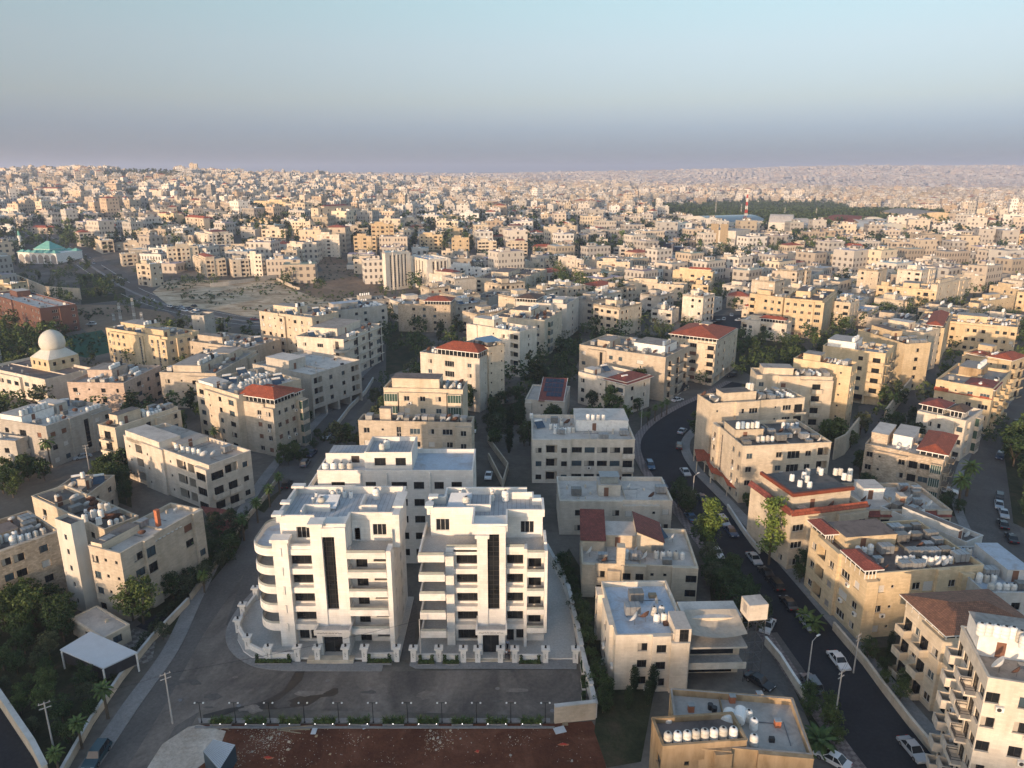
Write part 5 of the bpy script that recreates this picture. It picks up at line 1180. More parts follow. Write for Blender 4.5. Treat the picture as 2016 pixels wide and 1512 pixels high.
# centre right
bld('solar-roof house', 'cream house whose steep red roof carries rows of dark solar panels', (1034,786), (1026,765), (1112,790), 826, None, 'w_ivory', 'r_light', '..s.W.', '', T=FF, pent=[], tanks=0, boxes=0, dish=0, cat='house', name='house', D=17, par=.5,
    blocks=(lambda root, mb, W, D, H, zr: solar_roof(root, W, D, zr),))
bld('arched-window villa', 'pale stone villa with dark red hip roof over its right half', (1234,753), (1141,731), (1256,732), 818, None, 'w_ivory', 'r_light', 'wn', 'w.sWW', T=FF, pent=[(.1,.75,.4,.95,1.8)], tanks=0, boxes=0, dish=0, panel=2, cat='villa', name='villa', hip=[(-.02,-.02,1.02,.45,.2,1.7,'t_dark')])
R3b = bld('graffiti block', 'beige block with red handwriting on its side wall and zigzag balconies, stone fronted', (1312,703), (1141,678), (1346,678), 790, None, 'w_beige', 'r_grey', 'brb', 'w.tww.W..', T=FF, tanks=3, boxes=6, dish=2, pent=[(.3,.1,.8,.45,2.8,'white_paint'), (.2,.7,.6,.85,2.4)], shut='WW')
gm = MB(); rg_ = random.Random(5); yy = R3b['D']*.16
for k in range(16):
    y0 = R3b['D']*.06+k*.36; L_ = rg_.uniform(.18, .34); z = 5.6+.07*rg_.random(); gm.box(-.035, -.004, y0, y0+L_, z, z+.1, 'red')
    if rg_.random() < .5: gm.box(-.035, -.004, y0, y0+.07, z+.1, z+rg_.uniform(.25, .5), 'red')
    if rg_.random() < .35: gm.box(-.035, -.004, y0+.1, y0+.18, z-.3, z-.2, 'red')
for k in range(5): gm.box(-.035, -.004, R3b['D']*.16+k*.3, R3b['D']*.16+k*.3+.22, 4.7, 4.8, 'red'); gm.box(-.035, -.004, R3b['D']*.16+k*.3, R3b['D']*.16+k*.3+.06, 4.8, 5.05, 'red')
gm.build('wall_writing', R3b['root'])
bld('wide red-hip block', 'tall sunlit golden block with a wide overhanging red hip roof', (1411,673), (1324,661), (1453,647), 757, None, 'w_cream', 'r_grey', 'wwnw', 'ssW.b', gc='pppp', T=FF, tanks=6, boxes=1, dish=1, pent=[(.4,.4,.6,.6,4.6)], hip=[(-.02,-.02,.8,1.02,1.9,2.6,'t_red')], shut='BB')
R5_ = bld('road-bend white block', 'white block with bright rooftop room and many slim tanks, beside dark road bend', (1048,864), (1028,816), (1250,865), 949, None, 'w_ivory', 'r_light', 'wLwWWWWb', 'nnn', T=FF, tanks=0, boxes=2, dish=1, panel=1, pent=[(.45,.45,.98,.97,2.8,'white_paint')], ac=.03)
ontop(R5_, [Y5((x, y)) for x, y in ((375,1000),(415,1005),(415,1035),(455,1035),(495,1035),(535,1030),(570,1030),(470,975),(470,945),(205,905))], .98)
ontop(R5_, [Y5((x, y)) for x, y in ((700,915),(745,920),(790,920),(835,920))], .98, R5_['zr']+2.95)
R6_ = bld('roof-lantern block', 'low wide pale block with a glass-topped turret in the middle of its big flat roof', (1102,984), (1081,938), (1324,985), 1050, None, 'w_ivory', 'r_light', '.ws.ww.sw', '', T=FF, tanks=0, boxes=1, dish=2, pent=[(.36,.30,.56,.62,2.6)], shut='WW', fh=3.2, blocks=(lambda root, mb, W, D, H, zr: (lambda b: (b.box(W*.38,W*.54,D*.35,D*.57,zr+2.8,zr+4.3,'rail_glass'), b.box(W*.37,W*.55,D*.33,D*.59,zr+4.3,zr+4.45,'galv'), b.build('roof_lantern', root)))(MB()),))
bld('twin red-roof house', 'cream house with two steep dark-red mono-pitch roofs and a stone chimney', (1146,1108), (1136,1035), (1374,1116), 1172, None, 'w_cream', 'r_light', '.w.wwss.W', 'nn', T=FF, tanks=4, boxes=3, dish=4, panel=1, pent=[(.22,.55,.55,.95,2.4)], cat='house', name='house', fh=3.2, ac=0,
    blocks=(wedge(.0,.42,.21,.98,2.2,4.6,'t_dark','w_cream','y'), wedge(.5,.42,.74,.98,4.4,2.2,'t_dark','w_cream','x'), sub(.30,-.02,.37,.1,0,10.2,'w_cream','w_cream','chimney')))
R8_ = bld('blue-roofed block', 'pale stone block with a bright blue-white painted roof and four white tanks near the middle', (1213,1250), (1184,1145), (1357,1250), 1353, None, 'w_ivory', 'r_blue', '.ww.', 'wn.w.n', T=FF, tanks=0, boxes=1, dish=1, pent=[], fh=3.3, ac=.3,
    blocks=(sub(.80,-.04,1.02,.28,0,1.12,'w_ivory','r_light','stair_block'), lambda root, mb, W, D, H, zr: stair_slit(root, W, D, H)))
ontop(R8_, [(1160+x/3.856, 1120+y/3.856) for x, y in ((490,350),(548,345),(510,405),(565,400))], .98)
R9_ = bld('ochre building', 'ochre-orange building with a pale mosaic-tiled roof, cropped by the bottom edge', (1333,1462), (1290,1352), (1600,1486), None, 3, 'w_orange', 'r_light', '.s.w.', 'ww', T=FF, tanks=0, boxes=0, dish=0, pent=[], fh=3.6, trim='r_grey', ac=0)
bx = bld('ochre front block', 'ochre block at the bottom edge with big white tanks behind its parapet', (1305,1468), (1264,1414), (1471,1456), None, 3, 'w_orange', 'r_brown', '.sw.s', '.w', T=FF, tanks=0, boxes=0, dish=0, pent=[], fh=3.95, par=.7, ac=0)
ontop(bx, [(1160+x/3.856, 1120+y/3.856) for x, y in ((595,1325),(668,1320),(740,1315),(805,1305),(873,1300),(942,1295),(1012,1285),(1090,1285))], .98)
ontop(R9_, [(1160+x/3.856, 1120+y/3.856) for x, y in ((1245,1340),(1245,1215),(1205,1150),(595,1210))], .98)
# right side
bld('canopy-side cream block', 'cream stone block with roof room and metal boxes, red tiled garden canopies at its foot', (1463,878), (1416,831), (1637,870), 990, None, 'w_cream', 'r_dark', 'w.wDwl', 'wt.ww', T=FF, tanks=8, boxes=6, dish=2, pent=[(.03,.35,.35,.75,2.6)], panel=0, ac=.12)
bld('stepped-front block', 'cream block with stepped sunlit front and curved parapet, inside the dark road bend', (1585,782), (1402,794), (1592,762), None, 5, 'w_cream', 'r_dark', 'b', 's.wW.sWr', T=FF, tanks=8, boxes=5, dish=6, pent=[(.2,.5,.7,.85)], shut='W')
bld('first right-row block', 'tall stone block with a roof room, nearest in the long right-hand row', (1640,742), (1490,738), (1649,728), 862, None, 'w_cream', 'r_grey', 'nw', 'w.w..b.', T=FF, tanks=7, boxes=4, dish=3, pent=[(.2,.5,.8,.9,2.6)], shut='B')
bld('second right-row block', 'golden six-storey block with tanks on its roof room, second in the long right-hand row', (1677,722), (1563,705), (1704,715), 856, None, 'w_gold', 'r_grey', 'wnw', '..s', T=FF, tanks=6, boxes=5, dish=3, pent=[(.1,.55,.8,.85,2.6)])
bld('stilted right-row block', 'golden block on stilts with dark balconies and white roof room, right-hand row', (1744,696), (1621,680), (1769,681), 800, None, 'w_gold', 'r_light', 'rr', '..wB', gc='pp', ga='pppp', T=FF, tanks=4, boxes=3, dish=2, pent=[(.1,.5,.8,.95,2.8,'white_paint')])
bld('fourth right-row block', 'golden block with blank sunlit end wall and a crowded roof, fourth in the right-hand row', (1783,677), (1690,648), (1798,664), 770, None, 'w_gold', 'r_brown', 'w', '', T=FF, tanks=9, boxes=4, dish=3)
bld('fifth right-row block', 'pale golden block with paired small windows on its sunlit end, fifth in the right-hand row', (1820,655), (1728,640), (1834,644), 735, None, 'w_cream', 'r_light', 'ww', 's.s', T=FF, tanks=7, boxes=3, dish=3)
bld('hip-roofed right-row block', 'golden block with a spread brown-red hip roof, last in the right-hand row', (1860,646), (1812,624), (1873,617), 718, None, 'w_gold', 'r_grey', 'ww', '.ww', T=FF, tanks=8, boxes=2, dish=3, hip=[(.0,.1,.9,.6,1.5,1.4,'t_red')], pent=[])
bld('long golden slab', 'very long sunlit golden apartment slab near the right edge with a tank-lined roof', (2004,644), (1871,632), (2014,630), 700, None, 'w_gold', 'r_grey', 'r', 'w.wwW.www', T=FF, tanks=12, boxes=4, dish=5, shut='WW')
bld('white-roof-room block', 'rough beige stone block with white curved roof rooms and a terracotta corner roof', (1859,904), (1704,873), (1871,865), 988, None, 'w_rough', 'r_light', 'rr', 'ws.wbWg', T=FF, tanks=8, boxes=2, dish=1, pent=[(.3,.45,.9,.7,3,'white_paint'), (.2,.75,.8,.97,3,'w_rough')], hip=[(.0,-.02,1.02,.32,1.9,1.2,'t_red')], ac=0)
bld('stepped white villa block', 'white stepped villa block with arched windows and dark red upper roofs, right side', (1902,828), (1797,814), (1935,806), 908, None, 'w_ivory', 'r_light', 'lg', '.nn.w', T=FF, tanks=2, boxes=0, dish=0, pent=[], hip=[(.1,.1,.5,.4,2.4,1.3,'t_brown'), (.1,.5,.6,1,2.4,1.3,'t_dark')])
bld('red-eaved golden block', 'golden block with red tiled eaves and red roof room, near right edge', (1957,765), (1840,749), (1992,730), 855, None, 'w_gold', 'r_grey', 'bbb', 'wswW', T=FF, tanks=9, boxes=1, dish=1, pent=[(.5,.4,.9,.8,2.8,'w_orange')], hip=[(0,0,.4,.5,.3,1.2,'t_dark')], blocks=(awning(-.01,1.01,11.0,.7,'t_red','a'),))
bld('twin-hip golden block', 'golden block with twin spreading red hip roofs close to the right edge', (1992,709), (1898,692), (2010,698), 790, None, 'w_gold', 'r_light', 'br', 'w.sw', T=FF, tanks=9, boxes=0, dish=1, pent=[(.6,.6,.9,.9)], hip=[(0,0,1,.45,.6,1.5,'t_red'), (0,.5,.5,.9,.4,1.0,'t_red')])
U1_ = bld('red-trimmed block', 'cream block with red tile bands round terrace and penthouse, tanks on top', (1560,1012), (1496,951), (1706,994), 1122, None, 'w_cream', 'r_dark', 'Ws.wW', '.ww', T=FF, tanks=0, boxes=1, dish=1, par=1.1, fr='frame', ac=.1,
    pent=[(.12,.22,.92,.97,3.1)], blocks=(awning(-.04,1.0,12.0,.8,'t_red'), awning(-.03,1.0,12.0,.8,'t_dark','a'),
    lambda root, mb, W, D, H, zr: (lambda b: ([b.box(W*.1, W*.94, D*.2-.25, D*.2+.35, zr+3.2, zr+3.9, 't_red'), b.box(W*.1, W*.1+.6, D*.2+.35, D*.98, zr+3.2, zr+3.9, 't_red'), b.build('red_parapet', root)]))(MB())))
ontop(U1_, [Y7((x, y)) for x, y in ((750,700),(850,680),(880,650),(975,640),(990,650),(1110,650),(1150,650),(1180,690),(1225,700),(1230,650),(875,710),(815,750),(895,760))], .98, U1_['zr']+3.2)
bld('low white-roofed block', 'low block with white cluttered roof and dark red eaves below it', (1704,1003), (1690,948), (1872,1003), None, 3, 'w_beige', 'r_light', '.W.W.D', '', T=FF, tanks=0, boxes=2, dish=4, pent=[(.15,.5,.4,.85,2.4,'white_paint'), (.48,.2,.55,.35,2.4)], D=13, blocks=(awning(-.01,1.0,9.6,.9,'t_dark'),))
V1_ = bld('glazed-bay golden block', 'large golden stone block with two glazed corner bays under dark red roofs and air-conditioner boxes', (1703,1130), (1609,1036), (1937,1112), 1258, None, 'w_gold', 'r_brown', '.ws.wD.w.s', 'wlwWw', T=FF, tanks=8, boxes=9, dish=5, pent=[(.1,.55,.55,.9,2.4)], shut='WWG', ac=.3, hip=[(-.02,-.03,.1,.33,1.9,.9,'t_dark'), (-.01,.70,.09,1.0,1.9,.9,'t_dark')])
bld('stained-roof block', 'white-walled flat block with a stained dark roof and a stair room, by the right-hand street', (1903,1067), (1800,1024), (1979,1071), None, 3, 'w_cool', 'r_dark', 'ww', '', T=FF, tanks=1, boxes=2, dish=3, pent=[(.0,.1,.3,.75,2.4)], D=17)
bld('right-edge tank-row building', 'low building with pale blue-grey roof and white tank row, right edge', (1940,1166), (1925,1125), (2070,1166), None, 3, 'w_cool', 'r_blue', 'www', '', T=FF, tanks=9, boxes=2, dish=0, pent=[(.6,.3,1,.9,2.2)], D=15)
bld('brown-tiled block', 'cream block under a large mottled brown tile roof with stacked balconies', (1863,1260), (1818,1186), (2020,1250), 1400, None, 'w_cream', 'r_grey', 'b.Wb', 'bwbw', T=FF, tanks=0, boxes=0, dish=0, pent=[], par=.6, hip=[(-.03,-.03,1.1,1.03,1.6,1.6,'t_mixed')], ac=0)
V5_ = bld('cropped corner block', 'pale block cropped at bottom right, white tanks lined on its white roof room', (1946,1333), (1893,1232), (2110,1353), None, 6, 'w_ivory', 'r_grey', 'w.W.w', 'bwbrw', T=FF, tanks=0, boxes=0, dish=1, pent=[(.05,.55,.9,.95,3.2,'white_paint')], ac=.3)
ontop(V5_, [(1560+x/3.669, 1100+y/3.669) for x, y in ((1355,545),(1410,550),(1470,560),(1530,570),(1585,575),(1640,600),(1665,640))], .98, V5_['zr']+3.35)
# church-like landmarks: domed mosque, green mosque, red brick building, office with dark strips
def mosque():
    e = bld('domed mosque', 'cream mosque with a large plain stone dome on a square drum, left edge', (88,747), (-30,722), (186,725), 808, None, 'w_ivory', 'r_brown', 's..s', 'WWWWWWWW/wwwwwwww', T=FF, tanks=0, boxes=0, dish=0, pent=[], cat='mosque', name='mosque', fh=6, ac=0)
    root = e['root']; x, y = pt(111, 722, e['zr']); ca, sa = math.cos(-e['ang']), math.sin(-e['ang']); dx, dy = x-e['a'][0], y-e['a'][1]; lx, ly = ca*dx-sa*dy, sa*dx+ca*dy
    d = MB(); s = 5.4; z = e['zr']
    d.facade((lx-s,ly-s), (1,0), 2*s, z, z+4.2, [(1.4+3.2*k, 2.6+3.2*k, z+1.8, z+3.2, .3, 'glass') for k in range(3)], 'w_gold'); d.facade((lx-s,ly+s), (0,-1), 2*s, z, z+4.2, [(1.4+3.2*k, 2.6+3.2*k, z+1.8, z+3.2, .3, 'glass') for k in range(3)], 'w_gold')
    d.facade((lx+s,ly-s), (0,1), 2*s, z, z+4.2, [], 'w_gold'); d.facade((lx+s,ly+s), (-1,0), 2*s, z, z+4.2, [], 'w_gold'); d.build('drum', root)
    r = MB(); P = [(lx-s,ly-s), (lx+s,ly-s), (lx+s,ly+s), (lx-s,ly+s)]; n = 32; z += 4.2
    C = [(lx+3.6*math.cos(math.pi*2*k/n-math.pi*.75), ly+3.6*math.sin(math.pi*2*k/n-math.pi*.75), z+2.7) for k in range(n)]
    for k in range(4):
        for j in range(8): i = k*8+j; a = Vector(P[k]).lerp(Vector(P[(k+1) % 4]), j/8); b = Vector(P[k]).lerp(Vector(P[(k+1) % 4]), (j+1)/8); r.poly([(a.x,a.y,z), (b.x,b.y,z), C[(i+1) % n], C[i]], 'dome')
    r.lathe([(3.6,2.7), (3.9,3.4), (4.15,4.35), (4.15,5.4), (3.8,6.7), (3.2,7.75), (2.3,8.6), (1.2,9.2), (.2,9.4), (.02,9.6)], 32, 'dome', lx, ly, z); r.build('dome', root, True)
mosque()
mt = MB(); x, y = pt(-6, 722, 0); 
mt.lathe([(2.2,0),(2.2,16),(1.9,18),(2.7,20),(2.7,21.5),(1.9,21.6),(1.8,26),(.1,30)], 16, 'dome'); tag(mt.build('minaret', loc=(x, y, 0)), 'plain stone minaret at the left edge beside the domed mosque', 'minaret')
def greenmosque():
    A, C = X1((170,880)), X1((505,890)); a, c = pt(*A), pt(*C); W = math.dist(a, c); ang = math.atan2(c[1]-a[1], c[0]-a[0]); g = ter(*a)
    rt = thing('mosque', 'mosque with turquoise pyramid roofs and arched white walls, upper left', 'mosque', (a[0], a[1], g), ang)
    b = MB(); b.box(0, W, 0, 26, -3, 9, 'white_paint')
    for k in range(6):
        x = W*(k+.5)/6; n = 8; P = [(x+W/15*math.cos(math.pi*j/n), -.05, 5+W/15*math.sin(math.pi*j/n)) for j in range(n+1)]; b.poly([(x+W/15,-.05,.5)]+P+[(x-W/15,-.05,.5)], 'shut_grey'); 
    b.build('wall', rt); r = MB()
    hip_mesh(r, W*.28, W*.72, 5, 20, 11.5, 6, 'turq'); r.box(W*.3, W*.7, 5.5, 19.5, 9, 11.3, 'turq')
    for k in range(6): hip_mesh(r, W*k/6-.3, W*(k+1)/6+.3, -.8, 5, 9, 2.2, 'turq'); hip_mesh(r, W*k/6-.3, W*(k+1)/6+.3, 20.5, 26.5, 9, 2.2, 'turq')
    r.build('green_roof', rt)
    x, y = pt(*X1((195,800))); mm = MB(); z = h_at(320+640/4.4475, y); k = z/32
    mm.lathe([(2.0*k,0),(1.9*k,8*k),(1.6*k,20*k),(2.5*k,24*k),(2.5*k,25*k),(1.3*k,25.2*k)], 12, 'white_paint'); mm.lathe([(1.3*k,25.2*k),(1.5*k,27*k),(1.2*k,30*k),(.1,32*k)], 12, 'turq'); m2 = mm.build('minaret', loc=(x, y, ter(x, y)))
    tag(m2, 'slender white minaret with turquoise cap rising left of the turquoise-roofed mosque', 'minaret')
greenmosque()
bld('red brick block', 'dark red brick institutional block with white window frames, left edge below the mosque', (80,606.6), (-20,577), (126,592), 660, None, 'w_brick', 'r_light', '.W.w', 'ww.wwwww.ww.www', T=FF, tanks=0, boxes=2, dish=0, fr='white_paint', trim='white_paint', pent=[(.4,.7,.8,.85,3)], cat='institution', name='brick_building', ac=0)
ob = bld('striped office left wing', 'white stone office block with tall dark vertical window strips, left wing beside the bare field', (806,494), (758,499), (812,492), 566, None, 'w_render', 'r_brown', '', '.TTTTT.', T=FF, tanks=0, boxes=1, dish=0, cat='office building', name='office_building', trim='w_trimdark', ac=0, pent=[])
bld('striped office right wing', 'white stone office block with tall dark vertical window strips, right wing, crenellated dark band', (842,511), (806,503), (867,504), 572, None, 'w_render', 'r_blue', '.TTTT.', '.TTTT.', T=FF, tanks=3, boxes=2, dish=0, cat='office building', name='office_building', trim='w_trimdark', ac=0, pent=[])
# ------------------------------------------------------------------ middle distance
MIDN = 0
def mid(zone, T, rows):
    """rows: (A, B, C, base, wall, fc, fa, roofkind)"""
    global MIDN
    ent = []
    for r in rows: ent.append((T(r[0])[0], r))
    ent.sort(key=lambda q: q[0]); n = len(ent)
    for k, (_, r) in enumerate(ent):
        A, B, C, base, wall, fc, fa, rk = r
        wn = {'w_white':'white','w_ivory':'ivory','w_cream':'cream','w_beige':'beige','w_tan':'tan','w_gold':'golden','w_grey':'grey-beige','w_pink':'pinkish','w_navy':'dark navy','w_cool':'cool white','w_render':'plastered white','w_yellow':'yellow','w_rough':'rough stone','w_brick':'red brick'}[wall]
        hip = {'R':[(0,0,1,1,.2,2.4,'t_red')], 'r':[(0,.05,.5,.6,2.2,1.2,'t_red')], 'h':[(.2,.1,.9,.6,2.0,1.5,'t_dark')]}.get(rk)
        rf = 'with red roof' if rk == 'R' else 'with red-roofed room' if hip else 'with pale roof' if rk == 'l' else 'with cluttered roof'
        rr_ = 'leftmost' if k == 0 else 'rightmost' if k == n-1 else ordi(k+1)+'-from-left'; place_ = '%s of %s %s' % (rr_, card(n), zone)
        short = '%s block %s' % (rr_, zone)
        y = pt(*T(A), 15)[1]
        try:
            bld(short, '%s block %s, %s' % (wn, rf, place_), A, B, C, base, None, wall, 'r_light' if rk == 'l' else rnd.choice(['r_grey','r_brown','r_grey','r_light']), fc, fa, T=T, single=y > 430, tanks=(rnd.randint(4, 8) if y < 650 else 3), boxes=2 if y < 500 else 1, dish=1 if y < 500 else 0,
                hip=hip, pent=[] if rk == 'R' else [(.3,.45,.7,.85)], group='apartment blocks '+zone, shut=rnd.choice(['', 'W', 'B', 'G']), ac=.04)
        except Exception as ex: print('MID FAIL', short, ex)
        MIDN += 1
c_, g_, i_, b_2, t_, y_ = 'w_cream', 'w_gold', 'w_ivory', 'w_beige', 'w_tan', 'w_grey'
mid('edging the dry field', X2, [
 ((130,960),(0,890),(325,950),1140,c_,'LwswL','ww.w','r'), ((385,965),(330,930),(570,965),1140,b_2,'w.Lw','ww',''), ((680,910),(530,900),(805,910),1135,i_,'wLww','w.ww',''),
 ((870,870),(815,855),(1030,870),1065,b_2,'Lsww','w',''), ((1080,810),(930,800),(1215,815),1045,i_,'wwLw','w.w','')])
mid('second row behind dry field', X2, [
 ((150,710),(15,660),(455,695),860,i_,'wwLwww','ww.w','h'), ((265,835),(262,815),(600,820),900,c_,'wwswww','',''), ((540,760),(535,745),(810,785),850,c_,'www.ww','','l'), ((820,790),(818,770),(1040,760),850,y_,'ww.w','',''),
 ((0,800),(-60,790),(45,800),890,b_2,'ww','',''), ((1450,715),(1228,705),(1530,725),945,i_,'gg','ssWss',''), ((1815,730),(1590,720),(1835,722),930,t_,'w','W.W.W',''), ((1905,960),(1590,955),(1930,940),1110,b_2,'w','w.www.n','')])
mid('half way up central hill', X2, [
 ((465,560),(460,545),(775,565),640,g_,'DwwwD','',''), ((675,660),(672,645),(915,660),745,c_,'lwlwl','',''), ((975,580),(970,570),(1160,600),720,c_,'wwwww','w',''), ((1160,600),(1130,590),(1212,590),790,c_,'rr','w',''),
 ((848,570),(845,560),(968,572),650,c_,'wws','',''), ((1410,655),(1405,640),(1740,665),760,b_2,'w.wwlw','',''), ((1440,600),(1436,585),(1710,600),650,i_,'wwwww','',''), ((1990,608),(1765,600),(2012,600),860,t_,'w','WwbwW',''),
 ((5,545),(-60,540),(172,555),640,g_,'DwD','w','R'), ((470,660),(465,640),(612,665),750,y_,'w.w','','l'), ((1645,540),(1640,525),(1870,545),600,c_,'ww.ww','','')])
mid('near central hill top', X2, [
 ((605,378),(602,365),(920,385),500,g_,'rwwsrw','',''), ((822,430),(745,415),(1036,428),505,c_,'wsWsw','w',''), ((822,500),(760,480),(1092,505),580,c_,'wwwwww','w',''), ((1240,452),(1226,440),(1580,450),650,c_,'gwwwg','w','h'),
 ((1130,385),(1125,375),(1265,390),520,i_,'wwn','',''), ((1278,385),(1275,372),(1390,388),425,i_,'www','',''), ((1722,348),(1718,335),(1870,345),435,i_,'wwww','','R'), ((1905,385),(1900,372),(2014,385),480,g_,'www','',''),
 ((1090,312),(1086,300),(1205,312),372,g_,'www','',''), ((1312,335),(1308,325),(1440,333),375,g_,'lll','',''), ((1410,282),(1406,272),(1490,285),332,i_,'www','',''), ((0,690),(-50,680),(12,690),760,i_,'w','','')])
mid('above the striped office', X3, [
 ((662,716),(430,712),(670,705),870,g_,'w','wwwlw',''), ((925,745),(750,742),(934,740),925,t_,'w','w.w.w',''), ((1195,775),(1015,772),(1202,765),920,c_,'w','lll.l',''), ((1505,790),(1302,785),(1512,780),932,c_,'w','WwlwW','h'),
 ((1770,832),(1565,828),(1780,820),935,b_2,'w','LwLw','R'), ((95,755),(92,745),(285,765),835,t_,'ww.w','',''), ((650,872),(648,860),(760,888),1000,b_2,'Ww','',''), ((770,882),(768,872),(905,890),980,y_,'w.w','',''),
 ((935,712),(932,700),(1075,712),815,c_,'w.ww','',''), ((1150,735),(1148,722),(1285,738),830,b_2,'wDw','','R'), ((685,655),(683,645),(866,657),765,g_,'ww.w','',''), ((615,590),(612,580),(826,592),668,c_,'w.www','',''), ((612,530),(610,520),(812,542),620,g_,'wwww','','')])
mid('round central black-and-white block', X3, [
 ((838,505),(835,492),(1022,510),630,'w_white','rtr','','l'), ((92,385),(88,375),(356,392),512,g_,'wwLwr','',''), ((242,562),(238,550),(421,572),642,c_,'lwlw','',''), ((346,642),(343,630),(474,642),725,b_2,'W.W','','R'),
 ((892,642),(888,630),(1030,646),700,b_2,'W.w','','R'), ((1282,642),(1278,630),(1482,650),735,i_,'wwwww','','h'), ((1205,547),(1202,535),(1337,552),632,c_,'w.w','',''), ((1152,415),(1148,402),(1286,416),522,g_,'www','','r'),
 ((856,440),(852,430),(970,446),502,i_,'wlw','',''), ((536,432),(532,420),(716,432),502,g_,'w.ww','',''), ((686,352),(682,342),(801,356),432,c_,'www','',''), ((176,325),(172,315),(281,330),372,g_,'wwww','',''), ((1815,610),(1812,598),(1960,625),690,i_,'wwww','','r'), ((1420,490),(1415,480),(1560,500),580,y_,'ww.w','','')])
mid('left of central tree clump', X3, [
 ((1100,1052),(690,1005),(1122,1042),1185,'w_white','ww','.wWwww','l'), ((790,1120),(430,1090),(885,1100),1295,i_,'rr','wsWwwb','h'), ((1420,1165),(965,1150),(1690,1055),1312,c_,'wwlww','b.w.WW',''), ((800,1250),(500,1240),(882,1205),1335,y_,'wW','..w.',''),
 ((1202,930),(1198,915),(1312,932),1032,b_2,'ww','','R'), ((1285,962),(1280,950),(1484,980),1035,c_,'w.ww','','r'), ((1490,982),(1487,970),(1672,992),1042,c_,'w.ww','',''), ((1676,950),(1672,940),(1950,962),1040,c_,'ww.ww','',''),
 ((1822,798),(1818,785),(2010,800),935,'w_pink','wlw.w','',''), ((1800,752),(1796,740),(2016,765),805,'w_yellow','wwwww','',''), ((930,925),(925,912),(1150,935),1010,y_,'w.ww.w','','')])
mid('right of central tree clump', X4, [
 ((615,902),(330,893),(650,880),1032,c_,'w','w.W.w',''), ((640,782),(470,772),(652,775),882,y_,'l','DDD',''), ((780,745),(650,735),(812,740),860,y_,'w','WWWW','l'), ((990,745),(815,735),(992,735),852,'w_navy','','T..T','l'), ((1205,800),(930,790),(1210,770),855,'w_navy','','....','l'),
 ((1080,1102),(555,1066),(1136,1085),1242,c_,'.','W.Ww.ww','' ), ((700,1290),(472,1272),(712,1275),1392,i_,'n','wW.W','l'), ((980,1322),(788,1312),(1040,1290),1442,i_,'nn','WsW','l'), ((1332,992),(985,970),(1342,985),1152,g_,'w','.w.W.wW','r'), ((1292,1102),(1142,1100),(1330,1062),1235,g_,'rr','w.L',''),
 ((260,880),(205,875),(328,885),985,b_2,'.','w',''), ((0,850),(-60,845),(190,885),985,i_,'w.wwr','','')])
mid('beyond the dark glass offices', X4, [
 ((190,625),(187,610),(366,637),722,i_,'wwwwwww','',''), ((0,575),(-60,570),(142,600),655,c_,'wwww','','r'), ((326,705),(322,690),(422,702),812,i_,'w.ww','',''), ((432,645),(428,630),(592,652),705,g_,'ww.w','',''), ((532,700),(528,688),(690,702),765,c_,'wwwl','',''),
 ((1092,575),(1088,562),(1240,592),625,g_,'www','',''), ((1360,770),(1355,760),(1470,760),830,c_,'ww','',''), ((1200,780),(1195,765),(1330,790),840,y_,'Ww','',''), ((690,460),(686,450),(786,468),512,'w_render','ww','','l'), ((816,375),(812,365),(940,380),405,g_,'lll','','l'), ((100,290),(97,282),(262,290),340,c_,'wwwww','',''), ((315,300),(312,290),(390,305),345,c_,'www','',''), ((520,300),(516,292),(588,302),345,g_,'www','',''), ((190,195),(187,190),(312,197),235,i_,'wwww','','l'),
 ((1490,800),(1486,790),(1600,805),870,i_,'ww.w','',''), ((1370,860),(1366,845),(1560,865),905,b_2,'w.w.w','',''), ((1270,900),(1266,885),(1400,905),985,y_,'ww.w','','')])
mid('round the red-roofed villa', X4, [
 ((1732,972),(1520,962),(1836,952),1085,i_,'wwww','lwww',''), ((1962,1012),(1820,1002),(2000,1000),1105,i_,'w','lw',''), ((1652,1202),(1452,1192),(1700,1180),1310,b_2,'w','.WW.','R'), ((1640,1310),(1590,1300),(1660,1300),1400,c_,'w','w','r')])
mid('round the wide golden slabs', X6, [
 ((1745,108),(1492,92),(1832,35),362,g_,'wwww','wwwwW',''), ((1490,85),(1268,57),(1505,72),335,g_,'.','b.www',''), ((1510,262),(1212,228),(1592,248),392,i_,'ww','lw.Lw.w','r'), ((1932,122),(1816,112),(1992,100),302,c_,'wtw','wb','')])
mid('right middle distance', X5, [
 ((940,1078),(790,1062),(962,1065),1235,g_,'.','bl',''), ((1292,1105),(942,1085),(1312,1062),1262,g_,'r','ww.wrw',''), ((1702,1195),(1522,1182),(1945,1162),1322,g_,'ssssss','rw',''), ((2000,1105),(1732,1062),(2030,1090),1252,g_,'w','w.www',''),
 ((250,978),(50,957),(342,942),1092,i_,'wwww','Dww',''), ((762,1003),(612,972),(832,972),1102,i_,'ww','wlw',''), ((642,802),(480,795),(690,792),892,b_2,'w','w.ww',''), ((682,742),(505,732),(692,735),852,g_,'r','wlwl','R'),
 ((832,842),(686,832),(892,822),902,c_,'ww','ww.w',''), ((1002,902),(866,884),(1032,882),962,b_2,'w','ww.w',''), ((1292,855),(1090,842),(1392,842),952,i_,'wWw','ww.ww',''), ((1132,692),(1000,682),(1162,682),742,i_,'w','wwww',''), ((1035,640),(820,622),(1040,630),695,c_,'w','ww.ww',''),
 ((782,652),(606,652),(785,645),712,c_,'w','ttttt','l')])
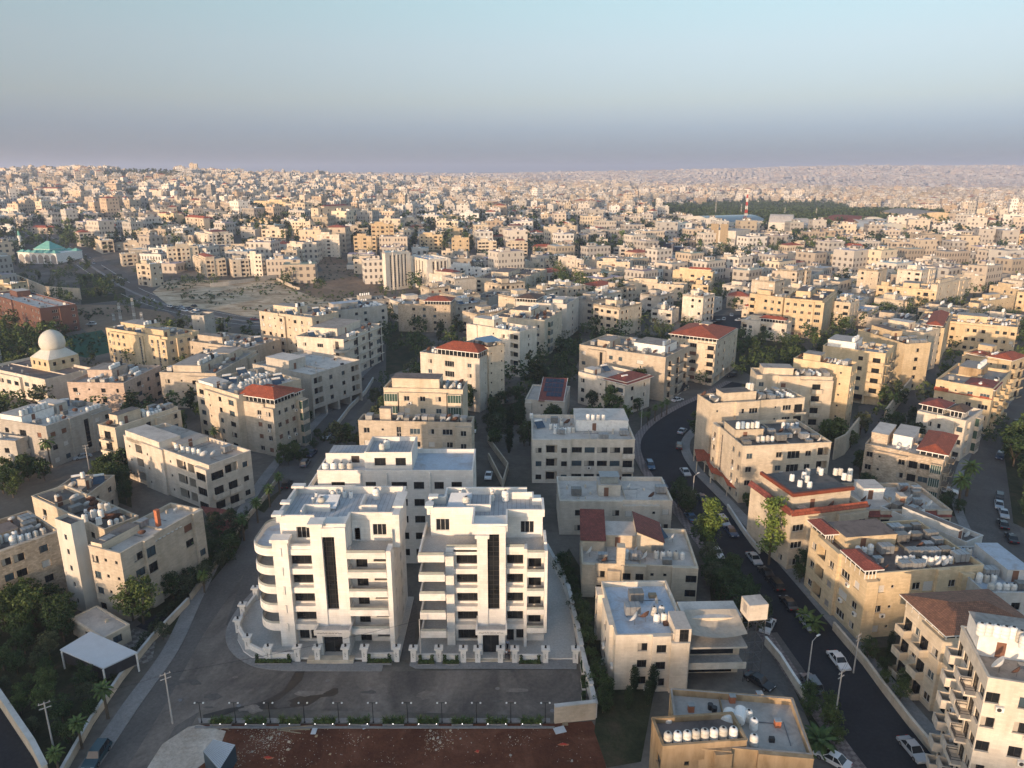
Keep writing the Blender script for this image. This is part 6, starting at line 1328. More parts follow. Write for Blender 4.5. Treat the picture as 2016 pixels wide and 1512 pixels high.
mid('near the right-hand wood', X5, [
 ((1352,642),(1222,640),(1356,632),692,c_,'w','w.ww',''), ((1502,645),(1357,650),(1510,640),692,c_,'w','wlww',''), ((1604,682),(1470,680),(1608,672),752,c_,'w','wwww',''), ((1722,692),(1590,690),(1728,682),742,c_,'w','llll',''), ((1772,635),(1768,625),(2016,650),722,g_,'wlwlwwlw','',''),
 ((1822,742),(1818,730),(2016,752),832,y_,'ww.www','',''), ((1300,545),(1216,545),(1304,540),592,g_,'w','wlw',''), ((1440,552),(1312,550),(1443,545),590,c_,'w','wwww',''), ((1560,575),(1452,578),(1563,570),610,g_,'w','w.w',''), ((1670,562),(1570,555),(1675,552),622,i_,'w','WWW',''), ((1800,562),(1712,558),(1803,555),612,g_,'w','lll',''),
 ((1976,412),(1796,412),(1990,408),516,g_,'w','wwwwwww','l'), ((1790,442),(1620,442),(1793,438),508,g_,'w','wwwww','l')])
mid('below the flyover', X5, [
 ((152,642),(0,622),(156,640),700,c_,'w','wwww',''), ((192,702),(-20,695),(290,692),780,c_,'www','w.ww',''), ((167,822),(0,805),(172,812),890,b_2,'w','w.w',''), ((410,835),(182,805),(415,828),912,'w_pink','w','ww.wL',''), ((340,890),(110,880),(345,885),930,c_,'w','w.www','h'), ((500,990),(420,950),(620,970),1040,i_,'www','w',''),
 ((1530,1000),(1290,1060),(1535,990),1190,c_,'w','wwwl',''), ((1700,985),(1500,985),(1740,975),1130,b_2,'w','w.w','')])
mid('right of upper highway', X1, [
 ((1310,892),(1187,880),(1442,880),1092,c_,'.w.w','wLw',''), ((1062,800),(1040,790),(1332,772),912,c_,'wLwtwl','w',''), ((1462,742),(1455,735),(1732,722),932,c_,'wwgww.w','',''), ((1008,702),(985,690),(1255,690),772,b_2,'WWWw','',''), ((882,682),(802,645),(1002,672),802,c_,'LL','w.w',''),
 ((692,612),(655,602),(822,602),742,i_,'WwW','w','R'), ((1382,652),(1277,640),(1450,640),742,b_2,'w','www',''), ((1452,640),(1448,630),(1682,632),740,b_2,'wtwwt','',''), ((1162,592),(1158,582),(1312,592),690,b_2,'.Ww','',''), ((1316,565),(1312,552),(1560,565),640,c_,'w.w.ww','',''), ((1382,455),(1378,442),(1522,462),560,g_,'wwww','','r'), ((1622,475),(1618,465),(1779,485),600,c_,'lwlw','','R')])
mid('on shaded left hillside', X1, [
 ((842,550),(838,540),(1002,552),602,c_,'w.w','','R'), ((590,402),(587,392),(752,406),452,b_2,'lwl','',''), ((732,245),(728,235),(862,242),350,i_,'ww.w','',''), ((908,245),(904,236),(990,242),332,g_,'w.w','',''), ((993,254),(990,245),(1102,254),330,b_2,'lll','',''),
 ((365,300),(205,275),(408,285),385,'w_cool','w','wwwww','l'), ((415,350),(411,340),(522,346),412,c_,'wW','',''), ((525,325),(520,315),(672,332),402,b_2,'w.w','',''), ((677,335),(673,325),(832,342),402,b_2,'ww','',''), ((320,225),(316,215),(502,232),302,i_,'wwww','','R'), ((602,140),(598,130),(822,152),172,g_,'wwww','','l'),
 ((1302,245),(1298,236),(1442,262),332,i_,'LwL','','r'), ((1480,310),(1402,305),(1562,300),392,'w_white','ww','...','l'), ((1597,345),(1592,335),(1702,352),402,g_,'wlw','',''), ((1092,195),(1088,185),(1212,192),242,c_,'lwl','',''), ((1162,255),(1158,245),(1252,257),302,i_,'ww','',''), ((232,480),(130,475),(302,475),582,y_,'ww','www',''),
 ((2,405),(-60,400),(157,412),492,i_,'wwww','',''), ((2,550),(-60,540),(102,562),642,'w_cool','ww','','l'), ((272,565),(268,555),(462,572),622,b_2,'W.Ww','','R'), ((100,185),(96,176),(232,182),222,g_,'lll','','')])
print('MID', MIDN, 'ALL', len(ALLB))
# fill the gaps between the measured blocks with further blocks (street grid turned by district)
occ = [(e['c'][0], e['c'][1], math.hypot(e['W'], e['D'])/2) for e in ALLB]
def inpoly(x, y, P):
    r = False; j = len(P)-1
    for i in range(len(P)):
        if (P[i][1] > y) != (P[j][1] > y) and x < (P[j][0]-P[i][0])*(y-P[i][1])/(P[j][1]-P[i][1])+P[i][0]: r = not r
        j = i
    return r
KEEP = [[pt(*p) for p in q] for q in (PX(300,575, 330,545, 545,545, 600,560, 620,500, 700,515, 705,545, 775,570, 740,600, 700,625, 560,645, 430,618, 330,600), PX(100,600, 345,610, 345,640, 250,700, 120,700), PX(1375,615, 1500,612, 1510,660, 1380,668),
        PX(1265,408, 1440,402, 1640,405, 1860,425, 1880,440, 1700,446, 1560,455, 1400,450, 1320,440), PX(200,348, 345,340, 350,356, 230,360), PX(20,500, 125,500, 170,560, 170,600, 20,590), PX(1255,640, 1340,640, 1340,700, 1255,700), PX(1445,650, 1600,650, 1600,745, 1440,745), PX(750,630, 830,630, 830,745, 750,745), PX(1085,515, 1145,515, 1145,580, 1085,580), PX(1395,455, 1400,428, 1870,428, 1870,448, 1800,452, 1640,470, 1500,462), PX(745,608, 745,572, 800,575, 868,578, 868,596, 800,600))]
ROADS = [[pt(*p) for p in smooth(R_, 5)] for R_ in (R3, R4, R5, R7, R1)]
def freeat(x, y, r):
    for ox, oy, orr in occ:
        if (x-ox)**2+(y-oy)**2 < (orr*.86+r)**2: return False
    if any(inpoly(x, y, K) for K in KEEP): return False
    for k, L in enumerate(ROADS):
        lim = r+(24 if k == 2 else 7)
        if any((x-a)**2+(y-b)**2 < lim*lim for a, b in L): return False
    return True
COLS = ['w_cream','w_gold','w_ivory','w_beige','w_ivory','w_grey','w_cream','w_render']
GAPS = []; fills = []
rg = random.Random(3)
for y in np.arange(205, 900, 13.5):
    for x in np.arange(-.74*y-10, .74*y+10, 13.5):
        x2, y2 = x+rg.uniform(-3, 3), y+rg.uniform(-3, 3); W, D = rg.uniform(13, 24), rg.uniform(11, 17)
        if not freeat(x2, y2, math.hypot(W, D)/2*.88): continue
        if y2 < 345:
            if rg.random() < .75: GAPS.append((x2, y2))
            continue
        if rg.random() < .2: GAPS.append((x2, y2)); continue
        occ.append((x2, y2, math.hypot(W, D)/2)); fills.append((x2, y2, W, D))
fills.sort(key=lambda q: q[1])
NTH = max(0, 296-len(ALLB)); print('fills', len(fills), 'things', NTH)
def district(x, y): return .5*math.sin(x/170.0+.7)+.4*math.sin(y/210.0)
def fill_thing(q, lab, short):
    x, y, W, D = q; ang = district(x, y); nf = rg.choice((2, 2, 3, 3, 4)) if y < 420 else rg.choice((2, 3, 3, 4, 4, 5)); wall = rg.choice(COLS); mb = MB(); r2 = random.Random(int(x*7+y*13)); H = nf*3.3+.9
    pat = ''.join(r2.choice('wwwWs.lb') for _ in range(int(W/3.6))); pad = ''.join(r2.choice('wwWs.') for _ in range(int(D/3.8)))
    fn = dict(root=None, mb=mb, z0=0, nf=nf, fh=3.3, ztop=H, wall=wall, rg=r2, single=True, shut=r2.choice(['', 'W', 'B']))
    wall_face(o=(0,0), u=(1,0), L=W, pat=pat, **fn); wall_face(o=(W,0), u=(0,1), L=D, pat=pad, **fn); wall_face(o=(W,D), u=(-1,0), L=W, pat='', **fn); wall_face(o=(0,D), u=(0,-1), L=D, pat=pad, **fn)
    for a in ((0,0,W,.25), (0,D-.25,W,D), (0,.25,.25,D-.25), (W-.25,.25,W,D-.25)): mb.box(a[0], a[2], a[1], a[3], H-.9, H+.002, wall)
    roof = r2.choice(['r_grey','r_light','r_brown','r_dark','r_blue']); mb.poly([(0,0,H-.89),(W,0,H-.89),(W,D,H-.89),(0,D,H-.89)], roof)
    pt_ = []
    kind = r2.random()
    if kind < .05 and y > 430: hip_mesh(mb, -.4, W+.4, -.4, D+.4, H+.2, 2.2, 't_red'); rd = 'a red hip roof'
    else: mb.box(W*.3, W*.6, D*.4, D*.8, H-.89, H+1.9, wall, roof, False); rd = 'a %s flat roof' % {'r_grey':'grey','r_light':'pale','r_brown':'brownish','r_dark':'dark','r_blue':'bluish'}[roof]; pt_ = [(W*.3, W*.6, D*.4, D*.8, H+1.9)]
    g = min(ter(x, y), ter(x+W*.5, y+D*.5)); ca, sa = math.cos(ang), math.sin(ang); ax, ay = x-(ca*W-sa*D)/2, y-(sa*W+ca*D)/2
    o = link('apartment_building', mb.mesh('apartment_building'), None, (ax, ay, g), ang)
    e = dict(root=o, short=short, a=(ax, ay), ang=ang, W=W, D=D, H=H, zr=H-.89, g=g, W2=lambda u, v, z: (ax+ca*u-sa*v, ay+sa*u+ca*v, g+z), ptop=pt_, c=(x, y, 0), rg=r2); ALLB.append(e)
    if kind >= .05 or y <= 430: roof_clutter(e, 5, 2 if y < 500 else 1, 1 if y < 500 else 0, 0)
    return o, wall, rd, nf
sel = fills[:NTH]; zones = {}
for q in sel:
    ux = q[0]/q[1]; c = 'far-left' if ux < -.42 else 'left' if ux < -.18 else 'centre' if ux < .12 else 'right' if ux < .42 else 'far-right'
    r = 'nearer' if q[1] < 330 else 'middle' if q[1] < 480 else 'farther'
    zones.setdefault((c, r), []).append(q)
for (c, r), L in zones.items():
    rk = ranks(L, lambda q: (q[0], q[1], 0))
    for q, k in zip(L, rk):
        o, wall, rd, nf = fill_thing(q, '', '%s small infill block, %s %s' % (k.split(' ')[0], r, c))
        wn = {'w_cream':'cream','w_gold':'golden','w_ivory':'ivory','w_beige':'beige','w_grey':'grey-beige','w_render':'whitish'}[wall]
        tag(o, '%s-storey %s block, %s, %s small infill blocks, %s %s' % (NUM[nf-1], wn, rd.replace('a ', ''), k or 'only', r, c), 'apartment block', 'small infill blocks between the measured ones')
# ------------------------------------------------------------------ far city: one uncountable mass
def far_city():
    r = np.random.RandomState(5); rects = [(q[0], q[1], q[2], q[3], district(q[0], q[1])) for q in fills[NTH:]]
    y = 905.0
    while y < 8200:
        step = 19 if y < 1600 else 22 if y < 2600 else 30 if y < 4200 else 42
        x = -.74*y-20
        while x < .74*y+20:
            X, Yv = x+r.uniform(-.25, .25)*step, y+r.uniform(-.25, .25)*step; x += step
            if r.rand() < .10: continue
            if any(inpoly(X, Yv, K) for K in (KEEP[3], KEEP[4], KEEP[10])): continue
            if 1000 < y < 1900 and (X/Yv) > .17 and (X/Yv) < .62 and y > 1350 and y < 1650 and r.rand() < .5: continue
            if y > 5200 and r.rand() < .15: continue
            if not freeat2(X, Yv): continue
            s = step*r.uniform(.4, .9); rects.append((X, Yv, s*r.uniform(.8, 1.25), s*r.uniform(.7, 1.0), district(X, Yv)*.8+r.uniform(-.1, .1)+(r.uniform(-.7, .7) if r.rand() < .3 else 0)))
        y += step*.95
    V = []; Fc = []; M = []; UV = []; TC = []
    pal = [(.60,.51,.40), (.56,.49,.41), (.64,.59,.52), (.68,.65,.60), (.50,.47,.43), (.58,.46,.34), (.55,.53,.49), (.64,.55,.42)]
    rp = [(.28,.27,.26), (.40,.39,.37), (.17,.16,.16), (.34,.30,.26), (.45,.47,.50)]
    for X, Yv, W, D, a in rects:
        z = ter(X, Yv); nf = r.choice([1,2,2,3,3,4,4,5,6]) if Yv < 4000 else r.randint(2, 5); H = nf*3.2+.6
        if Yv > 900 and r.rand() < .04: H += 9
        ca, sa = math.cos(a), math.sin(a); c = pal[r.randint(len(pal))]; k = r.uniform(.55, 1.06); c = tuple(min(.85, q*k) for q in c)
        def add(W, D, z0, H, ox=0, oy=0, red=False):
            i = len(V); P = [(-W/2+ox,-D/2+oy),(W/2+ox,-D/2+oy),(W/2+ox,D/2+oy),(-W/2+ox,D/2+oy)]
            for zz in (z0-(6 if z0 == z else 0), z0+H):
                for u, v in P: V.append((X+ca*u-sa*v, Yv+sa*u+ca*v, zz))
            for q in range(4):
                b = (q+1) % 4; L = W if q % 2 == 0 else D; Fc.append((i+q, i+b, i+4+b, i+4+q)); M.append(0); UV.extend([(uo,0.), (uo+L*uk,0.), (uo+L*uk,H), (uo,H)]); TC.extend([c]*4)
            rc = (.36,.10,.06) if red else tuple(q*r.uniform(.8, 1.2) for q in rp[r.randint(len(rp))])
            if red:
                V.append((X+ca*ox-sa*oy, Yv+sa*ox+ca*oy, z0+H+2.2)); t = len(V)-1
                for q in range(4): Fc.append((i+4+q, i+4+(q+1) % 4, t)); M.append(1); UV.extend([(0.,0.)]*3); TC.extend([rc]*3)
            else: Fc.append((i+4, i+5, i+6, i+7)); M.append(1); UV.extend([(0.,0.)]*4); TC.extend([rc]*4)
        red = r.rand() < .06; uo = r.uniform(0, 3.4); uk = r.uniform(.6, 1.35)
        add(W, D, z, H, red=red)
        if not red and Yv < 4500: add(W*.3, D*.4, z+H, 2.6, W*r.uniform(-.25, .25), D*r.uniform(-.2, .2))
        if not red and Yv < 2200:
            for _ in range(3):
                c0 = c; c = (.75,.75,.73); add(1.8 if Yv < 1500 else 2.4, 1.2, z+H, 1.5, W*r.uniform(-.4, .4), D*r.uniform(-.4, .4)); c = c0
    me = bpy.data.meshes.new('distant_city'); me.from_pydata(V, [], Fc); me.materials.append(MATS['far_wall']); me.materials.append(MATS['far_roof']); me.polygons.foreach_set('material_index', M)
    l = me.uv_layers.new(name='UVMap'); l.data.foreach_set('uv', np.array(UV, dtype=np.float32).ravel())
    ca_ = me.color_attributes.new(name='tint', type='FLOAT_COLOR', domain='CORNER'); ca_.data.foreach_set('color', np.hstack([np.array(TC, dtype=np.float32), np.ones((len(TC), 1), np.float32)]).ravel())
    me.update(); print('far', len(rects), 'faces', len(Fc))
    tag(link('distant_city', me), 'thousands of tiny cream houses covering the distant plain and hills', 'city', kind='stuff')
LOCC = [(ox, oy, rr) for ox, oy, rr in occ if oy > 860]
def freeat2(x, y):
    if y > 1250: return all((x-a)**2+(y-b)**2 > (rr+10)**2 for a, b, rr in LOCC if b > 1200)
    return all((x-a)**2+(y-b)**2 > (rr+9)**2 for a, b, rr in LOCC)
far_city()
# ------------------------------------------------------------------ roof equipment
def tank_mesh(kind):
    def mk():
        b = MB(); m = {0:'tank', 1:'tank', 2:'tank_blue', 3:'tank_black'}[kind]
        b.lathe([(.50,0),(.52,.05),(.52,.42),(.49,.45),(.52,.48),(.52,.86),(.49,.89),(.52,.92),(.51,1.2),(.42,1.38),(.25,1.46),(.19,1.47)], 14, m)
        me = b.mesh('tank_body', True); c = MB(); c.lathe([(.17,1.45),(.17,1.52),(.02,1.55)], 10, 'tank' if kind == 1 else 'black'); return me, c.mesh('lid')
    return cached(('tk', kind), mk)
TANKS.sort(key=lambda q: q[1][0]**2+q[1][1]**2)
near = TANKS[:296]; byb = {}
for q in near: byb.setdefault(id(q[0]), []).append(q)
for L in byb.values():
    rk = ranks(L, lambda q: q[1]); sh = L[0][0]['short']
    for q, k in zip(L, rk):
        e, p, rv, s = q; kind = 0 if rv < .58 else 1 if rv < .9 else 2 if rv < .97 else 3
        me, ld = tank_mesh(kind); t = thing('water_tank', '%s tank atop the %s%s' % ('blue-grey' if kind == 2 else 'black' if kind == 3 else 'white', sh, ', '+k if k else ''), 'water tank', p, rv*6, 'rooftop water tanks')
        t.scale = (s, s, s*(1.05 if rv < .8 else 1.25)); link('tank_body', me, t); link('lid', ld, t)
b = MB()
for e, p, rv, s in TANKS[296:]: b.lathe([(.52*s,0),(.52*s,1.25*s),(.2*s,1.45*s)], 7, 'tank' if rv < .92 else 'tank_black', *p)
if b.v: tag(b.build('water_tanks'), 'hundreds of tiny white water tanks dotting the farther roofs', 'water tanks', kind='stuff')
print('tanks', len(TANKS), 'boxes', len(METALBOX), 'dishes', len(DISHES), 'panels', len(PANELS))
def box_mesh():
    b = MB(); b.box(-.95, .95, -.65, .65, .35, 1.5, 'galv'); 
    for x in (-.35, .35): b.box(x-.03, x+.03, -.68, .68, .34, 1.52, 'metal')
    for x in (-.8, .8):
        for y in (-.5, .5): b.box(x-.04, x+.04, y-.04, y+.04, 0, .35, 'metal')
    return b.mesh('metal_tank')
def dish_mesh():
    b = MB(); b.lathe([(.02,0),(.35,.06),(.7,.24),(.98,.5)], 18, 'rust'); b2 = MB(); b2.lathe([(.02,0),(.35,.06),(.7,.24),(.98,.5)], 18, 'white_paint')
    out = []
    for q in (b, b2):
        c = MB(); c.v = [tuple(Matrix.Rotation(-1.0, 3, 'X') @ Vector(v)+Vector((0,-.1,1.1))) for v in q.v]; c.f = q.f; c.m = q.m; c.mats = q.mats
        c.tube((0,0,0), (0,0,1.1), .04, .04, 6, 'metal'); c.tube((0,-.05,1.1), (0,-.75,1.75), .02, .02, 5, 'metal'); out.append(c.mesh('satellite_dish'))
    return out
def panel_mesh():
    b = MB(); b.poly([(-1,-.8,.25),(1,-.8,.25),(1,.7,1.25),(-1,.7,1.25)], 'panel_teal'); b.poly([(-1,-.8,.2),(-1,.7,1.2),(1,.7,1.2),(1,-.8,.2)], 'metal'); b.tube((-.9,.85,1.45), (.9,.85,1.45), .24, .24, 10, 'white_paint')
    for x in (-.9, .9): b.tube((x,.8,0), (x,.8,1.3), .03, .03, 5, 'metal'); b.tube((x,-.75,0), (x,-.75,.25), .03, .03, 5, 'metal')
    return b.mesh('solar_heater')
def eq(L, cap, name, cat, adj, mk, grp, rot=None):
    L.sort(key=lambda q: q[1][0]**2+q[1][1]**2); rest = L[cap:]; L = L[:cap]; byb = {}
    if rest:
        rb_ = MB()
        for q in rest: x, y, z = q[1]; rb_.box(x-.7, x+.7, y-.4, y+.4, z, z+1.0, 'galv' if name != 'solar_heater' else 'panel_teal')
        tag(rb_.build(name+'s'), 'tiny %ss on the farther roofs' % cat, cat, kind='stuff')
    for q in L: byb.setdefault(id(q[0]), []).append(q)
    for M_ in byb.values():
        rk = ranks(M_, lambda q: q[1])
        for q, k in zip(M_, rk):
            me, a, lab, sc = mk(q); o = link(name, me, None, q[1], a); o.scale = (sc, sc, sc)
            tag(o, '%s atop the %s%s' % (lab, q[0]['short'], ', '+k if k else ''), cat, grp)
eq(METALBOX, 290, 'metal_tank', 'metal tank', '', lambda q: (cached('mbox', box_mesh), q[2], 'galvanised box tank', .8+.5*q[3]), 'galvanised box tanks')
eq(DISHES, 290, 'satellite_dish', 'satellite dish', '', lambda q: (cached('dish', dish_mesh)[0 if q[2] < .5 else 1], .4+q[2]*.8, ('rusty brown' if q[2] < .5 else 'whitish')+' satellite dish', q[3]), 'rooftop satellite dishes')
eq(PANELS, 150, 'solar_heater', 'solar water heater', '', lambda q: (cached('pan', panel_mesh), .3+q[2]*.5, 'tilted solar heater', 1.1+.4*q[2]), 'rooftop solar heaters')
# ------------------------------------------------------------------ trees
def leafs(b, rg, c, r, n, s, m, flat=1.0):
    for _ in range(n):
        d = Vector((rg.gauss(0, 1), rg.gauss(0, 1), rg.gauss(0, 1))).normalized()*r*rg.uniform(.45, 1.0); p = Vector(c)+Vector((d.x, d.y, d.z*flat))
        u = Vector((rg.uniform(-1, 1), rg.uniform(-1, 1), rg.uniform(-.6, .6))).normalized()*s*rg.uniform(.6, 1.2); v = u.cross(Vector((rg.uniform(-1, 1), rg.uniform(-1, 1), rg.uniform(-1, 1)))).normalized()*s*rg.uniform(.4, .9)
        b.poly([p-u-v*.4, p-u*.2-v, p+u, p+v], m)
def tree_mesh(kind, k, lod):
    """unit-height tree: returns crown mesh, trunk mesh"""
    def mk():
        rg = random.Random(k*31+hash_(kind)); c = MB(); t = MB(); q = (1, .75, .5)[lod]
        m = {'round':'leaf_dark','mid':'leaf_mid','bright':'leaf_bright','olive':'leaf_olive','cypress':'leaf_cypress','bush':'leaf_dark','pine':'leaf_mid'}.get(kind, 'leaf_dark')
        ls = (.03, .045, .07)[lod]
        if kind == 'cypress':
            t.tube((0,0,-.05), (0,0,.5), .02, .01, 6, 'bark')
            n = int(44*q)+8
            for i in range(n): z = .06+.9*i/n; r = .13*math.sin(math.pi*min(1, (1.02-z)**.7))**.8+.01; a = rg.uniform(0, 6.3); leafs(c, rg, (r*.5*math.cos(a), r*.5*math.sin(a), z), max(.03, r*.8), int(34*q)+6, ls*.75, m, 1.6)
        elif kind == 'tall':
            m = 'leaf_bright'; t.tube((0,0,-.05), (0,0,.6), .018, .008, 6, 'bark')
            for i in range(int(48*q)+10): z = .22+.74*rg.random(); r = .2*math.sin(math.pi*(z-.12)/.95)**.7; a = rg.uniform(0, 6.3); leafs(c, rg, (r*math.cos(a)*rg.random(), r*math.sin(a)*rg.random(), z), .075, int(24*q)+5, ls*.7, m)
        else:
            th = .12 if kind == 'bush' else .28; W = .42 if kind in ('bush',) else .36
            t.tube((0,0,-.05), (0,0,th+.1), .028, .018, 7, 'bark')
            for j in range(5): a = j*1.3+rg.random(); t.tube((0,0,th*.8), (W*.6*math.cos(a), W*.6*math.sin(a), .5+.2*rg.random()), .014, .005, 5, 'bark')
            for i in range(int(46*q)+12):
                a = rg.uniform(0, 6.3); z = th+(.95-th)*rg.random()**.8; e = math.sin(math.pi*min(.97, max(.1, (z-th*.7)/(1.05-th*.7))))**.6; r = W*e*math.sqrt(rg.random())
                leafs(c, rg, (r*math.cos(a), r*math.sin(a), z), .085+.04*rg.random(), int(26*q)+6, ls, m)
        return c.mesh('crown'), t.mesh('trunk')
    return cached(('tree', kind, k, lod), mk)
def palm_mesh(k, lod, fat=False):
    def mk():
        rg = random.Random(k); c = MB(); t = MB(); t.tube((0,0,-.05), (0,0,.78), .035, .022, 8, 'bark')
        if fat: t = MB(); t.tube((0,0,-.05), (0,0,.3), .09, .07, 8, 'bark')
        h = .3 if fat else .78; n = (34, 24, 14)[lod]; L0 = .62 if fat else .26
        for i in range(n):
            a = 2.4*i+rg.random()*.3; el = -.9+2.1*(i/n); L = L0*rg.uniform(.85, 1.1); p = Vector((0,0,h)); d = Vector((math.cos(a)*math.cos(el), math.sin(a)*math.cos(el), math.sin(el))); s = Vector((-math.sin(a), math.cos(a), 0)); S = 5
            for j in range(S):
                q = p+d*(L/S); w0 = L*.16*math.sin(math.pi*(j+.3)/(S+.6)); w1 = L*.16*math.sin(math.pi*(j+1.3)/(S+.6)); dz = Vector((0,0,-.3*w0))
                c.poly([p, p+s*w0+dz, q+s*w1+dz, q], 'leaf_palm'); c.poly([p, q, q-s*w1+dz, p-s*w0+dz], 'leaf_palm'); p = q; d = (d+Vector((0,0,-.28))).normalized()
        return c.mesh('crown'), t.mesh('trunk')
    return cached(('palm', k, lod, fat), mk)
TREES = []   # x, y, height, kind, where, variant
def grove(poly, n, h0, h1, kinds, where, T=None, hb=0, mind=2.6):
    P = [pt(*(T(p) if T else p)) for p in poly]; rg = random.Random(len(TREES)+3); k = 0; tr = 0; got = []
    x0, x1, y0, y1 = min(p[0] for p in P), max(p[0] for p in P), min(p[1] for p in P), max(p[1] for p in P)
    while k < n and tr < n*60:
        tr += 1; x, y = rg.uniform(x0, x1), rg.uniform(y0, y1)
        if not inpoly(x, y, P): continue
        if any((x-a)**2+(y-b)**2 < mind**2 for a, b in got): continue
        if inb(x, y): continue
        got.append((x, y)); TREES.append((x, y, rg.uniform(h0, h1), rg.choice(kinds.split()), where, rg.randint(0, 4))); k += 1
def inb(x, y, m=.8):
    for e in ALLB:
        if abs(e['c'][0]-x)+abs(e['c'][1]-y) > 60: continue
        dx, dy = x-e['a'][0], y-e['a'][1]; ca, sa = math.cos(e['ang']), math.sin(e['ang']); u, v = ca*dx+sa*dy, -sa*dx+ca*dy
        if -m < u < e['W']+m and -m < v < e['D']+m: return True
    return False
def one(px, py, h, kind, where, T=None, k=0):
    x, y = pt(*(T((px, py)) if T else (px, py))); TREES.append((x, y, h, kind, where, k))
grove(PX(-20,1260, 60,1235, 118,1300, 190,1330, 205,1380, 150,1470, 105,1512, 60,1440, -20,1360), 26, 2.4, 5, 'round bush mid olive', 'in the lower-left garden')
grove(PX(0,1220, 120,1195, 150,1225, 130,1265, 20,1270), 9, 5, 8, 'round mid', 'left of the tower house')
grove(PX(395,1060, 470,1020, 475,1075, 400,1165, 345,1190, 330,1170), 20, 3.2, 5.5, 'round bush olive', 'right of the tower house')
for x, y, h, k in ((283,1228,8.5,'mid'), (262,1222,7,'mid'), (345,1140,6.5,'round'), (322,1260,3.2,'olive')): one(x, y, h, k, 'fronting the tower house', k=len(TREES) % 5)
one(378, 1130, 9.5, 'palm', 'beside the pergola of the tower house')
for x, y, h in ((481,1064,6.5), (508,1029,6.5), (531.7,998.6,6.3), (551,972,6), (457,1088,4.5), (403,1167.6,5), (213,1414.7,6.5), (162,1474,5.5), (118,1530,5)): one(x, y, h, 'palm', 'along the left side of the front road', k=int(x) % 4)
one(101.6, 920, 9.5, 'palm', 'before the block with white sheds')
one(425, 880, 6.5, 'palm', 'behind the corner-balcony block')
grove(PX(190,945, 250,930, 262,1000, 215,990), 9, 5, 7.5, 'round', 'behind the roof full of dishes')
grove(PX(0,935, 90,905, 130,935, 60,975, 0,990), 12, 4, 6.5, 'round mid bush', 'before the white-shed block')
for x, y, h in ((1262,843,6), (1274,838,5), (1289,829,6), (1302,822,6), (1312,817,6), (1902,977,10), (1884,1005,10)): one(x, y, h, 'palm', 'on right-hand pavements', k=int(x) % 4)
for x, y, h in ((1600,1238,3.8), (1612,1475,4.8), (1585,1222,3.4)): one(x, y, h, 'fatpalm', 'beside the dark road', k=int(x) % 3)
for x, y, h, k in ((1395,1092,13,'tall'), (1513,1112,15,'tall'), (1388,1085,8,'round'), (1203,818,9.5,'mid'), (1232,828,5,'bright'), (1255,812,5,'round'), (1183,650,13,'pine'), (1335,1000,6.5,'round'), (1350,1010,6,'olive')): one(x, y, h, k, 'beside the dark road right of centre', k=int(x) % 5)
for x, y, h in ((1256,795,13), (1263,797,12), (1049,770,15), (1058,772,12), (1070,765,9), (1040,720,11)): one(x, y, h, 'cypress', 'among the centre blocks', k=int(x) % 5)
grove(PX(1390,1110, 1440,1150, 1500,1225, 1490,1250, 1440,1215, 1395,1160), 12, 5, 7.5, 'olive round', 'right of blue-roofed block')
grove(PX(1095,1110, 1140,1180, 1160,1300, 1180,1340, 1195,1400, 1180,1420, 1150,1260, 1100,1130), 13, 3, 5, 'round bush', 'along the white boundary wall')
grove(PX(1180,1370, 1290,1350, 1280,1395, 1190,1420), 8, 3, 5.5, 'round cypress', 'before the blue-roofed block')
grove(PX(960,800, 1040,785, 1030,850, 975,860), 14, 4, 6, 'round', 'left of solar-roof house')
grove(PX(1040,700, 1130,660, 1110,760, 1050,790), 14, 5, 8, 'round mid olive', 'in gardens left of centre villa')
grove(PX(1262,665, 1322,655, 1325,700, 1265,705), 9, 5, 7, 'round mid', 'left of wide red-hip block')
grove(PX(1455,660, 1575,660, 1585,730, 1500,750, 1450,720), 22, 5, 7.5, 'round mid', 'right of wide red-hip block')
grove(PX(755,640, 830,640, 835,720, 765,745), 16, 6, 8.5, 'round mid', 'right of dark-striped block')
grove(PX(740,745, 775,720, 780,770, 755,800), 7, 3, 5, 'round', 'at the front road end')
grove(PX(640,870, 560,940, 530,950, 560,900, 610,840), 8, 2.5, 4, 'round bush', 'along the upper front road')
grove(PX(545,925, 560,900, 610,850, 580,905), 4, 3, 5, 'mid', 'by five-storey red-hip block')
grove(PX(1690,900, 1705,960, 1725,985, 1695,980), 5, 4, 6, 'round', 'below the white-roof-room block')
grove(PX(1830,985, 1895,1000, 1890,1020, 1835,1010), 4, 3, 5, 'round', 'behind the white car park')
grove(PX(1985,880, 2060,860, 2060,1080, 2000,1020), 16, 7, 10, 'round mid', 'in the right-edge park')
grove(PX(1935,850, 1985,830, 1975,880, 1935,890), 6, 4, 6, 'round', 'beside the white villa block')
grove(PX(1700,1290, 1790,1275, 1800,1390, 1760,1400, 1715,1340), 12, 2.5, 4.5, 'mid bush cypress', 'by the brown-tiled block')
grove(PX(1560,1090, 1600,1150, 1590,1170, 1550,1120), 5, 4, 6, 'round', 'below the red-trimmed block')
grove(PX(1440,925, 1480,960, 1500,1010, 1470,1010, 1430,950), 7, 2.5, 4, 'mid bush', 'by the red garden canopies')
grove(PX(1575,1380, 1640,1400, 1650,1470, 1600,1440), 5, 3, 5, 'mid', 'beside the ochre building')
grove(PX(1330,960, 1362,1000, 1350,1030, 1325,990), 3, 4, 6, 'round', 'by the low wide block')
grove(PX(0,600, 55,590, 60,660, 90,680, 60,720, 0,720), 20, 7, 10, 'round', 'by the red brick block')
grove(PX(105,590, 165,575, 170,600, 110,612), 6, 7, 9, 'mid', 'left of the vacant lot')
grove(PX(160,560, 235,550, 245,590, 170,600), 16, 7, 11, 'round mid olive', 'between mosque compound and highway')
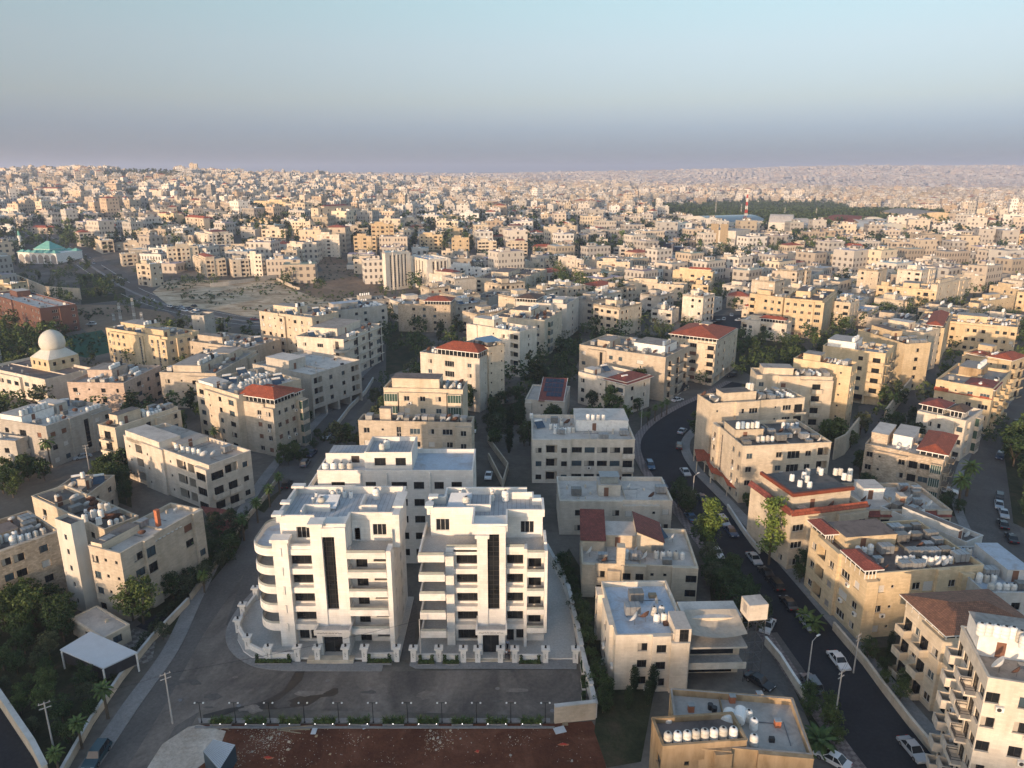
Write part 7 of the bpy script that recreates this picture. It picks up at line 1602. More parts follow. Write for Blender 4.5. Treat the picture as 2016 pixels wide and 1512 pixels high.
grove(PX(228,600, 320,605, 330,622, 250,612), 8, 5, 7, 'mid', 'between vacant lot and highway')
grove(PX(105,480, 135,470, 140,500, 112,505), 6, 9, 12, 'round', 'behind the turquoise-roofed mosque')
grove(PX(130,520, 175,515, 185,545, 150,550), 8, 6, 10, 'round cypress', 'right of the turquoise-roofed mosque')
grove(PX(0,510, 30,500, 60,560, 0,590), 9, 5, 8, 'round', 'left of the turquoise-roofed mosque')
grove(PX(385,550, 430,552, 432,568, 385,565), 6, 5, 8, 'round mid', 'on the upper edge of the dry field')
for x, y, h in ((368,563,8), (375,558,7), (363,592,5), (570,560,13), (578,558,11), (566,562,9), (628,574,10), (632,573,9), (508,556,6), (560,548,7)): one(x, y, h, 'round', 'dotted around the dry field', k=int(x) % 5)
for x, y, h in ((815,572,13), (818,575,12), (919,604,10), (926,610,9), (1018,570,10), (1024,572,8), (1215,598,13), (1222,600,14), (1226,596,12)): one(x, y, h, 'cypress' if x > 1100 else 'round', 'among the farther centre blocks', k=int(x) % 5)
grove(PX(1085,525, 1135,520, 1165,560, 1150,590, 1090,570), 20, 8, 12, 'round mid pine', 'in the central tree clump')
grove(PX(1390,570, 1445,565, 1460,600, 1400,610), 14, 5, 8, 'round mid', 'round the red-roofed villa')
grove(PX(1350,585, 1385,580, 1390,640, 1340,625), 10, 5, 8, 'round mid', 'beside the farther car park')
grove(PX(1640,555, 1665,550, 1665,575, 1640,575), 3, 10, 13, 'cypress', 'in right middle distance')
grove(PX(1705,590, 1775,585, 1790,620, 1740,650, 1700,640), 20, 5, 7.5, 'round mid', 'below the wide golden blocks')
grove(PX(1830,580, 1900,575, 1900,600, 1840,610), 10, 5, 7.5, 'round', 'by the far right-hand street')
# scattered garden trees in the free gaps
rg = random.Random(21); tries = 0; extra = 0
while extra < 1500 and tries < 30000:
    tries += 1; y = 190+700*rg.random()**1.1; x = rg.uniform(-.72, .72)*y
    if inb(x, y, 1.2) or any(inpoly(x, y, K) for K in KEEP[:3]): continue
    if any((x-a)**2+(y-b)**2 < (17 if k == 2 else 8)**2 for k, L in enumerate(ROADS) for a, b in L): continue
    TREES.append((x, y, rg.uniform(4, 9), rg.choice(('round','round','mid','olive','cypress')), None, rg.randint(0, 4))); extra += 1
for x, y in GAPS:
    if y < 345 and inb(x, y, 1): continue
    for _ in range(3): TREES.append((x+rg.uniform(-8, 8), y+rg.uniform(-6, 6), rg.uniform(6, 10), rg.choice(('round','mid','cypress','round')), None, rg.randint(0, 4)))
TREES.sort(key=lambda q: (q[4] is None, q[0]**2+q[1]**2))
TREES = sorted(TREES, key=lambda q: q[0]**2+q[1]**2)
nt_ = TREES[:298]; groups = {}
for q in nt_:
    w_ = q[4] or ('between blocks at %s' % ('the far left' if q[0]/q[1] < -.4 else 'the left' if q[0]/q[1] < -.12 else 'the centre' if q[0]/q[1] < .15 else 'the right' if q[0]/q[1] < .42 else 'the far right'))
    nm = {'round':'dark round tree','mid':'green leafy tree','bright':'bright green tree','olive':'grey-green tree','cypress':'narrow dark cypress','bush':'low dark bush','pine':'tall broad pine','tall':'tall bright-green tree','palm':'slender fan palm','fatpalm':'squat wide palm'}[q[3]]
    groups.setdefault((nm, w_), []).append(q)
for (nm, w_), L in groups.items():
    rk = ranks(L, lambda q: (q[0], q[1], 0))
    for q, k in zip(L, rk):
        x, y, h, kind, _, v = q; lod = 0 if y < 170 else 1 if y < 330 else 2
        c, t = palm_mesh(v % 3, lod, kind == 'fatpalm') if 'palm' in kind else tree_mesh(kind, v, lod)
        o = thing('palm_tree' if 'palm' in kind else 'tree' if kind != 'cypress' else 'cypress_tree', nm+' '+w_+(', '+k if k else ''), 'palm tree' if 'palm' in kind else 'tree', (x, y, ter(x, y)), v*1.3+x, nm+'s '+w_)
        o.scale = (h, h, h); link('crown', c, o); link('trunk', t, o)
def merge_trees(L, name, lab):
    by = {}
    V = []; F = []; 
    rg = random.Random(1); b = MB()
    for x, y, h, kind, _, v in L:
        z = ter(x, y); n = 10 if y < 700 else 5
        for i in range(n):
            a = rg.uniform(0, 6.3); w = .28*h if kind != 'cypress' else .06*h; zc = z+h*(.3+.6*rg.random()); leafs(b, rg, (x+w*math.cos(a), y+w*math.sin(a), zc), h*.17, 12 if y < 700 else 6, h*(.07 if y < 700 else .13), {'round':'leaf_dark','cypress':'leaf_cypress','olive':'leaf_olive'}.get(kind, 'leaf_mid'))
    tag(b.build(name), lab, 'trees', kind='stuff')
merge_trees(TREES[298:], 'garden_trees', 'dark trees scattered between the farther blocks')
rg = random.Random(8); L = []
FOR = KEEP[3]; x0, x1, y0, y1 = min(p[0] for p in FOR), max(p[0] for p in FOR), min(p[1] for p in FOR), max(p[1] for p in FOR)
while len(L) < 2600:
    x, y = rg.uniform(x0, x1), rg.uniform(y0, y1)
    if inpoly(x, y, FOR): L.append((x, y, rg.uniform(9, 14), 'round', None, 0))
merge_trees(L, 'woodland', 'dark sports-park wood spread before the pale far city')
L = []
for _ in range(7000): y = 650+1900*rg.random(); x = rg.uniform(-.72, .72)*y; L.append((x, y, rg.uniform(9, 15), rg.choice(('round','cypress','mid')), None, 0))
merge_trees(L, 'city_trees', 'tiny dark trees speckled through the distant city')
b = MB(); rg = random.Random(31); n_ = 0
while n_ < 900:
    k_ = rg.choice((0, 0, 0, 1)); P_ = KEEP[k_]; x = rg.uniform(min(p[0] for p in P_), max(p[0] for p in P_)); y = rg.uniform(min(p[1] for p in P_), max(p[1] for p in P_))
    if not inpoly(x, y, P_) or inb(x, y, 1) or math.sin(x*.07)*math.cos(y*.05)+rg.uniform(-.6, .6) < 0: continue
    if any((x-a)**2+(y-c)**2 < 19**2 for a, c in ROADS[2]): continue
    n_ += 1; s_ = rg.uniform(.4, 1.3); leafs(b, rg, (x, y, ter(x, y)+.3+s_*.4), s_, 9, s_*.55, rg.choice(('leaf_olive', 'leaf_mid', 'leaf_dark')), .5)
tag(b.build('dry_shrubs'), 'low scrub and weeds speckling the dry fields', 'scrub', kind='stuff')
# ------------------------------------------------------------------ cars
def car_meshes(col, suv):
    def mk():
        L, Wd, H = (4.6, 1.8, 1.7) if suv else (4.6, 1.78, 1.42); hb = .92 if suv else .82
        out = {}
        prof = [(-L/2,.35), (-L/2,.72), (-L/2+.15,hb), (-L/2+.9,hb+.06), (L/2-1.2,hb+.04), (L/2-.25,hb-.12), (L/2,.62), (L/2,.32)]
        b = MB(); n = len(prof)
        for s, w in ((-1, Wd/2), (1, Wd/2)):
            b.poly([(x, s*w, z) for x, z in (prof if s > 0 else prof[::-1])], col)
        for i in range(n): p, q = prof[i], prof[(i+1) % n]; b.poly([(p[0],-Wd/2,p[1]),(q[0],-Wd/2,q[1]),(q[0],Wd/2,q[1]),(p[0],Wd/2,p[1])], col)
        x0, x1 = (-L/2+.25, L/2-1.25) if suv else (-L/2+.75, L/2-1.25); rx0, rx1 = (-L/2+.5, .55) if suv else (-L/2+1.45, .4)
        b.poly([(rx0,-Wd/2+.22,H),(rx1,-Wd/2+.22,H),(rx1,Wd/2-.22,H),(rx0,Wd/2-.22,H)], col)
        for s in (-1, 1):
            for xa, xb in ((x0, rx0), (x1, rx1), ((x0+x1)/2-.1, (rx0+rx1)/2-.1)): b.tube((xa, s*(Wd/2-.06), hb+.03), (xb, s*(Wd/2-.21), H), .045, .04, 4, col)
        out['body'] = b.mesh('body')
        g = MB(); A = [(x0,-Wd/2+.05,hb+.05),(x1,-Wd/2+.05,hb+.03),(x1,Wd/2-.05,hb+.03),(x0,Wd/2-.05,hb+.05)]; T = [(rx0,-Wd/2+.24,H-.012),(rx1,-Wd/2+.24,H-.012),(rx1,Wd/2-.24,H-.012),(rx0,Wd/2-.24,H-.012)]
        for i in range(4): j = (i+1) % 4; g.poly([A[i],A[j],T[j],T[i]], 'car_glass')
        out['window'] = g.mesh('window')
        wm = MB(); wm.tube((0,-.11,0), (0,.11,0), .33, .33, 16, 'tyre'); wm.tube((0,-.12,0), (0,.12,0), .19, .19, 10, 'metal'); out['wheel'] = wm.mesh('wheel')
        h = MB(); h.box(-.03, .03, -.2, .2, -.07, .07, 'head'); out['headlight'] = h.mesh('headlight'); h = MB(); h.box(-.03, .03, -.18, .18, -.08, .08, 'tail'); out['taillight'] = h.mesh('taillight'); out['d'] = (L, Wd)
        return out
    return cached(('car', col, suv), mk)
def car(px, py, ang, col, suv, lab, far=False, pickup=False):
    x, y = pt(px, py); z = ter(x, y)+.035+(.25 if y > 480 else 0); m = car_meshes(col, suv); L, Wd = m['d']
    t = thing('parked_car', lab, 'car', (x, y, z), ang, 'cars along the streets'); link('body', m['body'], t); link('window', m['window'], t)
    if y < 330:
        for sx in (-1, 1):
            for sy in (-1, 1): link('wheel', m['wheel'], t, (sx*1.4, sy*(Wd/2-.1), .33))
        for sy in (-1, 1): link('headlight', m['headlight'], t, (L/2+.0, sy*.6, .62)); link('taillight', m['taillight'], t, (-L/2-.0, sy*.62, .72))
def roadang(R_, px, py):
    P = pt(px, py); Q = smooth([pt(*p) for p in R_]); k = min(range(len(Q)-1), key=lambda i: (Q[i][0]-P[0])**2+(Q[i][1]-P[1])**2); d = Vector((Q[k+1][0]-Q[k][0], Q[k+1][1]-Q[k][1])); return math.atan2(d.y, d.x)
CN = {'car_white':'white','car_silver':'silver','car_black':'black','car_navy':'navy blue','car_teal':'dark teal','car_red':'dark red','car_grey':'grey','car_blue':'blue'}
def cars(where, R_, L):
    rk = ranks(L, lambda q: (*pt(q[0], q[1]), 0))
    for q, k in zip(L, rk):
        px, py, col, suv = q[:4]; a = (roadang(R_, px, py) if R_ else q[4])+(math.pi if (px*7+py) % 2 < 1 else 0)
        car(px, py, a, 'car_'+col, suv, '%s %s parked %s%s' % (CN['car_'+col], 'estate car' if suv else 'saloon', where, ', '+k if k else ''))
cars('on the dark road, lower stretch', R3, [(1650,1306,'white',0), (1597,1352,'grey',1), (1796,1482,'silver',0), (1588,1230,'silver',0), (1552,1193,'black',0), (1526,1155,'black',1), (1508,1133,'black',0), (1484,1104,'silver',0)])
cars('on the dark road, middle stretch', R3, [(1439,1051,'navy',0), (1424,1032,'silver',1), (1410,1092,'white',0), (1381,984,'navy',0), (1349,933,'silver',0), (1280,920,'blue',1), (1360,1023,'blue',0), (1303,957,'navy',0)])
cars('on the dark road, upper bend', R3, [(1337,882,'black',1), (1343,852,'silver',0), (1379,822,'white',0)])
cars('in the driveways beside the dark road', None, [(1511,1237,'white',0,1.0), (1494,1347,'black',0,-.9), (1638,1500,'white',0,-.8)])
cars('on the left front road', R1, [(192,1494,'teal',1), (565,958,'black',1), (601,916,'grey',1), (614,896,'navy',0), (644,862,'silver',0)])
cars('in the narrow yards of the centre', None, [(962,940,'white',0,1.5), (988,792,'grey',0,.3), (163,903,'silver',0,.7), (705,750,'black',1,.9)])
cars('in the forecourts near the domed mosque', None, [(50,700,'white',0,0.), (180,640,'white',1,.1)])
cars('in the right-edge street', R4, [(1968,902,'navy',1), (1967,985,'black',1), (1966,998,'silver',0), (1975,1015,'silver',0), (1974,1037,'black',0), (1991,1064,'black',0), (1986,875,'navy',1), (1999,835,'black',0)])
cars('in courts among right-hand blocks', None, [(1865,970,'white',0,-.4), (1669,860,'black',0,.4), (1344,768,'black',1,.8), (1333,790,'white',0,.6), (1440,742,'black',1,.6)])
cars('in the car park behind the gold block', None, [(1400,628,'black',0,.4), (1412,636,'black',1,.4), (1425,630,'silver',0,1.2), (1440,622,'silver',0,1.3), (1455,632,'white',0,.5), (1456,612,'white',0,.2), (1400,645,'navy',0,.4), (1470,640,'grey',0,.5)])
cars('parked or driving along the highway', R5, [(335,605,'white',0), (343,608,'black',0), (350,611,'grey',0), (357,606,'silver',0), (364,613,'white',1), (372,609,'navy',0), (379,616,'silver',0), (386,612,'white',0), (225,544,'navy',0), (233,549,'white',0), (207,532,'black',0), (300,592,'white',0), (165,512,'white',0), (382,604,'black',0), (501,630,'red',0), (185,520,'silver',0)])
# ------------------------------------------------------------------ poles, walls, people, sheds
def pole(px, py, h, lab, arm=True, lampp=False, T=None):
    x, y = pt(*(T((px, py)) if T else (px, py))); b = MB(); b.tube((0,0,0), (0,0,h), .13, .08, 8, 'pole')
    if arm:
        for z in (h-.3, h-1.0): b.box(-.7, .7, -.05, .05, z, z+.1, 'pole')
        for k in (-.6, 0, .6): b.tube((k,0,h-.2), (k,0,h), .04, .04, 6, 'pole')
    if lampp: b.tube((0,0,h), (1.2,0,h+.5), .05, .04, 6, 'pole'); b.box(1.0, 1.7, -.12, .12, h+.42, h+.54, 'white_paint')
    tag(b.build('street_lamp' if lampp else 'utility_pole', loc=(x, y, 0), rz=.6), lab, 'street lamp' if lampp else 'utility pole')
pole(340, 1425, 8.5, 'grey concrete utility pole standing on the junction at lower left')
pole(107, 1480, 8, 'utility pole with cross arms among the lower-left garden trees')
pole(1642, 1428, 9, 'utility pole with cross arms on the right pavement of the dark road')
pole(829, 1305, 8, 'thin grey pole standing between the two white blocks in front', False)
pole(1587, 1358, 8.5, 'street lamp leaning over the dark road beside the grey estate car', False, True)
pole(1680, 1325, 7, 'wooden utility pole on the pavement behind the white saloon')
pole(1362, 1000, 8, 'street lamp by the dark road near the low wide block', False, True)
pole(1262, 845, 8, 'utility pole at the upper bend of the dark road')
pole(176, 925, 7, 'utility pole beside the silver car at far left')
def wires(p0, p1, z0, z1, lab):
    b = MB(); a, c = pt(*p0), pt(*p1); n = 14
    for s in (-.5, .5):
        for i in range(n):
            def q(t): return (a[0]+(c[0]-a[0])*t+s*.3, a[1]+(c[1]-a[1])*t, z0+(z1-z0)*t-2.0*t*(1-t))
            b.tube(q(i/n), q((i+1)/n), .015, .015, 4, 'black')
    tag(b.build('overhead_wire'), lab, 'wire')
wires((340,1425), (107,1480), 8.3, 7.8, 'pair of thin black wires sagging over the lower-left road')
wires((340,1425), (829,1305), 8.3, 7.8, 'pair of thin black wires crossing in front of the left white block')
wires((1642,1428), (1680,1325), 8.8, 6.8, 'pair of thin wires between the two poles beside the dark road')
# red and white mast, flag pole, floodlights
def lattice(px, pytop, pybase, lab, cat, name, w0, w1, cols, T=None, dist=None):
    p = T((px, pybase)) if T else (px, pybase); tp = T((px, pytop))[1] if T else pytop; x, y = pt(*p); g = ter(x, y); H = h_at(tp, y)-g; b = MB(); n = max(6, len(cols))
    for k in range(n):
        z0, z1 = H*k/n, H*(k+1)/n; a0 = w0+(w1-w0)*k/n; a1 = w0+(w1-w0)*(k+1)/n; m = cols[k % len(cols)]
        for sx, sy in ((-1,-1), (1,-1), (1,1), (-1,1)): b.tube((sx*a0,sy*a0,z0), (sx*a1,sy*a1,z1), w0*.12, w0*.12, 4, m)
        for i, (s0, s1) in enumerate((((-1,-1),(1,-1)), ((1,-1),(1,1)), ((1,1),(-1,1)), ((-1,1),(-1,-1)))): b.tube((s0[0]*a0,s0[1]*a0,z0), (s1[0]*a1,s1[1]*a1,z1), w0*.08, w0*.08, 4, m); b.tube((s1[0]*a0,s1[1]*a0,z0), (s0[0]*a1,s0[1]*a1,z1), w0*.08, w0*.08, 4, m)
    tag(b.build(name, loc=(x, y, g)), lab, cat)
lattice(1605, 285, 610, 'tall red and white lattice mast before the sports-park wood', 'mast', 'lattice_mast', 1.7, .4, ['red','white_paint']*5, X4)
lattice(1083, 25, 0, '', '', '', 1, 1, ['metal'], None) if False else None
lattice(540, 140, 272, 'very tall thin flag pole rising from the far city', 'flag pole', 'flag_pole', 1.2, .8, ['white_paint'], X5)
for k, (px, a, b_3) in enumerate(((1348,360,530), (1568,400,540))): lattice(px, a, b_3, 'slim floodlight mast by the stadium roofs, %s one' % ('left','right')[k], 'floodlight mast', 'floodlight_mast', .7, .5, ['pole'], X4)
for k, (px, a, b_3) in enumerate(((15,415,520), (275,425,540), (1160,455,520), (1412,470,540))): lattice(px, a, b_3, 'thin floodlight mast against the wood, %s from left of four at far right' % ordi(k+1), 'floodlight mast', 'floodlight_mast', .7, .5, ['pole'], X5)
for k, (px, a, b_3) in enumerate(((215,30,95), (508,25,95))): lattice(px, a, b_3, 'hazy electricity pylon on the far left skyline, %s one' % ('left','right')[k], 'pylon', 'electricity_pylon', 4, 1, ['metal'], X1)
lattice(847, 200, 290, 'tall pale minaret-like tower in the far city', 'minaret', 'minaret', 2.2, 1.6, ['w_cream'], X4)
for k, (px, a, b_3) in enumerate(((1000,1320,1390), (1060,1225,1400), (1180,1185,1380), (1245,1310,1390))): lattice(px, a, b_3, 'slim phone mast with panel antennas above the arched-top office block, %s from left of four' % ordi(k+1), 'phone mast', 'phone_mast', .5, .4, ['pole','white_paint','pole'], X1)
# stadium sheds and exhibition hall
def shed(T, A, B, D, h, lab, mat, roof, arch=3, cat='hall', name='sports_hall'):
    a, b = pt(*T(A), h), pt(*T(B), h); W = math.dist(a, b); ang = math.atan2(b[1]-a[1], b[0]-a[0]); g = min(ter(*a), ter(*b)); m = MB(); n = 10
    P = [(0,0), (D*.0,h)]+[(D*k/n, h+arch*math.sin(math.pi*k/n)) for k in range(n+1)][1:-1]+[(D,h), (D,0)]
    m.poly([(0,y,z-4) if z == 0 else (0,y,z) for y, z in P][::-1], mat); m.poly([(W,y,z-4) if z == 0 else (W,y,z) for y, z in P], mat)
    for i in range(len(P)-1): (y0,z0), (y1,z1) = P[i], P[i+1]; m.poly([(0,y0,z0),(W,y0,z0),(W,y1,z1),(0,y1,z1)] , mat if i in (0, len(P)-2) else roof)
    o = m.build(name, loc=(a[0], a[1], g), rz=ang); tag(o, lab, cat); return o, W
shed(X4, (1340,560), (1800,545), 60, 10, 'long low stadium stand with blue-tinted glass roof beside the red and white mast', 'dome', 'glass_blue', 6)
shed(X4, (1810,560), (2016,565), 50, 14, 'long pale curved stadium roof right of the mast', 'dome', 'r_light', 8)
shed(X5, (0,560), (250,560), 50, 12, 'pale curved hall roof, left of the orange-roofed hall', 'dome', 'r_light', 6)
shed(X5, (310,520), (590,535), 60, 9, 'hall with an orange and blue-grey curved roof before the wood', 'dome', 't_red', 6)
shed(X5, (545,560), (730,585), 60, 12, 'pale slanting stadium stand before the wood', 'dome', 'dome', 4)
shed(X5, (640,545), (1070,550), 60, 9, 'long low pale stadium roof with brown edge', 'wood', 'r_light', 3)
shed(X5, (820,450), (1090,480), 60, 12, 'orange-lit hall behind the wood', 'w_gold', 'r_grey', 5)
shed(X5, (80,590), (480,610), 25, 6, 'long white low shed before the flyover', 'white_paint', 'r_light', 1)
hx, hW = shed(X4, (1255,612), (1530,635), 32, 20, 'large white exhibition block with brown vertical bands', 'w_render', 'r_light', .5, 'exhibition hall', 'exhibition_hall')
b = MB()
for k in (.22, .52): b.box(hW*k, hW*k+8, -.3, -.05, 0, 26, 'wood')
b.build('brown_band', hx)
bb = MB(); a = pt(*X4((1562,795))); g = ter(*a); hB = h_at(310+740/4.383, a[1])-g; bb.box(0, 17, 0, .5, 0, hB, 'red'); bb.lathe([(0.01,0),(3.2,0)], 16, 'white_paint'); i = len(bb.v)-32
for k in range(32): x, y, z = bb.v[i+k]; bb.v[i+k] = (x+8, -.05, y+hB*.5)
tag(bb.build('billboard', loc=(a[0], a[1], g)), 'red billboard with a white round emblem beside the exhibition block', 'billboard')
fl = [X5(p) for p in ((-40,640), (60,628), (180,618), (300,632), (380,660), (420,690), (470,700))]
b = MB(); P = smooth([pt(p[0], p[1], 7) for p in fl]); 
for p, q in zip(P[:-1], P[1:]):
    d = Vector((q[0]-p[0], q[1]-p[1])).normalized(); n = Vector((-d.y, d.x))*5; z = ter(*p)+7
    b.prism([(p[0]-n.x,p[1]-n.y), (q[0]-n.x,q[1]-n.y), (q[0]+n.x,q[1]+n.y), (p[0]+n.x,p[1]+n.y)], z-1.2, z, 'g_pave', 'g_asphalt_mid')
for p in P[::6]: b.tube((p[0],p[1],ter(*p)-2), (p[0],p[1],ter(*p)+6), .8, .8, 8, 'g_pave')
tag(b.build('flyover'), 'curving concrete flyover on pillars before the stadium roofs', 'flyover')
for k, p in enumerate(((345,725), (450,700))):
    a = pt(*X5(p)); b = MB(); b.box(-6, 6, -3, 3, 0, 7, 'lime'); b.box(-7, 7, -4, 4, 7, 7.6, 'lime'); b.box(-4, 4, -3.05, -3.001, 2, 5, 'glass'); tag(b.build('kiosk', loc=(a[0], a[1], ter(*a)), rz=.3), 'bright lime green kiosk below the flyover, %s one' % ('left','right')[k], 'kiosk')
# small foreground things
def canopy():
    P = [pt(*p, 3.2) for p in PX(203,1318, 118,1281, 178,1245, 271,1286)]; b = MB(); o = P[0]
    q = [(x-o[0], y-o[1]) for x, y in P]; b.prism(q, 3.2, 3.4, 'sheet_white'); rt = thing('canopy', 'large flat white sheet canopy with dark sides at lower left', 'canopy', (o[0], o[1], 0)); b.build('canopy_roof', rt)
    m = MB()
    for i in (0, 3, 1): a, c = Vector(q[i]), Vector(q[(i+1) % 4]); a2, c2 = a.lerp(c, .04), a.lerp(c, .96); m.poly([(a2.x*.97, a2.y*.97, 1.4), (c2.x*.97, c2.y*.97, 1.4), (c2.x*.97, c2.y*.97, 3.19), (a2.x*.97, a2.y*.97, 3.19)], 'rail')
    m.build('side_curtain', rt)
    for x, y in q: m = MB(); m.box(x*.96-.1, x*.96+.1, y*.96-.1, y*.96+.1, 0, 3.2, 'white_paint'); m.build('post', rt)
canopy()
b = MB(); P = [pt(*p, 2.6) for p in ((400+0/5.04, 1260+1090/5.04+3), (400+100/5.04, 1260+985/5.04), (400+318/5.04, 1260+1040/5.04), (400+160/5.04, 1260+1290/5.04))]
b.prism(P[::-1], 0, 2.6, 'cabin_dark', 'sheet_white')
for k in range(14):
    t = k/14; p = Vector(P[0]).lerp(Vector(P[1]), t); q = Vector(P[3]).lerp(Vector(P[2]), t); b.tube((*p, 2.62), (*q, 2.62), .04, .04, 4, 'galv')
tag(b.build('site_cabin'), 'dark blue site cabin with a corrugated white roof on the rubble at the bottom edge', 'cabin')
b = MB(); P = [pt(*p, 2.6) for p in PX(395,1000, 452,1008, 478,1028, 432,1052)]; b.poly([(x, y, 2.6+.5*(i < 2)) for i, (x, y) in enumerate(P)], 't_dark', [(0,0),(7,0),(7,5),(0,5)]); b.poly([(x, y, 2.45+.5*(i < 2)) for i, (x, y) in enumerate(P)][::-1], 'wood')
for x, y in P: b.box(x-.1, x+.1, y-.1, y+.1, 0, 2.45, 'wood')
tag(b.build('tiled_canopy'), 'red-brown tiled garden canopy below the corner-balcony block', 'canopy')
for k, q in enumerate((PX(1367,888, 1407,890, 1410,905, 1372,908), PX(1388,908, 1425,912, 1440,945, 1400,930), PX(1415,925, 1440,935, 1455,965, 1432,955))):
    P = [pt(*p, 3) for p in q]; b = MB(); b.poly([(x, y, 3+.6*(i < 2)) for i, (x, y) in enumerate(P)], 't_red', [(0,0),(5,0),(5,4),(0,4)]); b.poly([(x, y, 2.85+.6*(i < 2)) for i, (x, y) in enumerate(P)][::-1], 'wood')
    for x, y in P: b.box(x-.12, x+.12, y-.12, y+.12, 0, 2.85, 'w_cream')
    tag(b.build('tiled_canopy'), 'red tiled garden canopy beside the dark road, %s of three' % ('farthest','middle','nearest')[k], 'canopy', 'red tiled canopies')
# water house on steel legs
x, y = pt(1471, 1330); rt = thing('water_house', 'small cream rooftop-like box raised on tall steel legs beside the dark road', 'water house', (x, y, 0), .15); zt = h_at(1211, y); 
m = MB(); m.box(-1.5, 1.5, -1.35, 1.35, zt, zt+2.6, 'w_ivory', 'r_light'); m.box(-1.53, -1.501, -.6, .5, zt+.8, zt+2.2, 'shut_grey'); m.build('box_room', rt); m = MB()
for sx in (-1.35, 1.35):
    for sy in (-1.2, 1.2): m.tube((sx,sy,0), (sx,sy,zt), .07, .07, 6, 'metal')
k = 1.5
while k < zt: 
    for s in (-1.2, 1.2): m.tube((-1.35,s,k), (1.35,s,k), .035, .035, 5, 'metal'); m.tube((-1.35,s,max(0,k-1.5)), (1.35,s,k), .025, .025, 5, 'metal')
    for s in (-1.35, 1.35): m.tube((s,-1.2,k), (s,1.2,k), .035, .035, 5, 'metal')
    k += 1.8
m.build('steel_legs', rt)
# walls
line_wall('boundary_wall', 'pale low wall along the left pavement of the front road', PX(118,1540, 180,1430, 240,1340, 300,1265, 372,1190), 1.3, .3, 'w_cream', cap='w_cool')
line_wall('boundary_wall', 'low wall between hedge and pavement on the upper left road', PX(376,1182, 400,1150, 445,1090, 470,1045, 520,985, 545,950), 1.3, .3, 'w_beige')
line_wall('boundary_wall', 'pale wall running diagonally along the lower-left corner', PX(-10,1370, 30,1430, 70,1490, 95,1540), 2.6, .5, 'w_cream', cap='w_cool')
line_wall('boundary_wall', 'white wall with dark railings on the left pavement of the dark road', PX(1506,1270, 1535,1305, 1560,1345, 1582,1378), 1.6, .3, 'w_ivory', cap='white_paint')
line_wall('boundary_wall', 'long cream garden wall on the right pavement of the dark road', PX(1640,1240, 1665,1270, 1700,1310, 1740,1365, 1790,1430, 1840,1490), 1.5, .3, 'w_cream', cap='w_ivory')
line_wall('boundary_wall', 'pale wall beside the striped pavement near the red-trimmed block', PX(1432,1002, 1460,1045, 1478,1070, 1495,1090), 1.2, .3, 'w_ivory', cap='w_cool')
line_wall('boundary_wall', 'long retaining wall behind the right-hand row of golden blocks', PX(1740,835, 1790,770, 1830,720, 1860,690), 5, .5, 'w_cream')
line_wall('boundary_wall', 'retaining wall of the raised car deck with the dark car', PX(1640,905, 1660,895, 1690,855), 6, .5, 'w_cream')
line_wall('boundary_wall', 'pale wall along the upper front road before the concrete-framed block', PX(660,845, 690,805, 720,775, 735,750), 1.4, .3, 'w_ivory', cap='w_cool')
line_wall('boundary_wall', 'wall around the yard beside the block with dishes', PX(962,905, 990,960, 1000,925, 960,870), 2, .3, 'w_beige')
line_wall('boundary_wall', 'long pale wall around the mosque compound', PX(35,560, 90,585, 160,590), 7, .5, 'w_cream')
line_wall('boundary_wall', 'grey-beige fence wall along the top edge of the dry field', PX(415,566, 450,562, 515,552, 545,548), 3, .4, 'w_grey')
line_wall('boundary_wall', 'dirt-stained wall at the edge of the bare field', PX(545,552, 575,568, 590,572), 2, .4, 'w_beige')
def hedge(pts, w, h, lab, m):
    P = smooth([pt(*p) for p in pts], 12); b = MB(); rg = random.Random(5)
    for p, q in zip(P[:-1], P[1:]):
        n = int(math.dist(p, q)*5)+1
        for k in range(n): t = k/n; leafs(b, rg, (p[0]+(q[0]-p[0])*t+rg.uniform(-w, w)*.35, p[1]+(q[1]-p[1])*t+rg.uniform(-w, w)*.35, rg.uniform(.25, 1)*h), .42, 26, .13, m)
    tag(b.build('hedge'), lab, 'hedge')
hedge(PX(222,1350, 268,1290, 320,1225, 372,1175), .9, 2.0, 'clipped dark cypress hedge beside the front road at lower left', 'leaf_cypress')
hedge(PX(375,1165, 420,1105, 455,1060, 490,1015), 1.6, 2.2, 'thick green hedge along the upper part of the left road', 'leaf_dark')
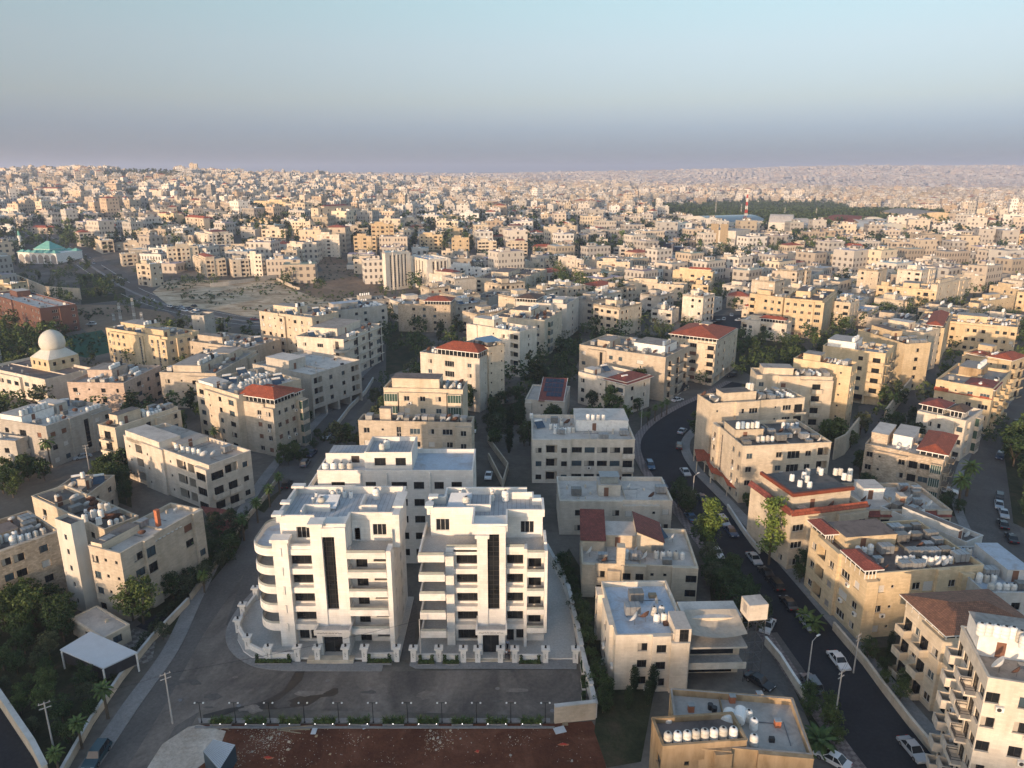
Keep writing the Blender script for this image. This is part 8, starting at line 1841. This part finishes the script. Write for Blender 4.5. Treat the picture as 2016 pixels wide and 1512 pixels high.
# people at the entrance of the right white block
def person(x, y, ang, lab, shirt, trousers, pose):
    rt = thing('person', lab, 'person', (x, y, .36), ang, 'men at the entrance'); st = pose
    def skin(name, V, E, Rr, mat, par_):
        me = bpy.data.meshes.new(name); me.from_pydata(V, E, []); o = link(name, me, par_); me.materials.append(MATS[mat]); o.modifiers.new('skin', 'SKIN')
        for i, r in enumerate(Rr): me.skin_vertices[0].data[i].radius = (r, r)
        me.skin_vertices[0].data[0].use_root = True; s = o.modifiers.new('sub', 'SUBSURF'); s.levels = 1; s.render_levels = 2; return o
    V = [(0,0,.95), (0,0,1.15), (0,0,1.38), (0,0,1.50), (0,.01,1.60), (0,.02,1.74), (-.10,0,.88), (-.11,st*.10,.48), (-.11,st*.16,.06), (-.11,st*.16-.14,.04), (.10,0,.88), (.11,-st*.10,.48), (.11,-st*.16,.06), (.11,-st*.16-.14,.04),
         (-.2,0,1.42), (-.27,.03,1.14), (-.25,-.12,.92), (-.25,-.18,.84), (.2,0,1.42), (.27,.03,1.14), (.25,-.12,.92), (.25,-.18,.84)]
    E = [(0,1),(1,2),(2,3),(3,4),(4,5),(0,6),(6,7),(7,8),(8,9),(0,10),(10,11),(11,12),(12,13),(2,14),(14,15),(15,16),(16,17),(2,18),(18,19),(19,20),(20,21)]
    Rr = [.14,.13,.15,.055,.09,.085,.09,.06,.045,.04,.09,.06,.045,.04,.06,.045,.03,.035,.06,.045,.03,.035]
    b_ = skin('body', V, E, Rr, 'skin', rt)
    skin('shirt', [V[0], V[1], V[2], V[14], V[15], V[16], V[18], V[19], V[20]], [(0,1),(1,2),(2,3),(3,4),(4,5),(2,6),(6,7),(7,8)], [.155,.15,.17,.08,.06,.045,.08,.06,.045], shirt, rt)
    skin('trousers', [V[0], V[6], V[7], V[8], V[10], V[11], V[12]], [(0,1),(1,2),(2,3),(0,4),(4,5),(5,6)], [.15,.11,.08,.06,.11,.08,.06], trousers, rt)
    skin('hair', [(0,.03,1.70), (0,.04,1.80)], [(0,1)], [.095,.06], 'black', rt)
    for s in (-.1, .1): m = MB(); m.box(s-.05, s+.05, (st*.16 if s < 0 else -st*.16)-.2, (st*.16 if s < 0 else -st*.16)+.06, 0, .08, 'black'); m.build('shoe', rt)
for (px, py, a, l, s, t, p) in ((991,1276,.4,'man in brown standing beside the entrance porch of the right white block','cloth_brown','cloth_dark',.2), (999,1277,-.3,'man in pale blue shirt by the entrance porch of the right white block','cloth_blue_light','cloth_dark',1),
        (997,1296,.1,'man in white shirt standing on the entrance steps between the pillars','cloth_white','cloth_dark',.2), (1002,1297,-.4,'man in all dark clothes standing on the entrance steps','cloth_dark','cloth_dark',.2)):
    x, y = pt(px, py, .36); person(x, y, a, l, s, t, p)
# debris on the red soil
b = MB(); rg = random.Random(9)
SO = [pt(*p) for p in PX(420,1432, 1150,1428, 1170,1500, 450,1512)]
while len(b.f) < 6500:
    x, y = rg.uniform(-46, 13), rg.uniform(75, 86.5)
    if not inpoly(x, y, SO) : continue
    f = math.sin(x*.55+1)*math.sin(y*.7)+(1.0 if x < -30 else 0)+(.6 if -12 < x < -8 else 0)
    if rg.random() > .03+.6*max(0, f-.5): continue
    s = rg.uniform(.02, .06) if rg.random() < .96 else rg.uniform(.06, .2); a = rg.random(); m = rg.choice(('w_beige','w_cream','w_tan','w_grey')); z = .035
    b.prism([(x-s,y-s*a), (x+s*a,y-s), (x+s,y+s*a), (x-s*.4,y+s)], z, z+s*.8, m)
tag(b.build('rubble'), 'pale stone chips and rubbish strewn over the red soil', 'rubble', kind='stuff')
def soil(x, y): return pt(x, y)
for k, (x, y, w, d, a, mt_, lab) in enumerate(((410+22,1429,1.6,.5,0,'wood','short wooden board on the pale rubble, left one'), (441,1434,1.5,.25,-.2,'wood','short wooden board on the pale rubble, right one'), (578,1437,4.6,.22,.02,'wood','long pale plank lying on the red soil, front one'), (585,1433,4.4,.2,.12,'wood','long pale plank lying on the red soil, slanting one'), (570,1441,3.4,.15,-.2,'wood','long pale plank lying on the red soil, nearest one'),
        (618.5,1440,.7,1.2,0,'sheet_white','white panel lying on the red soil'), (719,1431,.9,.8,.5,'sheet_white','small white tilted panel below the kerbside beds'), (1102,1438,1.6,1.2,.3,'sheet_white','grey-white sheet lying before the wall return'), (1112,1420,.8,1.8,0,'wood','pale board leaning against the wall return'))):
    px, py = soil(x, y); b = MB(); b.box(-w/2, w/2, -d/2, d/2, 0, .08, mt_); tag(b.build('plank' if mt_ == 'wood' else 'panel_sheet', loc=(px, py, .04+.09*(k == 3)), rz=a), lab, 'plank' if mt_ == 'wood' else 'panel')
for k, (x, y) in enumerate(((1109,1466), (940,1480), (527,1492))):
    px, py = soil(x, y); b = MB(); rg = random.Random(k); P = [(math.cos(a*.7)*rg.uniform(.2, .9 if k != 1 else .5), math.sin(a*.7)*rg.uniform(.15, .35)) for a in range(9)]; b.prism(P, 0, .05, 'orange_brick'); b.prism([(p[0]*.6, p[1]*.6) for p in P], .05, .14, 'red'); tag(b.build('plastic_sheet', loc=(px, py, .04)), 'crumpled orange-red plastic sheet on the red soil, %s' % ('rightmost','middle','leftmost')[k], 'plastic sheet')
# clutter of the ochre roof
e = R9_
def onroof(b, name, px, py, lab, cat, a=0):
    x, y = pt(px, py, e['zr']); tag(b.build(name, loc=(x, y, e['zr']+.003), rz=a), lab, cat)
for k, (px, py) in enumerate(((1441,1382), (1494,1376), (1360,1400), (1530,1430))): b = MB(); b.box(-.35, .35, -.3, .3, 0, .9, 'orange_brick'); b.box(-.4, .4, -.35, .35, .9, 1.0, 'galv'); onroof(b, 'chimney_vent', px, py, 'small orange brick vent on the stone-chip roof, %s' % ('back left','back right','left','right')[k], 'vent')
for k, (px, py) in enumerate(((1433,1424), (1455,1420))):
    b = MB(); b.lathe([(.02,0),(.75,.1),(.8,.2),(.8,2.0),(.75,2.1),(.02,2.2)], 18, 'tank'); b.v = [(x, z-1.1, y+.85) for x, y, z in b.v]; onroof(b, 'water_tank', px, py, 'big white water tank lying on its side on the stone-chip roof, %s' % ('left','right')[k], 'water tank', -.5)
b = MB()
for z in (.5, .9): b.box(0, 6.4, -.03, .03, z, z+.05, 'metal')
for k in range(8): b.box(k*.9, k*.9+.05, -.03, .03, 0, 1.0, 'metal')
onroof(b, 'railing', 1375, 1421, 'low metal railing across the stone-chip roof behind the white tanks', 'railing', .12)
for k, (px, py) in enumerate(((1406,1402), (1398,1396))): b = MB(); b.lathe([(.3,0),(.36,.75),(.3,.76)], 12, 'tank_black'); onroof(b, 'barrel', px, py, 'dark open barrel on the stone-chip roof, %s' % ('front','back')[k], 'barrel')
# ------------------------------------------------------------------ haze
b = MB(); b.box(-14500, 14500, -900, 14300, -70, 215, 'white_paint'); hz = b.build('haze'); tag(hz, kind='stuff')
m = bpy.data.materials.new('haze'); m.use_nodes = True; n = m.node_tree; n.nodes.clear(); o = n.nodes.new('ShaderNodeOutputMaterial'); v = n.nodes.new('ShaderNodeVolumePrincipled')
v.inputs['Color'].default_value = (.60, .70, .94, 1); v.inputs['Density'].default_value = .00015; v.inputs['Anisotropy'].default_value = .1
n.links.new(v.outputs[0], o.inputs['Volume']); hz.data.materials.clear(); hz.data.materials.append(m)
print('OBJECTS', len(bpy.data.objects))
